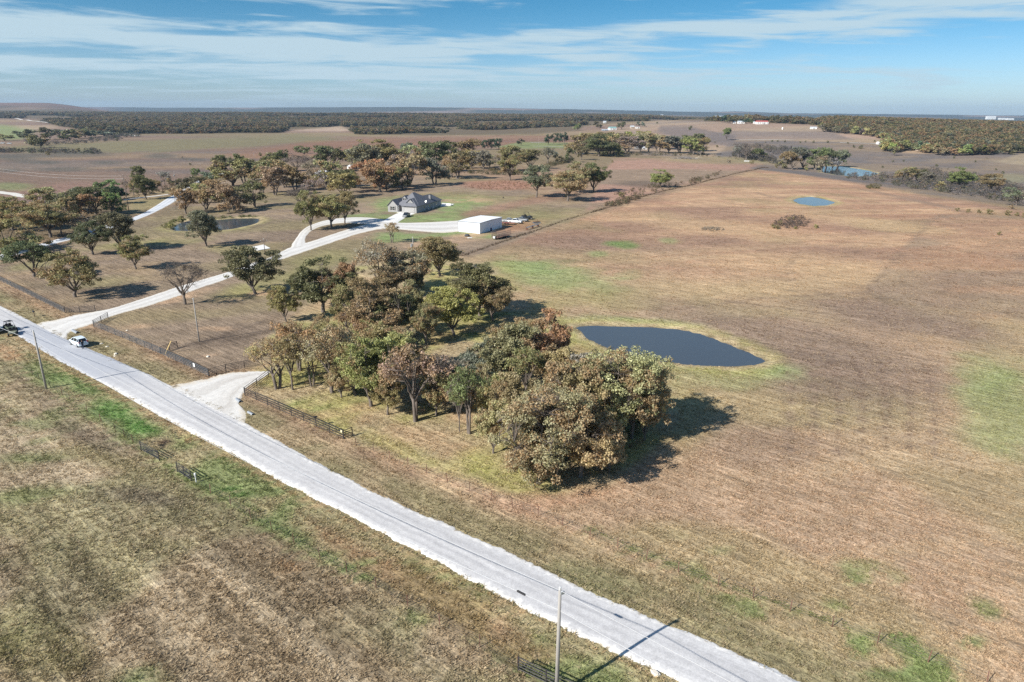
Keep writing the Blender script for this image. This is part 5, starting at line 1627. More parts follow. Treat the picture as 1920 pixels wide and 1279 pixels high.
def stone(P, s, seed, label, group=None):
    rg = np.random.RandomState(seed)
    b = MB()
    V = []
    for k in range(3):
        for i in range(7):
            a = 6.28 * i / 7 + .3 * k
            q = (1, .95, .55)[k] * (.8 + .35 * rg.rand())
            V.append((q * math.cos(a) * s, q * math.sin(a) * s * .7, (-.1, .22, .42)[k] * s))
    F = [(i + 7 * k, (i + 1) % 7 + 7 * k, (i + 1) % 7 + 7 * (k + 1), i + 7 * (k + 1)) for k in range(2) for i in range(7)] + [tuple(range(14, 21))]
    b.add(V, F)
    o = b.build("stone", M_STONE); o.location = P; o.rotation_euler.z = seed
    return tag(o, label, 'stone', group)


for k, (a_, b_, s_) in enumerate([(158, 639, .35), (190, 645, .4), (217, 664, .5), (238, 620, .3), (201, 650, .3), (390, 669, .45), (215, 668, .3)]):
    stone(gp(a_, b_), s_, k, 'pale limestone chunk in the grass below the pipe fence,%s nearest to the white SUV' % ['', ' second', ' sixth', ' fourth', ' third', ' seventh', ' fifth'][k], 'limestone chunks in the verge')
stone(gp(352, 892), .25, 20, 'cream stone at the foot of the lower gate brace')
stone(gp(1228, 1263), .5, 21, 'white stone at the road edge beside the front pole shadow')

# ------------------------------------------------------------------ pipe fences
M_PIPE = mat("dark_pipe", (.055, .050, .050), .6, metal=.2, noise=.2, nscale=5)
M_GALV = mat("weathered_pipe", (.13, .135, .14), .5, metal=.5, noise=.2, nscale=5)
M_RUSTY = mat("rusty_steel", (.12, .062, .045), .85, noise=.3, nscale=8)
_pm = MB().tube([(0, 0, -.3), (0, 0, 1.34)], .065, 6).mesh("post", M_PIPE)
_pm2 = MB().tube([(0, 0, -.3), (0, 0, 1.34)], .055, 6).mesh("post", M_GALV)


def pipe_fence(name, px, spacing, rails, label, mt=None, group=None, h=1.3, posts=None, cat='fence', pm=None):
    W = [gp(*p) for p in px]
    o = empty(name, W[0])
    tag(o, label, cat, group)
    mt = mt or M_PIPE
    pm = pm or _pm
    base = W[0]
    pts = []
    for a, b in zip(W[:-1], W[1:]):
        n = max(1, round((b - a).length / spacing)) if not posts else posts
        for i in range(n): pts.append(a.lerp(b, i / n))
    pts.append(W[-1])
    pts = [Vector((p.x, p.y, zat(p.x, p.y))) for p in pts]
    for p in pts:
        q = link("post", pm, o); q.location = p - base; q.scale.z = h / 1.3
    for r_ in range(rails):
        z = h * (1.0 - r_ * (.88 / max(1, rails - 1)) * .93) - .03
        b = MB()
        b.tube([p - base + Vector((0, 0, z)) for p in pts], .046, 5)
        b.build("rail", mt, o)
    return o, pts


pipe_fence("pipe_fence", [(-70, 492), (0, 527), (60, 556), (122, 587)], 3.0, 5, 'long dark pipe fence left of the first driveway, following the road', pm=_pm2, mt=M_GALV, group='pipe fences along the road')
pipe_fence("pipe_fence", [(122, 587), (150, 586), (179, 584)], 4.0, 5, 'short pipe fence wing on the upper side of the first driveway mouth', group='pipe fences along the road')
pipe_fence("pipe_fence", [(176, 612), (190, 604), (203, 597)], 3.0, 5, 'short pipe fence wing on the lower side of the first driveway mouth', group='pipe fences along the road')
pipe_fence("pipe_fence", [(177, 613), (230, 634), (301, 664), (345, 684), (391, 706)], 3.0, 5, 'long pipe fence between the two gateways, facing the white car', pm=_pm2, mt=M_GALV, group='pipe fences along the road')
pipe_fence("pipe_fence", [(392, 706), (424, 697), (459, 690), (492, 684)], 3.0, 5, 'pipe fence wing behind the white gateway gravel', group='pipe fences along the road')
pipe_fence("pipe_fence", [(302, 663), (318, 657), (333, 652)], 3.0, 5, 'short pipe fence spur with the leaning yellow plank', group='pipe fences along the road')
pipe_fence("pipe_fence", [(459, 741), (482, 724), (504, 707)], 3.0, 4, 'pipe fence wing right of the white gateway gravel', group='pipe fences along the road')
fo_, fp_ = pipe_fence("pipe_fence", [(460, 742), (502, 760), (547, 780), (593, 800), (644, 823)], 2.45, 4, 'pipe fence running from the second gateway along the oak grove', group='pipe fences along the road')
pipe_fence("pipe_fence", [(645, 823), (661, 817)], 3.0, 4, 'short return at the end of the grove pipe fence', group='pipe fences along the road')
# gates of the lower field
pipe_fence("pipe_brace", [(265, 845), (299, 864)], 3.6, 5, 'dark pipe gate brace in the lower field, upper of the pair', group='gate braces below the road', h=1.35)
pipe_fence("pipe_brace", [(333, 885), (359, 902)], 1.4, 5, 'dark pipe gate brace in the lower field with the white marker post', group='gate braces below the road', h=1.35)
pipe_fence("pipe_brace", [(972, 1258), (1024, 1283), (1074, 1306)], 5.0, 5, 'pipe gate brace at the foot of the nearest utility pole', group='gate braces below the road', h=1.35)

P = gp(319, 655)
b = MB()
a0 = gp(310, 664)
b.tube([a0 + Vector((0, 0, .05)), a0 + Vector((.9, 1.0, 2.2))], .09, 4)
tag(b.build("plank", mat("yellow_plank", (.62, .45, .20), .8, noise=.15, nscale=3)), 'long pale yellow plank leaning against the fence spur', 'plank')

M_WHITE = mat("white_paint", (.80, .80, .78), .5)


def small_sign(px, py, wd, hh, z, label, col=None):
    P = gp(px, py)
    b = MB(); b.box(0, 0, z, wd, .02, hh, R_(-38))
    o = b.build("sign_board", col or M_WHITE); o.location = P + Vector((-.06, -.08, 0))
    tag(o, label, 'sign')


small_sign(366, 694, .55, .6, .95, 'small white board fixed to the pipe fence left of the second gateway')
small_sign(642, 822, .30, .32, 1.1, 'little cream tag near the end post of the grove fence', mat("cream_paint", (.72, .66, .45), .6))
P = gp(593, 800)
b = MB(); b.box(0, 0, 1.52, .55, .3, .14, .4); b.box(.0, 0, 1.38, .06, .06, .2)
o = b.build("solar_energizer", mat("black_plastic", (.03, .03, .035), .4)); o.location = P
tag(o, 'small black solar box on top of the grove fence', 'solar box')
P = gp(368, 905)
o = empty("marker_post", P); tag(o, 'white marker post with rounded cap beside the lower gate brace', 'marker post')
MB().tube([(0, 0, 0), (0, 0, .95)], .06, 8).build("post", M_WHITE, o)
MB().tube([(0, 0, .95), (0, 0, 1.0), (0, 0, 1.25), (0, 0, 1.3)], [.05, .12, .12, .04], 8).build("cap", M_WHITE, o)

# ------------------------------------------------------------------ barbed wire fences on steel T posts
M_TP = mat("t_post_paint", (.17, .085, .065), .8, noise=.25, nscale=6)
M_WIRE = mat("fence_wire", (.22, .21, .20), .5, metal=.6)
_tp = MB().box(0, 0, .58, .035, .05, 1.36).box(0, .025, .58, .07, .012, 1.36).mesh("post", M_TP)


def wire_fence(px, spacing, label, group, nw=4, r=.007, posts_at=None):
    W = [gp(*p) for p in px]
    o = empty("wire_fence", W[0]); tag(o, label, 'fence', group)
    pts = posts_at and W or [Vector((p.x, p.y, zat(p.x, p.y))) for p in resample([q.to_2d() for q in W], spacing)]
    for k, p in enumerate(pts):
        q = link("post", _tp, o); q.location = p - W[0]; q.rotation_euler = (rnd.uniform(-.06, .06), rnd.uniform(-.06, .06), rnd.uniform(0, 3))
    for k in range(nw):
        b = MB(); b.tube([p - W[0] + Vector((0, 0, .3 + .27 * k)) for p in pts], r, 3, cap=False)
        b.build("wire", M_WIRE, o)


wire_fence([(661, 817), (668, 836), (700, 846), (731, 861), (765, 873), (800, 888), (839, 905), (880, 921), (922, 937), (961, 951), (1009, 967), (1055, 986), (1106, 1008), (1158, 1028),
            (1212, 1050), (1272, 1073), (1347, 1098), (1412, 1122), (1481, 1147), (1560, 1176), (1645, 1207), (1740, 1242), (1850, 1283)], 4, 'barbed wire fence on rusty steel posts between the road and the large field',
           'barbed wire fences', posts_at=True)
wire_fence([(30, 682), (61, 704), (74, 712), (95, 727), (117, 741), (132, 753), (164, 773), (190, 791), (217, 810), (234, 819), (250, 830), (265, 843)], 4,
           'barbed wire fence of the lower field left of the gate braces', 'barbed wire fences', posts_at=True)
wire_fence([(359, 902), (395, 925), (433, 948), (470, 972), (510, 996), (552, 1020), (600, 1047), (650, 1073), (705, 1103), (765, 1137), (825, 1172), (900, 1213), (972, 1256)], 4,
           'barbed wire fence of the lower field between the gate braces and the nearest pole', 'barbed wire fences', posts_at=True)
# field fence with its strip of tall weeds
FF = [(868, 480), (895, 470), (929, 458), (969, 444.5), (1014, 429.5), (1052, 415.5), (1115, 397), (1185, 375), (1260, 355), (1310, 344), (1370, 328), (1415, 319), (1440, 315)]
wire_fence(FF, 7.5, 'long wire fence climbing across the brown country to the ridge', 'barbed wire fences', nw=3, r=.012)
FW2 = resample([gp(*p).to_2d() for p in FF], .55)
rg = np.random.RandomState(9)
Pm = np.array([[p.x + rg.normal() * .35, p.y + rg.normal() * .35] for p in FW2 for _ in range(2)])
zz_ = hz(Pm[:, 0], Pm[:, 1]); n = len(Pm)
s = rg.uniform(.28, .68, n) / 10 * (.5 + .9 * vn(Pm[:, 0], Pm[:, 1], 9, 4, 2))
ti = np.array([(.11, .075, .05), (.15, .10, .065), (.10, .085, .05)])[rg.randint(0, 3, n)]
scatter('fence_row_weeds', np.column_stack([Pm, zz_ - .05]), np.stack([s, s, s * .9], 1), rg.uniform(0, 6.28, n), ti, BUSHP, 'dark dry weeds grown up in the long field fence')

# ------------------------------------------------------------------ utility poles and wires
M_POLE = mat("weathered_pole", (.33, .31, .285), .85, noise=.22, nscale=3, streak=(4, 4, .25))
M_POLED = mat("dark_pole", (.16, .13, .11), .85, noise=.2, nscale=3)
M_GREY = mat("grey_metal", (.38, .40, .42), .45, metal=.4)
M_PORC = mat("porcelain", (.62, .62, .60), .3)
M_CABLE = mat("bare_cable", (.62, .62, .62), .4, metal=.2)
M_BLACKR = mat("black_rubber", (.02, .02, .022), .6)


def pole(px, py, h, r, label, mt=M_POLE, extras='', lean=(0, 0), P=None, rz=0):
    P = P or gp(px, py)
    o = empty("utility_pole", P, rz); tag(o, label, 'utility pole')
    top = Vector((lean[0], lean[1], h))
    MB().tube([(0, 0, -.5), top * .5, top], [r, r * .85, r * .68], 10).build("shaft", mt, o, True)
    MB().tube([top, top + Vector((0, 0, .10)), top + Vector((0, 0, .26)), top + Vector((0, 0, .30))], [.04, .09, .09, .05], 8).build("insulator", M_PORC, o)
    if 'c' in extras:
        MB().box(top.x, top.y, h - .5, 2.2, .1, .12).build("crossarm", mt, o)
        for s_ in (-.95, .95): MB().tube([(top.x + s_, top.y, h - .44), (top.x + s_, top.y, h - .2)], .06, 6).build("insulator", M_PORC, o)
    if 't' in extras:
        MB().tube([(-.42, -.1, h - 2.6), (-.42, -.1, h - 1.7)], .26, 10).build("transformer", M_GREY, o)
        MB().box(-.2, -.05, h - 1.9, .4, .06, .08).box(-.2, -.05, h - 2.4, .4, .06, .08).build("bracket", M_GREY, o)
    if 'm' in extras:
        MB().box(-.35, -.1, 1.6, .35, .2, .8).build("meter_box", M_PORC, o)
    return o, P, P + top


def pole_at_top(px, py, h):
    """foot of a pole of height h whose top is seen at a photo pixel"""
    d = FW * FPX + RT * (px - 960) - UP * (py - 639.5)
    t_ = (CAM_H - h) / -d[2]
    x_, y_ = d[0] * t_, d[1] * t_
    return Vector((x_, y_, zat(x_, y_)))


o1, p1, t1 = pole(87, 729, height_for(gp(87, 729), 622), .17, 'bare grey utility pole at the left, its shadow lying over the road')
PN = pole_at_top(1050, 1107, 9.75)
o2, p2, t2 = pole(0, 0, 9.75 - PN.z, .17, 'nearest weathered utility pole at the bottom edge by the gate brace', P=PN)
MB().box(.18, -.1, 9.5, .3, .12, .22, .5).build("bracket", M_GREY, o2)
o3, p3, t3 = pole(374, 641, height_for(gp(374, 641), 562), .13, 'plain grey utility pole standing in the lower lawn')
o4, p4, t4 = pole(497, 475 + 1, height_for(gp(497, 476), 449), .12, 'short dark pole with crossarm beside the concrete pad', M_POLED, 'c', rz=.6)
o5, p5, t5 = pole(776, 500, height_for(gp(776, 500), 446), .13, 'utility pole with transformer behind the brown oaks', extras='tm')
o6, p6, t6 = pole(242, 397, height_for(gp(242, 397), 329), .16, 'tall dark utility pole beside the side road carrying two pale wires', M_POLED, 'c')
o7, p7, t7 = pole(305, 361, height_for(gp(305, 361), 328), .15, 'thick dark pole in the weeds beside the thin lane', M_POLED)
o8, p8, t8 = pole(330, 348, height_for(gp(330, 348), 322), .11, 'pale thin pole above the thin lane', extras='t')
o8, p8b, t8b = pole(330, 393, height_for(gp(330, 393), 358), .11, 'pale thin pole at the lower edge of the side road')
pole(1010, 284, height_for(gp(1010, 284), 257), .12, 'thin pale pole in the green pasture left of the evergreens')
pole(1362, 262, height_for(gp(1362, 262), 247), .12, 'thin pole in front of the lone hillside tree')
pole(895, 274, height_for(gp(895, 274), 258), .12, 'thin pale pole left of the three dark evergreens')
pole(477, 300, height_for(gp(477, 300), 288), .10, 'tiny dark pole beyond the scattered wood')
# the road line goes on past both ends
PW = p1 + (p1 - p2).normalized() * 92; PW.z = zat(PW.x, PW.y)
PE = p2 + (p2 - p1).normalized() * 60; PE.z = zat(PE.x, PE.y)
tW, tE = PW + Vector((0, 0, 9.7)), PE + Vector((0, 0, 9.7))


def cable(a, b, sag, r, label, group='overhead cables', mt=M_CABLE, n=28, splice=()):
    o = empty("cable", a); tag(o, label, 'cable', group)
    pts = []
    for i in range(n + 1):
        f = i / n
        p = a.lerp(b, f) - Vector((0, 0, 4 * sag * f * (1 - f)))
        pts.append(p - a)
    MB().tube(pts, r, 4, cap=False).build("strand", mt, o)
    for f in splice:
        p = a.lerp(b, f) - Vector((0, 0, 4 * sag * f * (1 - f))) - a
        dd_ = (b - a).normalized() * .42
        MB().tube([p - dd_ * 1.0, p - dd_ * .85, p + dd_ * .85, p + dd_], [.03, .085, .085, .03], 8).build("splice_case", M_BLACKR, o)
    return o


dn = lambda p, z: p - Vector((0, 0, z))
cable(t1, t2, 1.3, .02, 'upper bare cable between the left pole and the nearest pole')
cable(t2, tE, .8, .02, 'upper bare cable leaving the nearest pole towards the right')
cable(t1, tW, 1.3, .02, 'upper bare cable leaving the left pole beyond the frame')
cable(dn(t1, 1.6), dn(t2, 1.7), 1.6, .024, 'lower cable with black splice cases over the road verge', splice=(.965,))
cable(dn(t2, 1.7), dn(tE, 1.7), .9, .024, 'lower cable running right from the nearest pole')
cable(dn(t1, 1.6), dn(tW, 1.6), 1.6, .024, 'lower cable leaving the left pole beyond the frame')
L6 = gp(-60, 345); L6 = L6 + Vector((0, 0, 13))
cable(t6 + Vector((-.9, 0, -.2)), L6, 2.5, .030, 'upper pale wire across the brown pasture')
cable(dn(t6, 1.4), dn(L6, 1.8), 2.5, .030, 'lower pale wire across the brown pasture')

# ------------------------------------------------------------------ mailbox, culverts, slabs, piles
P = gp(65, 594)
o = empty("mailbox", P, R_(-38)); tag(o, 'black roadside mailbox on a rusty post left of the first driveway', 'mailbox')
MB().box(0, 0, .5, .10, .10, 1.1).build("post", M_RUSTY, o)
b = MB(); pr = [(-.16, 0), (.16, 0), (.16, .16), (.1, .27), (0, .31), (-.1, .27), (-.16, .16)]
b.add([(-.35, y_, 1.05 + z_) for y_, z_ in pr] + [(.35, y_, 1.05 + z_) for y_, z_ in pr], [tuple(range(6, -1, -1)), tuple(range(7, 14))] + [(i, (i + 1) % 7, (i + 1) % 7 + 7, i + 7) for i in range(7)])
b.build("box", mat("black_paint", (.025, .025, .03), .4), o)
MB().box(.36, 0, 1.18, .012, .24, .22).build("door", mat("black_paint", (.025, .025, .03), .4), o)


def culvert(px, py, ang, L_, r, label):
    P = gp(px, py)
    o = empty("culvert_pipe", P + Vector((0, 0, .05)), ang); tag(o, label, 'culvert')
    b = MB(); n = 14
    for rr, sgn in ((r, 1), (r * .86, -1)):
        V = [(x_, rr * math.cos(6.283 * k / n), rr * math.sin(6.283 * k / n)) for x_ in (-L_ / 2, L_ / 2) for k in range(n)]
        F = [(k, (k + 1) % n, n + (k + 1) % n, n + k) if sgn > 0 else (n + k, n + (k + 1) % n, (k + 1) % n, k) for k in range(n)]
        b.add(V, F)
    b.build("pipe", M_GREY, o)
    V = [(L_ / 2 + .005, rr * math.cos(6.283 * k / n), rr * math.sin(6.283 * k / n)) for rr in (r, r * .86) for k in range(n)]
    MB().add(V, [(k, (k + 1) % n, n + (k + 1) % n, n + k) for k in range(n)]).build("rim", M_PORC, o)


culvert(141, 623, R_(-40), 2.6, .32, 'grey culvert pipe end under the first driveway, behind the white car')
culvert(447, 752, R_(-50), 1.6, .26, 'dark culvert end at the right edge of the second gateway gravel')
culvert(470, 776, R_(-42), 1.4, .22, 'small culvert end beside the road below the second gateway')
b = MB()
q = [gp(*p) for p in [(462, 466), (494, 459), (507, 466), (484, 470)]]
cz_ = max(p.z for p in q) + .10
b.prism([(p.x, p.y) for p in q], cz_ - .35, cz_)
tag(b.build("concrete_pad", M_CONC), 'pale square concrete pad in the lawn beside the short dark pole', 'slab')

# brush pile at the edge of the brown meadow
P = gp(1285, 298)
b = MB(); rg = np.random.RandomState(4)
for i in range(260):
    x0 = rg.normal() * 8; y0 = rg.normal() * 1.6; z0 = abs(rg.normal()) * 1.1 * max(.15, 1 - abs(x0) / 18)
    d_ = Vector(rg.normal(size=3).tolist()).normalized(); d_.z *= .35; L_ = rg.uniform(1.5, 5)
    p = Vector((x0, y0, z0 + .2))
    b.tube([p - d_ * L_ / 2, p + Vector(rg.normal(size=3).tolist()) * .2, p + d_ * L_ / 2], [rg.uniform(.06, .2), .08, .04], 4)
o = b.build("brush_pile", mat("dead_wood", (.24, .22, .215), .9, noise=.3, nscale=1)); o.location = P
tag(o, 'long grey pile of felled trunks and branches at the meadow edge', 'brush pile')
P = gp(1303, 297); b = MB()
b.tube([(0, 0, .2), (3, -.5, 1.2), (6, 0, 3.2)], [.35, .28, .15], 6).tube([(3, -.5, 1.2), (7, -2, .6)], [.2, .08], 5).tube([(6, 0, 3.2), (5, 1, 7)], [.13, .05], 5).tube([(6, 0, 3.2), (9, .5, .5)], [.2, .12], 5)
o = b.build("fallen_trunk", mat("pale_dead_wood", (.42, .36, .28), .9)); o.location = P
tag(o, 'pale broken trunk sticking out at the right end of the brush pile', 'fallen tree')

# ------------------------------------------------------------------ vehicles
M_GLASS = mat("tinted_glass", (.02, .025, .03), .08, spec=.6)
M_TYRE = mat("tyre_rubber", (.022, .022, .022), .85)
M_RIM = mat("alloy_rim", (.55, .56, .58), .3, metal=.7)
M_LAMPW = mat("headlight_lens", (.75, .76, .78), .15)
M_LAMPR = mat("taillight_lens", (.35, .02, .02), .25)


def loft(stations):
    """closed rings of equal length -> body; stations = list of lists of (x,y,z)"""
    b = MB(); n = len(stations[0])
    V = [p for s_ in stations for p in s_]
    F = [(i * n + k, (i + 1) * n + k, (i + 1) * n + (k + 1) % n, i * n + (k + 1) % n) for i in range(len(stations) - 1) for k in range(n)]
    F += [tuple(range(n)), tuple((len(stations) - 1) * n + k for k in range(n - 1, -1, -1))]
    b.add(V, F)
    return b


def car(P, rz, paint_, label, style='suv', scale=1.0, group=None, front_paint=None):
    """nose towards +x"""
    o = empty({'suv': 'parked_car', 'pickup': 'pickup_truck'}[style], P, rz); o.scale = (scale,) * 3
    tag(o, label, 'car' if style == 'suv' else 'pickup truck', group)
    if style == 'suv':
        # x, half width, bottom z, belt z
        sec = [(-2.22, .72, .45, .80), (-2.15, .86, .32, 1.05), (-1.4, .90, .26, 1.08), (0, .92, .24, 1.03), (.95, .90, .25, .99), (1.6, .86, .28, .92), (2.1, .78, .32, .80), (2.27, .62, .42, .66)]
        roof = [(-2.12, 1.06, .74), (-1.75, 1.58, .60), (-.9, 1.70, .62), (.1, 1.68, .62), (.55, 1.50, .63), (1.25, .98, .76)]
        wx, wr = (-1.33, 1.38), .35
    else:
        sec = [(-2.9, .86, .62, 1.18), (-2.85, .93, .45, 1.2), (-1.0, .96, .40, 1.18), (.3, .96, .40, 1.18), (1.3, .96, .42, 1.17), (2.2, .94, .45, 1.12), (2.75, .88, .5, 1.0), (2.88, .80, .6, .9)]
        roof = [(-.95, 1.17, .82), (-.78, 1.80, .66), (-.1, 1.88, .68), (.7, 1.84, .68), (1.5, 1.19, .80)]
        wx, wr = (-1.85, 1.95), .42
    st = []
    for x_, hw, zb, zt in sec:
        st.append([(x_, -hw * .92, zb), (x_, -hw, zb + .18), (x_, -hw, zt - .16), (x_, -hw * .93, zt), (x_, hw * .93, zt), (x_, hw, zt - .16), (x_, hw, zb + .18), (x_, hw * .92, zb)])
    loft(st).build("body", paint_, o, False)
    # greenhouse: glass box with a painted roof panel and pillars
    g = []
    for x_, zt, hw in roof:
        g.append([(x_, -hw - .0, zt), (x_, hw, zt), (x_, .84 if zt > 1.2 else hw, .98 if style == 'suv' else 1.12), (x_, -(.84 if zt > 1.2 else hw), .98 if style == 'suv' else 1.12)])
    loft(g).build("window", M_GLASS, o)
    rs = [q for q in roof if q[1] > 1.45]
    b = MB()
    for (x0, z0, h0), (x1, z1, h1) in zip(rs[:-1], rs[1:]):
        b.add([(x0, -h0 - .02, z0 + .015), (x0, h0 + .02, z0 + .015), (x1, h1 + .02, z1 + .015), (x1, -h1 - .02, z1 + .015), (x0, -h0 - .04, z0 - .06), (x0, h0 + .04, z0 - .06), (x1, h1 + .04, z1 - .06), (x1, -h1 - .04, z1 - .06)],
              [(0, 1, 2, 3), (0, 3, 7, 4), (1, 5, 6, 2), (0, 4, 5, 1), (3, 2, 6, 7)])
    b.build("roof", paint_, o)
    b = MB()
    ends = [(roof[0], rs[0]), (roof[-1], rs[-1])] + [((x_, 1.0, .82), (x_, 1.66, .63)) for x_ in ((-.25, -1.45) if style == 'suv' else (.35,))]
    for (xa, za, ha), (xb, zb_, hb_) in ends:
        for s_ in (-1, 1):
            b.tube([(xa, s_ * (ha + .02), za), (xb, s_ * (hb_ + .02), zb_)], .05, 4)
    b.build("pillar", paint_, o)
    if style == 'pickup':
        b = MB(); b.box(-1.95, 0, 1.19, 1.75, 1.6, .03); b.build("bed_floor", M_BLACKR, o)
        for s_ in (-1, 1): MB().box(-1.95, s_ * .88, 1.22, 1.85, .10, .10).build("bed_rail", paint_, o)
        MB().box(-2.86, 0, 1.0, .08, 1.7, .5).build("tailgate", paint_, o)
    for x_ in wx:
        for s_ in (-1, 1):
            yy_ = s_ * (sec[2][1] - .08)
            wl = link("wheel", MB().tube([(x_, yy_ - .11, wr), (x_, yy_ - .09, wr), (x_, yy_ + .09, wr), (x_, yy_ + .11, wr)], [wr * .88, wr, wr, wr * .88], 16).mesh("wheel", M_TYRE), o)
            MB().tube([(x_, yy_ + s_ * .10, wr), (x_, yy_ + s_ * .125, wr)], [wr * .66, wr * .62], 12).build("rim", M_RIM, wl)
    xf, xr = sec[-1][0], sec[0][0]
    for s_ in (-1, 1):
        MB().box(xf - .10, s_ * (.58 if style == 'suv' else .72), sec[-1][3] - .02 if style == 'pickup' else .72, .18, .30, .16).build("headlight", M_LAMPW, o)
        MB().box(xr + .06, s_ * .74, sec[0][3] - .05 if style == 'pickup' else 1.0, .12, .16, .34).build("taillight", M_LAMPR, o)
    MB().box(xf - .01, 0, .62 if style == 'suv' else .82, .06, .8 if style == 'suv' else 1.1, .22 if style == 'suv' else .30).build("grille", front_paint or M_BLACKR, o)
    MB().box(xf + .03, 0, .42 if style == 'suv' else .55, .12, 1.3 if style == 'suv' else 1.7, .16).build("bumper", paint_ if style == 'suv' else M_GREY, o)
    MB().box(xr - .03, 0, .48 if style == 'suv' else .62, .12, 1.4 if style == 'suv' else 1.7, .2).build("bumper", M_GREY if style == 'pickup' else paint_, o)
    MB().box(xr - .045 if style == 'pickup' else xr - .1, 0, .78 if style == 'suv' else .95, .02, .5, .14).build("number_plate", M_PORC, o)
    return o


P1, P2 = gp(133, 647), gp(145.6, 652.5)
ax = (P1 - P2); ang = math.atan2(ax.y, ax.x)
ctr = P1.lerp(P2, .5) + Vector((-math.sin(ang), math.cos(ang), 0)) * -0.0
side = Vector((math.sin(ang), -math.cos(ang), 0))
if (ctr + side - Vector((0, 0, 0))).length > (ctr - side).length: side = -side
ctr = ctr - side * .85
car(ctr + Vector((0, 0, .10)), ang, mat("white_car_paint", (.72, .80, .86), .25, coat=.5, spec=.5), 'white compact SUV parked on the road edge just below the first driveway')
rdir = (gp(300, 742) - gp(60, 628)); ra_ = math.atan2(rdir.y, rdir.x)
car(gp(-12, 622) + Vector((0, 0, .08)), ra_, mat("dark_teal_paint", (.045, .085, .10), .3, coat=.4), 'dark teal pickup cut off by the left edge of the picture', 'pickup')


def utv(P, rz, body, label, roofed=True, scale=1.0):
    o = empty("utility_vehicle", P, rz); o.scale = (scale,) * 3; tag(o, label, 'utility vehicle')
    loft([[(x_, -w_, zb), (x_, -w_, zt), (x_, w_, zt), (x_, w_, zb)] for x_, w_, zb, zt in [(-1.4, .6, .45, .95), (-.5, .68, .35, .9), (.3, .68, .32, .72), (.9, .62, .4, .95), (1.4, .48, .5, .78)]]).build("body", body, o)
    b = MB()
    for s_ in (-.6, .6):
        b.tube([(.75, s_, .9), (.35, s_ * .92, 1.85), (-.75, s_ * .92, 1.85), (-.9, s_, .9)], .03, 5)
    b.tube([(.35, -.55, 1.85), (.35, .55, 1.85)], .03, 5).tube([(-.75, -.55, 1.85), (-.75, .55, 1.85)], .03, 5)
    b.build("roll_cage", M_BLACKR, o)
    if roofed: MB().box(-.2, 0, 1.9, 1.25, 1.2, .06, tap=.93).build("canopy", M_BLACKR, o)
    for s_ in (-.3, .3): MB().box(-.25, s_, .95, .45, .45, .12).box(-.48, s_, 1.2, .12, .45, .45).build("seat", M_BLACKR, o)
    for x_ in (-1.0, .98):
        for s_ in (-1, 1):
            wl = MB().tube([(x_, s_ * .68 - .13, .33), (x_, s_ * .68 - .1, .33), (x_, s_ * .68 + .1, .33), (x_, s_ * .68 + .13, .33)], [.27, .33, .33, .27], 12).build("wheel", M_TYRE, o)
            MB().tube([(x_, s_ * .81, .33), (x_, s_ * .83, .33)], .17, 8).build("rim", M_RIM, wl)
    for s_ in (-.32, .32): MB().box(1.36, s_, .72, .08, .16, .10).build("headlight", M_LAMPW, o)
    MB().box(-.95, 0, 1.0, .8, 1.1, .05).build("cargo_tray", M_BLACKR, o)
    return o


utv(gp(20, 620) + Vector((0, 0, .08)), ra_ + .1, mat("drab_green", (.13, .16, .12), .6), 'drab green open utility vehicle with black canopy behind the dark pickup')
utv(gp(25, 628) + Vector((0, 0, .03)), ra_ - .35, mat("camo_green", (.19, .20, .15), .7), 'grey green uncovered utility vehicle on the lower road shoulder', roofed=False)
car(gp(762, 406.5), math.atan2(*(lambda d: (d.y, d.x))(gp(756, 408.5) - gp(768, 402.5))), mat("black_car_paint", (.015, .018, .025), .25, coat=.6), 'black pickup parked nose outward on the house drive', 'pickup', front_paint=M_RIM)
M_WTRK = mat("white_truck_paint", (.78, .80, .80), .35, coat=.3)
dsh = R_(72)
car(gp(966, 418.5), dsh - R_(95), M_WTRK, 'white pickup parked behind the metal shop, nose to the field', 'pickup')
car(gp(954, 417), dsh - R_(80), mat("silver_paint", (.45, .46, .47), .35), 'silver flat bodied truck half hidden by the white pickup', 'pickup', .95)
car(gp(978, 415), dsh - R_(100), mat("grey_paint", (.22, .23, .24), .4), 'grey pickup right of the white pickup behind the shop', 'pickup', .95)
utv(gp(988, 411.5), dsh - R_(60), mat("dark_tractor", (.04, .045, .05), .5), 'dark tractor like machine parked beyond the shop trucks', roofed=False, scale=1.6)

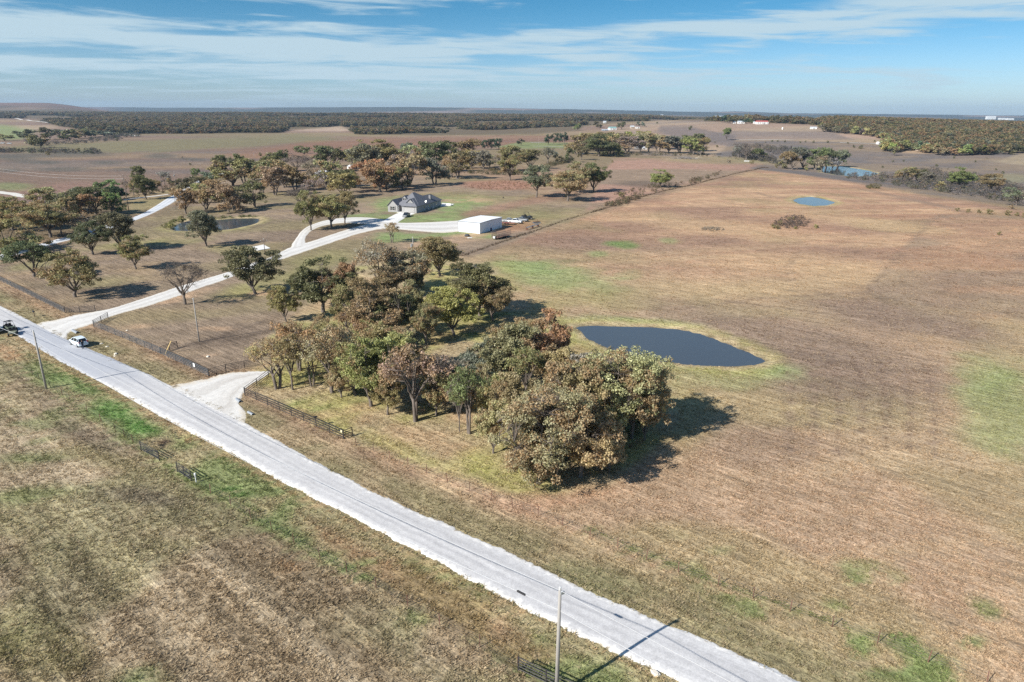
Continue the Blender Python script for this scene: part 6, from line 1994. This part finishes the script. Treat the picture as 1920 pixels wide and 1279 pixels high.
# stock trailers, flatbeds and farm bits
def rack_trailer(P, rz, L_, W_, label, cargo=True):
    o = empty("utility_trailer", P, rz); tag(o, label, 'trailer')
    MB().box(0, 0, .62, L_, W_, .10).build("deck", M_RUSTY, o)
    for s_ in (-1, 1):
        for z_ in (1.1, 1.7, 2.4): MB().tube([(-L_ / 2, s_ * W_ / 2, z_), (L_ / 2, s_ * W_ / 2, z_)], .06, 4).build("rail", M_RACK, o)
        for i in range(13):
            q = link("post", _rp, o); q.location = (-L_ / 2 + L_ * i / 12, s_ * W_ / 2, .6)
        for x_ in (-.5, .5): MB().tube([(x_, s_ * (W_ / 2 + .12) - .1, .35), (x_, s_ * (W_ / 2 + .12) + .1, .35)], .35, 12).build("wheel", M_TYRE, o)
        MB().box(0, s_ * (W_ / 2 + .12), .76, 2.0, .26, .05).build("fender", M_BLACKR, o)
    b = MB()
    for i in range(7): b.tube([(-L_ / 2, W_ / 2 * math.sin((i / 3 - 1) * 1.57), .7), (-L_ / 2 - .25, W_ / 2 * math.sin((i / 3 - 1) * 1.57) * .8, 1.7)], .03, 4)
    b.build("front_rack", M_RUSTY, o)
    MB().tube([(-L_ / 2, .6, .55), (-L_ / 2 - 1.4, 0, .5)], .05, 4).tube([(-L_ / 2, -.6, .55), (-L_ / 2 - 1.4, 0, .5)], .05, 4).build("hitch", M_BLACKR, o)
    if cargo: MB().box(-L_ / 2 - .5, -.2, .85, .5, .8, .75).build("toolbox", M_PORC, o)


M_RACK = mat('faded_rack_steel', (.22, .16, .13), .8)
_rp = MB().box(0, 0, .9, .12, .12, 1.85).mesh("post", M_RACK)
dT = gp(955, 442) - gp(925, 449.5)
rack_trailer(gp(940, 446), math.atan2(dT.y, dT.x), 8.4, 2.5, 'rusty rack sided trailer standing in the grass below the shop')
P = gp(950, 421); o = empty("flatbed_trailer", P, dsh - R_(80)); tag(o, 'red flatbed trailer lying between the shop and the trucks', 'trailer')
MB().box(0, 0, .7, 6.5, 2.2, .12).build("deck", mat("faded_red", (.24, .09, .07), .7), o)
for x_ in (-.6, .5):
    for s_ in (-1, 1): MB().tube([(x_, s_ * 1.0 - .1, .36), (x_, s_ * 1.0 + .1, .36)], .36, 12).build("wheel", M_TYRE, o)
MB().tube([(3.2, .5, .62), (4.5, 0, .55)], .05, 4).tube([(3.2, -.5, .62), (4.5, 0, .55)], .05, 4).build("hitch", M_BLACKR, o)
P = gp(1007, 419.5); o = empty("disc_harrow", P, .4); tag(o, 'rusty field implement standing alone right of the trucks', 'implement')
MB().box(0, 0, .7, 2.8, .15, .15).box(0, .8, .7, 2.8, .15, .15).box(-1, .4, .75, .15, 1.0, .12).box(1, .4, .75, .15, 1.0, .12).tube([(0, 0, .8), (0, -.4, 1.7), (0, .5, 1.7)], .06, 5).build("frame", M_RUSTY, o)
for i in range(7):
    for y_ in (0, .8): MB().tube([(-1.3 + .43 * i, y_ - .02, .36), (-1.3 + .43 * i, y_ + .02, .36)], .36, 12).build("disc", M_GREY, o)
b = MB()
q0, q1 = gp(987, 431.5), gp(1009, 424.5)
o = empty("pipe_rack", q0, math.atan2((q1 - q0).y, (q1 - q0).x)); LL = (q1 - q0).length; tag(o, 'low rack of long pale pipes beside the field fence', 'pipe rack')
for x_ in (.3, LL * .5, LL - .3):
    MB().box(x_, 0, .45, .12, .9, .9).build("trestle", M_RUSTY, o)
for i in range(4): MB().tube([(0, -.35 + .22 * i, .98), (LL, -.35 + .22 * i, .98)], .07, 6).build("pipe", M_GALV if i % 2 else M_PORC, o)
for k, (a_, b_, s_, c_, lb) in enumerate([(920, 432.5, .9, (.03, .05, .12), 'dark blue drum standing against the shaded shop wall'), (935, 428, .8, (.5, .52, .52), 'pale square tank at the far end of the shaded shop wall'),
                                          (863, 432, .45, (.10, .10, .11), 'small dark cooling unit at the near left corner of the shop'), (876, 443.5, 1.1, (.06, .065, .07), 'flat dark heap on the sand in front of the shop')]):
    P = gp(a_, b_); b = MB()
    if k == 3: b.tube([(-.9, 0, 0), (-.4, .1, .35), (.4, 0, .4), (1.0, 0, 0)], [.3, .6, .55, .2], 8)
    else: b.tube([(0, 0, 0), (0, 0, .12), (0, 0, s_ * 1.1), (0, 0, s_ * 1.2)], [s_ * .5, s_ * .56, s_ * .56, s_ * .46], 10 if k == 0 else 4)
    o = b.build(["steel_drum", "square_tank", "cooling_unit", "tarp_heap"][k], mat('yard%d' % k, c_, .6)); o.location = P
    tag(o, lb, ['drum', 'tank', 'cooling unit', 'heap'][k])
P = gp(881, 446); o = MB().box(0, 0, .06, 1.6, 1.0, .12, .5).build("white_board", M_WHITE); o.location = P; tag(o, 'white board lying on the sand in front of the shop', 'board')
P = gp(925, 436); b = MB().box(0, 0, .25, 2.2, .7, .5, .3).box(.5, .5, .2, .7, .7, .4).tube([(-1, .2, .5), (1.2, .1, .9)], .05, 4)
o = b.build("scrap_heap", mat("yard_scrap", (.07, .075, .085), .6)); o.location = P; tag(o, 'dark scrap heaped in the shadow of the shop', 'scrap heap')

# ------------------------------------------------------------------ the person behind the white car
def person(P, rz, label):
    o = empty("person", P, rz); tag(o, label, 'person')
    J = {'pel': (0, 0, .95), 'wst': (0, 0, 1.10), 'chs': (0, 0, 1.35), 'nek': (0, 0, 1.50), 'hd0': (.01, 0, 1.58), 'hd1': (.015, 0, 1.68), 'hd2': (.0, 0, 1.76),
         'hpL': (0, .09, .92), 'knL': (.03, .10, .50), 'anL': (-.01, .11, .09), 'toL': (.15, .12, .04), 'hpR': (0, -.09, .92), 'knR': (.05, -.10, .50), 'anR': (.02, -.11, .09), 'toR': (.18, -.12, .04),
         'shL': (0, .19, 1.42), 'elL': (-.02, .25, 1.14), 'wrL': (.12, .22, .93), 'haL': (.18, .20, .87), 'shR': (0, -.19, 1.42), 'elR': (-.03, -.25, 1.14), 'wrR': (.14, -.20, 1.0), 'haR': (.20, -.17, .98)}
    Rr = {'pel': (.15, .17), 'wst': (.12, .15), 'chs': (.13, .18), 'nek': (.055, .055), 'hd0': (.07, .07), 'hd1': (.105, .085), 'hd2': (.075, .07), 'hpL': (.10, .10), 'knL': (.065, .065), 'anL': (.045, .045), 'toL': (.045, .035),
          'hpR': (.10, .10), 'knR': (.065, .065), 'anR': (.045, .045), 'toR': (.045, .035), 'shL': (.065, .065), 'elL': (.045, .045), 'wrL': (.032, .032), 'haL': (.045, .025), 'shR': (.065, .065), 'elR': (.045, .045), 'wrR': (.032, .032), 'haR': (.045, .025)}
    E = [('pel', 'wst'), ('wst', 'chs'), ('chs', 'nek'), ('nek', 'hd0'), ('hd0', 'hd1'), ('hd1', 'hd2'), ('chs', 'shL'), ('shL', 'elL'), ('elL', 'wrL'), ('wrL', 'haL'), ('chs', 'shR'), ('shR', 'elR'), ('elR', 'wrR'), ('wrR', 'haR'),
         ('pel', 'hpL'), ('hpL', 'knL'), ('knL', 'anL'), ('anL', 'toL'), ('pel', 'hpR'), ('hpR', 'knR'), ('knR', 'anR'), ('anR', 'toR')]
    K = list(J); me = bpy.data.meshes.new("body"); me.from_pydata([J[k] for k in K], [(K.index(a), K.index(b_)) for a, b_ in E], [])
    b = link("body", me, o)
    b.modifiers.new('skin', 'SKIN'); sub = b.modifiers.new('sub', 'SUBSURF'); sub.levels = sub.render_levels = 2
    if not me.skin_vertices: return o
    for i, k in enumerate(K):
        me.skin_vertices[0].data[i].radius = Rr[k]; me.skin_vertices[0].data[i].use_root = (k == 'pel')
    m = bpy.data.materials.new("clothed_figure"); m.use_nodes = True; t = NT(m.node_tree)
    tc_ = t.n('ShaderNodeTexCoord'); x_, y_, z_ = t.sep(tc_.outputs['Object'])
    c = t.mix(t.m('GREATER_THAN', z_, .96), (.035, .05, .09), (.03, .035, .05))
    c = t.mix(t.m('GREATER_THAN', z_, 1.50), c, (.48, .30, .22))
    c = t.mix(t.m('LESS_THAN', z_, .09), c, (.02, .02, .02))
    b_ = t.n('ShaderNodeBsdfPrincipled'); b_.inputs['Roughness'].default_value = .8; t.put(b_.inputs['Base Color'], c)
    t.put(t.n('ShaderNodeOutputMaterial').inputs[0], b_.outputs[0]); me.materials.append(m)
    hb_ = MB(); n = 10
    V, F = [], []
    for k in range(5):
        e_ = k / 4 * 1.25
        for i in range(n):
            a = 6.283 * i / n
            V.append((-.015 + .112 * math.cos(e_) * math.cos(a), .10 * math.cos(e_) * math.sin(a), 1.69 + .13 * math.sin(e_) - (.05 if math.cos(a) < 0 and k == 0 else 0)))
    F = [(k * n + i, k * n + (i + 1) % n, (k + 1) * n + (i + 1) % n, (k + 1) * n + i) for k in range(4) for i in range(n)] + [tuple(4 * n + i for i in range(n))]
    hb_.add(V, F).build("hair", mat("brown_hair", (.06, .035, .02), .8), o, True)
    return o


person(gp(156.5, 655.5) + Vector((0, 0, .09)), ang + .2, 'person in dark clothes standing on the road behind the white SUV')
# ------------------------------------------------------------------ the house
M_BRICK = mat("pale_brick", (.33, .325, .32), .9, noise=.14, nscale=5)
M_SHINGLE = mat("grey_shingle", (.155, .158, .175), .9, noise=.18, nscale=4, streak=(1, 1, 3))
M_TRIMW = mat("white_trim", (.72, .70, .66), .6)
M_TRIMD = mat("dark_trim", (.07, .065, .065), .6)
M_RED = mat("red_door", (.18, .025, .02), .5)
M_GDOOR = mat("garage_door", (.37, .36, .35), .6)


def wallbox(poly, z0, z1, parent, mt=None, name="wall"):
    return MB().prism(poly, z0, z1).build(name, mt or M_BRICK, parent)


def hip(x0, x1, y0, y1, z0, h, rx0, rx1, ry0, ry1, parent, th=.14, mt=None, name="roof"):
    """hip or gable roof over a rectangle: ridge corners (rx0,ry0)-(rx1,ry1)"""
    b = MB()
    V = [(x0, y0, z0), (x1, y0, z0), (x1, y1, z0), (x0, y1, z0)]
    top = [(rx0, ry0, z0 + h), (rx1, ry1, z0 + h)]
    if abs(rx0 - rx1) < 1e-6:       # ridge along y
        F = [(0, 1, 4), (1, 2, 5, 4), (2, 3, 5), (3, 0, 4, 5)]
    else:                           # ridge along x
        F = [(0, 1, 5, 4), (1, 2, 5), (2, 3, 4, 5), (3, 0, 4)]
    b.add(V + top, F)
    b.add(V + [(a, c, z0 - th) for a, c, _ in V], [(0, 4, 5, 1), (1, 5, 6, 2), (2, 6, 7, 3), (3, 7, 4, 0), (4, 7, 6, 5)])
    return b.build(name, mt or M_SHINGLE, parent)


A, B_, Cc = gp(730, 396.5), gp(781, 400), gp(827, 385.5)
side_ = (Cc - B_).to_2d(); yaw = math.atan2(side_.y, side_.x) - math.pi / 2
ex_ = Vector((math.cos(yaw), math.sin(yaw), 0)); ey_ = Vector((-math.sin(yaw), math.cos(yaw), 0))
Wd = (B_ - A).dot(ex_)
org = B_ - ex_ * Wd
org.z = zat(org.x, org.y) + .05
S = 1.0
DP = min(30, side_.length)
house = empty("house", org, yaw)
tag(house, 'grey roofed brick house with gables, dormer and chimney on the green lawn', 'house')
W = Wd
x1_, x2_ = W * .34, W * .50          # wing, entry
wallbox([(0, 0), (x1_, 0), (x1_, 8), (0, 8)], -.3, 2.9, house)
wallbox([(x1_ + .003, 3.2), (x2_, 3.2), (x2_, 8), (x1_ + .003, 8)], -.3, 2.9, house)
wallbox([(x2_ + .003, 0), (W, 0), (W, DP), (x2_ + .003, DP)], -.3, 2.9, house)
wallbox([(0.5, 8.003), (x2_, 8.003), (x2_, DP - 5), (0.5, DP - 5)], -.3, 2.88, house)


def gable_face(x0, x1, y, z0, h, parent, mt):
    return MB().add([(x0, y, z0), (x1, y, z0), ((x0 + x1) / 2, y, z0 + h), (x0, y + .25, z0), (x1, y + .25, z0), ((x0 + x1) / 2, y + .25, z0 + h)],
                    [(0, 1, 2), (3, 5, 4), (0, 3, 4, 1), (1, 4, 5, 2), (2, 5, 3, 0)]).build("gable", mt, parent)


def gable_roof(x0, x1, y0, y1, z0, h, parent, ov=.4, th=.13, hipback=0.0):
    xm = (x0 + x1) / 2; dz = h * ov / ((x1 - x0) / 2)
    a, c = x0 - ov, x1 + ov
    b = MB()
    V = [(a, y0 - ov, z0 - dz), (xm, y0 - ov, z0 + h), (c, y0 - ov, z0 - dz), (a, y1, z0 - dz), (xm, y1 - hipback, z0 + h), (c, y1, z0 - dz)]
    V2 = [(p[0], p[1], p[2] + th) for p in V]
    b.add(V2 + V, [(0, 1, 4, 3), (1, 2, 5, 4), (3, 4, 5), (6, 9, 10, 7), (7, 10, 11, 8), (0, 6, 7, 1), (1, 7, 8, 2), (0, 3, 9, 6), (2, 8, 11, 5)])
    return b.build("roof", M_SHINGLE, parent)


gable_face(.02, x1_ - .02, .01, 2.9, 2.3, house, M_BRICK)
gable_roof(0, x1_, 0, 9, 2.9, 2.35, house)
# main high hip
hip(x1_ * .75, W + .4, 1.9, DP * .72, 2.97, 4.9, W * .60, W * .60, DP * .30, DP * .38, house)
# long right hand roof with small front gable over the garage
hip(x2_ - .4, W + .45, -.5, DP + .5, 2.93, 3.0, (x2_ + W) / 2, (x2_ + W) / 2, 3.0, DP - 4.2, house)
gable_face(x2_ + 1.2, W - 1.2, 1.0, 3.55, 2.1, house, M_BRICK)
gable_roof(x2_ + 1.1, W - 1.1, 1.0, 6.5, 3.6, 2.15, house, .35)
MB().box((x2_ + W) / 2, .96, 4.25, .1, .08, 1.3).box((x2_ + W) / 2, .96, 3.8, 2.6, .08, .1).build("gable_trim", M_TRIMD, house)
hip(.1, x2_ + .3, 7.5, DP - 4.6, 2.95, 2.6, x2_ * .5, x2_ * .5, 11.0, DP - 9, house)
# dormer
dx_ = x1_ + 1.3
MB().box(dx_, 5.6, 5.0, 1.9, 2.6, 1.5).build("dormer_wall", M_BRICK, house)
gable_face(dx_ - .95, dx_ + .95, 4.29, 5.75, .9, house, M_BRICK)
gable_roof(dx_ - .95, dx_ + .95, 4.3, 8.0, 5.75, .95, house, .25)
for s_ in (-.4, .4):
    w_ = MB().box(dx_ + s_, 4.27, 5.2, .5, .06, .85).build("window", M_GLASS, house)
    MB().box(dx_ + s_, 4.25, 4.74, .62, .08, .08).build("sill", M_TRIMW, w_)
# chimney
ch = MB().box(W * .90, DP * .66, 4.3, .9, 1.2, 3.6).build("chimney", mat("chimney_stone", (.25, .25, .26), .9, noise=.15, nscale=4), house)
MB().box(W * .90, DP * .66, 6.17, 1.1, 1.4, .14).build("cap", M_TRIMD, ch)


def window(x_, y_, z_, wd, hh, parent, face='front', shutters=False):
    if face == 'front':
        f = MB().box(x_, y_ - .03, z_, wd, .08, hh).build("window", M_TRIMW, parent)
        MB().box(x_, y_ - .075, z_, wd - .16, .02, hh - .16).build("pane", M_GLASS, f)
        MB().box(x_, y_ - .095, z_, .06, .02, hh - .16).box(x_, y_ - .095, z_, wd - .16, .02, .06).build("glazing_bar", M_TRIMW, f)
        if shutters:
            for s_ in (-1, 1): MB().box(x_ + s_ * (wd / 2 + .22), y_ - .04, z_, .36, .06, hh).build("shutter", M_TRIMD, f)
    else:
        f = MB().box(x_ + .03, y_, z_, .08, wd, hh).build("window", M_TRIMW, parent)
        MB().box(x_ + .075, y_, z_, .02, wd - .16, hh - .16).build("pane", M_GLASS, f)


window(x1_ * .5, 0, 1.6, 1.9, 1.7, house, shutters=True)
gd = MB().box((x2_ + W) / 2 + .2, -.03, 1.15, 4.9, .08, 2.25).build("garage_door", M_GDOOR, house)
for k in range(4): MB().box((x2_ + W) / 2 + .2, -.085, .35 + .55 * k, 4.8, .03, .46).build("panel", M_GDOOR, gd)
MB().box((x2_ + W) / 2 + .2, -.04, 2.42, 5.2, .1, .22).build("door_lintel", M_TRIMD, house)
d_ = MB().box((x1_ + x2_) / 2, 3.15, 1.05, 1.1, .08, 2.1).build("front_door", M_RED, house)
MB().box((x1_ + x2_) / 2 + .42, 3.08, 1.0, .06, .06, .14).build("handle", M_RIM, d_)
for s_ in (x1_ + .2, x2_ - .15): MB().box(s_, .6, 1.4, .28, .28, 2.9).build("porch_post", M_TRIMW, house)
for y_ in (DP * .30, DP * .52, DP * .8): window(W, y_, 1.6, 1.1, 1.2, house, 'side')
MB().box(W + .35, DP * .42, .5, .7, .8, .9).build("cooling_unit", M_GREY, house)
MB().box(W + .5, DP * .60, .55, .8, .8, .8).build("cooling_unit", M_PORC, house)
ds_ = MB().tube([(W + .25, DP * .36, 2.2), (W + .25, DP * .36, 4.0)], .04, 5).build("dish_mast", M_GREY, house)
MB().tube([(W + .22, DP * .36 - .05, 4.0), (W + .22, DP * .36 - .16, 4.05)], [.42, .46], 14).build("satellite_dish", M_PORC, ds_)
MB().box(W * .72, DP * .45, 5.0, .2, .2, .6).build("vent_pipe", M_TRIMD, house)
MB().box((x1_ + x2_) / 2, 1.0, .02, x2_ - x1_ - .1, 4.0, .16).build("porch_slab", M_CONC, house)
q = [gp(*p) for p in [(826, 387.5), (845, 386.5), (852, 383), (829, 381)]]
b = MB(); cz_ = max(p.z for p in q) + .12; b.prism([(p.x, p.y) for p in q], cz_ - .4, cz_)
tag(b.build("patio_slab", M_CONC), 'pale concrete patio slab beyond the right end of the house', 'slab')
P = gp(842, 386); b = MB().tube([(-1.2, 0, .5), (1.2, 0, .5)], .45, 10).box(-.7, 0, .1, .1, .6, .4).box(.7, 0, .1, .1, .6, .4)
o = b.build("gas_tank", M_WHITE); o.location = P + Vector((0, 0, .1)); o.rotation_euler.z = yaw; tag(o, 'small white gas tank beside the patio slab', 'tank')

# ------------------------------------------------------------------ the metal shop
M_SHEETM = mat("white_sheet_metal", (.74, .76, .79), .45, noise=.04, nscale=1)
M_ROOFM = mat("white_roof_metal", (.82, .82, .82), .45, noise=.03, nscale=1)
A, B_, Cc = gp(861, 434.5), gp(900, 438.5), gp(941, 426.5)
sd_ = (Cc - B_).to_2d(); yaw2 = math.atan2(sd_.y, sd_.x) - math.pi / 2
ex2 = Vector((math.cos(yaw2), math.sin(yaw2), 0))
W2 = (B_ - A).dot(ex2) + .3; D2 = sd_.length
shop = empty("metal_shop", B_ - ex2 * W2, yaw2); tag(shop, 'plain white sheet metal shop building with flat looking roof', 'shop building')
H2 = 4.0
wallbox([(0, 0), (W2, 0), (W2, D2), (0, D2)], -.3, H2, shop, M_SHEETM)
b = MB(); ov = .2; rh = .22
b.add([(-ov, -ov, H2 + .02), (W2 + ov, -ov, H2 + .02), (W2 + ov, D2 + ov, H2 + .02), (-ov, D2 + ov, H2 + .02), (-ov, D2 / 2, H2 + rh), (W2 + ov, D2 / 2, H2 + rh)],
      [(0, 1, 5, 4), (4, 5, 2, 3), (0, 4, 3), (1, 2, 5), (0, 3, 2, 1)])
b.build("roof", M_ROOFM, shop)
MB().box(W2 / 2, -.04, H2 - .10, W2 + .3, .06, .2).box(W2 + .04, D2 / 2, H2 - .10, .06, D2 + .3, .2).build("eave_trim", mat("grey_trim", (.30, .32, .35), .5), shop)
MB().box(-.02, -.02, H2 / 2, .12, .12, H2).box(W2 + .02, -.02, H2 / 2, .12, .12, H2).build("corner_trim", mat("grey_trim", (.30, .32, .35), .5), shop)
b = MB()
for i in range(int(W2 / .6)): b.box(.3 + .6 * i, -.012, H2 / 2 - .1, .05, .024, H2 - .25)
for i in range(int(D2 / .6)): b.box(W2 + .012, .3 + .6 * i, H2 / 2 - .1, .024, .05, H2 - .25)
b.build("wall_rib", M_SHEETM, shop)

# ------------------------------------------------------------------ buildings far off
M_BWALL = mat("white_siding", (.72, .72, .70), .7); M_TANW = mat("tan_siding", (.50, .42, .34), .8)
M_RROOF = mat("red_metal_roof", (.42, .10, .08), .5); M_GROOF = mat("grey_metal_roof", (.50, .54, .58), .4); M_GREENR = mat("teal_roof", (.20, .36, .34), .5); M_BROOF = mat("brown_roof", (.20, .13, .11), .8)


def barn(px, py, wpx, hpx, deep, wall, roof_, label, cat='building', rz=0.0, name='farm_building', rise=.35, nwin=3, lift=0.0):
    P = gp(px, py); k = px_m(P); w_, h_ = wpx / k, hpx / k
    o = empty(name, P, rz); tag(o, label, cat)
    wl = h_ * (1 - rise) + lift
    MB().box(0, deep / 2, wl / 2 - .5, w_, deep, wl + 1).build("wall", wall, o)
    b = MB(); e = .3
    V = [(-w_ / 2 - e, -e, wl), (w_ / 2 + e, -e, wl), (w_ / 2 + e, deep + e, wl), (-w_ / 2 - e, deep + e, wl), (-w_ / 2 - e, deep / 2, wl + h_ * rise), (w_ / 2 + e, deep / 2, wl + h_ * rise)]
    b.add(V, [(0, 1, 5, 4), (4, 5, 2, 3), (0, 4, 3), (1, 2, 5), (3, 2, 1, 0)]).build("roof", roof_, o)
    for i in range(nwin):
        x_ = -w_ / 2 + w_ * (i + .5) / nwin
        MB().box(x_, -.05, wl * .5, min(1.2, w_ / nwin * .4), .1, wl * .35).build("window", M_GLASS, o)
    MB().box(w_ * .12, -.06, wl * .36, min(1.2, w_ * .14), .1, wl * .7).build("door", M_TRIMD, o)
    return o


barn(1430, 233, 21, 6.5, 14, M_BWALL, M_RROOF, 'long white building with red metal roof on the far hilltop', nwin=5)
barn(1390, 232, 12, 5, 9, M_BWALL, M_GROOF, 'white house with dark arched front on the hilltop meadow', 'house', name='farm_house')
barn(1377, 232, 5, 4, 6, M_BWALL, M_GROOF, 'small white shed left of the hilltop house', 'shed', name='shed', nwin=1)
barn(1416, 232, 5, 4, 6, M_BWALL, M_GROOF, 'small white shed left of the red roofed building', 'shed', name='shed', nwin=1)
barn(1150, 244, 13, 6, 14, M_BWALL, M_GREENR, 'white farm building with teal end beyond the ranch clump', rz=.2)
barn(1135, 245.5, 12, 3, 10, M_GREY, M_GROOF, 'low grey shed left of the teal ended farm building', 'shed', name='shed')
barn(1186, 241, 7, 5, 10, M_TANW, M_GROOF, 'tan farm house right of the teal ended building', 'house', name='farm_house')
barn(1196, 241, 7, 5, 8, M_BWALL, M_BROOF, 'white farm house with brown roof at the meadow foot', 'house', name='farm_house')
barn(1084, 232, 7, 5, 9, M_GREY, M_GROOF, 'grey farm house with two pale gables among trees', 'house', name='farm_house')
barn(1153, 225, 15, 4, 12, M_BWALL, M_RROOF, 'long white ranch building with reddish roof in the wood', nwin=4)
barn(1134, 231, 5, 4, 8, M_BWALL, M_GROOF, 'tiny white house between the far oaks', 'house', name='farm_house')
barn(1525, 242, 12, 4, 9, M_BWALL, M_GROOF, 'low white house at the left tip of the hill wood', 'house', name='farm_house', rz=-.4)
barn(1651, 271, 9, 5, 7, M_BWALL, M_BWALL, 'white trailer home at the end of the pale lane', 'trailer home', name='trailer_home')
barn(1662, 271.5, 7, 4.5, 6, M_BWALL, M_GROOF, 'smaller white trailer right of the trailer home', 'trailer home', name='trailer_home')
barn(1725, 283, 13, 10, 10, M_TANW, M_TANW, 'steep tan roofed cabin in the clearing of the hill wood', 'cabin', name='cabin', rise=.8, nwin=1)
barn(1738, 283, 7, 4, 6, M_GREY, M_GREENR, 'low shed with teal roof right of the steep cabin', 'shed', name='shed', nwin=1)
barn(600, 333, 27, 11, 16, M_BWALL, M_ROOFM, 'large white metal barn half hidden behind the oaks', 'barn', rz=-.25, name='barn')
barn(655, 317, 9, 7, 9, M_BWALL, M_ROOFM, 'small white metal shed behind the orange oaks', 'shed', rz=-.3, name='shed', nwin=1)
barn(1195, 279, 8, 5, 8, M_GREY, M_GROOF, 'pale shed inside the ranch clump', 'shed', name='shed', nwin=1)
barn(1207, 280, 12, 4.5, 8, M_BWALL, M_GROOF, 'white mobile home under the ranch clump oaks', 'mobile home', name='mobile_home')
barn(1158, 276, 5, 4, 6, M_BWALL, M_GROOF, 'little white shed at the left side of the ranch clump', 'shed', name='shed', nwin=1)
barn(1096, 290, 6, 3, 6, M_BWALL, M_GROOF, 'white vehicle shelter at the foot of the ranch clump', 'shelter', name='shelter', nwin=1)
barn(1859, 224, 16, 6, 40, M_BWALL, M_BWALL, 'big white industrial hall on the hazy plain, tallest of its row', 'industrial hall', name='industrial_hall', rise=.1)
barn(1880, 224.5, 10, 3, 40, M_BWALL, M_BWALL, 'long low white hall beside the tallest industrial hall', 'industrial hall', name='industrial_hall', rise=.1)
barn(1895, 225, 12, 3, 40, M_BWALL, M_BWALL, 'long low white hall at the right end of the industrial row', 'industrial hall', name='industrial_hall', rise=.1)
barn(1345, 220, 8, 3, 20, M_BWALL, M_GROOF, 'low white town building below the far masts', 'town building', name='town_building', rise=.15)
barn(1354, 220, 7, 2.6, 20, M_BWALL, M_GROOF, 'second low white town building right under the masts', 'town building', name='town_building', rise=.15)
barn(1372, 219.5, 7, 3, 20, M_BWALL, M_BWALL, 'white town hall roof right of the masts', 'town building', name='town_building', rise=.15)
barn(1241, 217.5, 5, 2.4, 15, M_BWALL, M_GROOF, 'tiny white house on the wooded skyline', 'house', name='farm_house')
for (a_, b_, h_, lb) in [(1356, 216, 17, 'taller of the two hazy radio masts on the skyline'), (1335, 214, 9, 'shorter radio mast on the skyline')]:
    P = gp(a_, b_); k = px_m(P); hh = h_ / k
    o = empty("radio_mast", P); tag(o, lb, 'mast')
    MB().tube([(0, 0, -5), (0, 0, hh)], [.3 / k, .14 / k], 4).build("lattice", M_GREY, o)
    for z_ in (.35, .7): MB().box(0, 0, hh * z_, .9 / k, .3 / k, .3 / k).build("platform", M_GREY, o)
for (a_, b_, w_, lb) in [(1449, 224, 3.0, 'pale water tower beyond the hilltop meadow'), (1467, 243, 2.6, 'white tank on the slope right of the red roofed building')]:
    P = gp(a_, b_); k = px_m(P); r_ = w_ / k / 2
    o = empty("water_tank", P); tag(o, lb, 'tank')
    MB().tube([(0, 0, -2), (0, 0, r_ * 1.6), (0, 0, r_ * 2.6), (0, 0, r_ * 3.2)], [r_ * .8, r_, r_, r_ * .3], 12).build("vessel", M_WHITE, o)
P = gp(1400, 303); o = empty("stock_trough", P); tag(o, 'white trough on the brown meadow left of the creek trees', 'trough')
MB().box(0, 0, .6, 5.5, 1.4, .9).build("vessel", M_WHITE, o); MB().box(0, 0, 1.06, 5.1, 1.0, .03).build("trough_water", M_WATER, o)
for (a_, b_, lb) in [(5, 269.5, 'tiny white parked vehicle at the left edge of the far pasture'), (18, 270, 'second tiny white parked vehicle in the far pasture')]:
    car(gp(a_, b_), 0.3, M_WTRK, lb, 'pickup')
print('done')
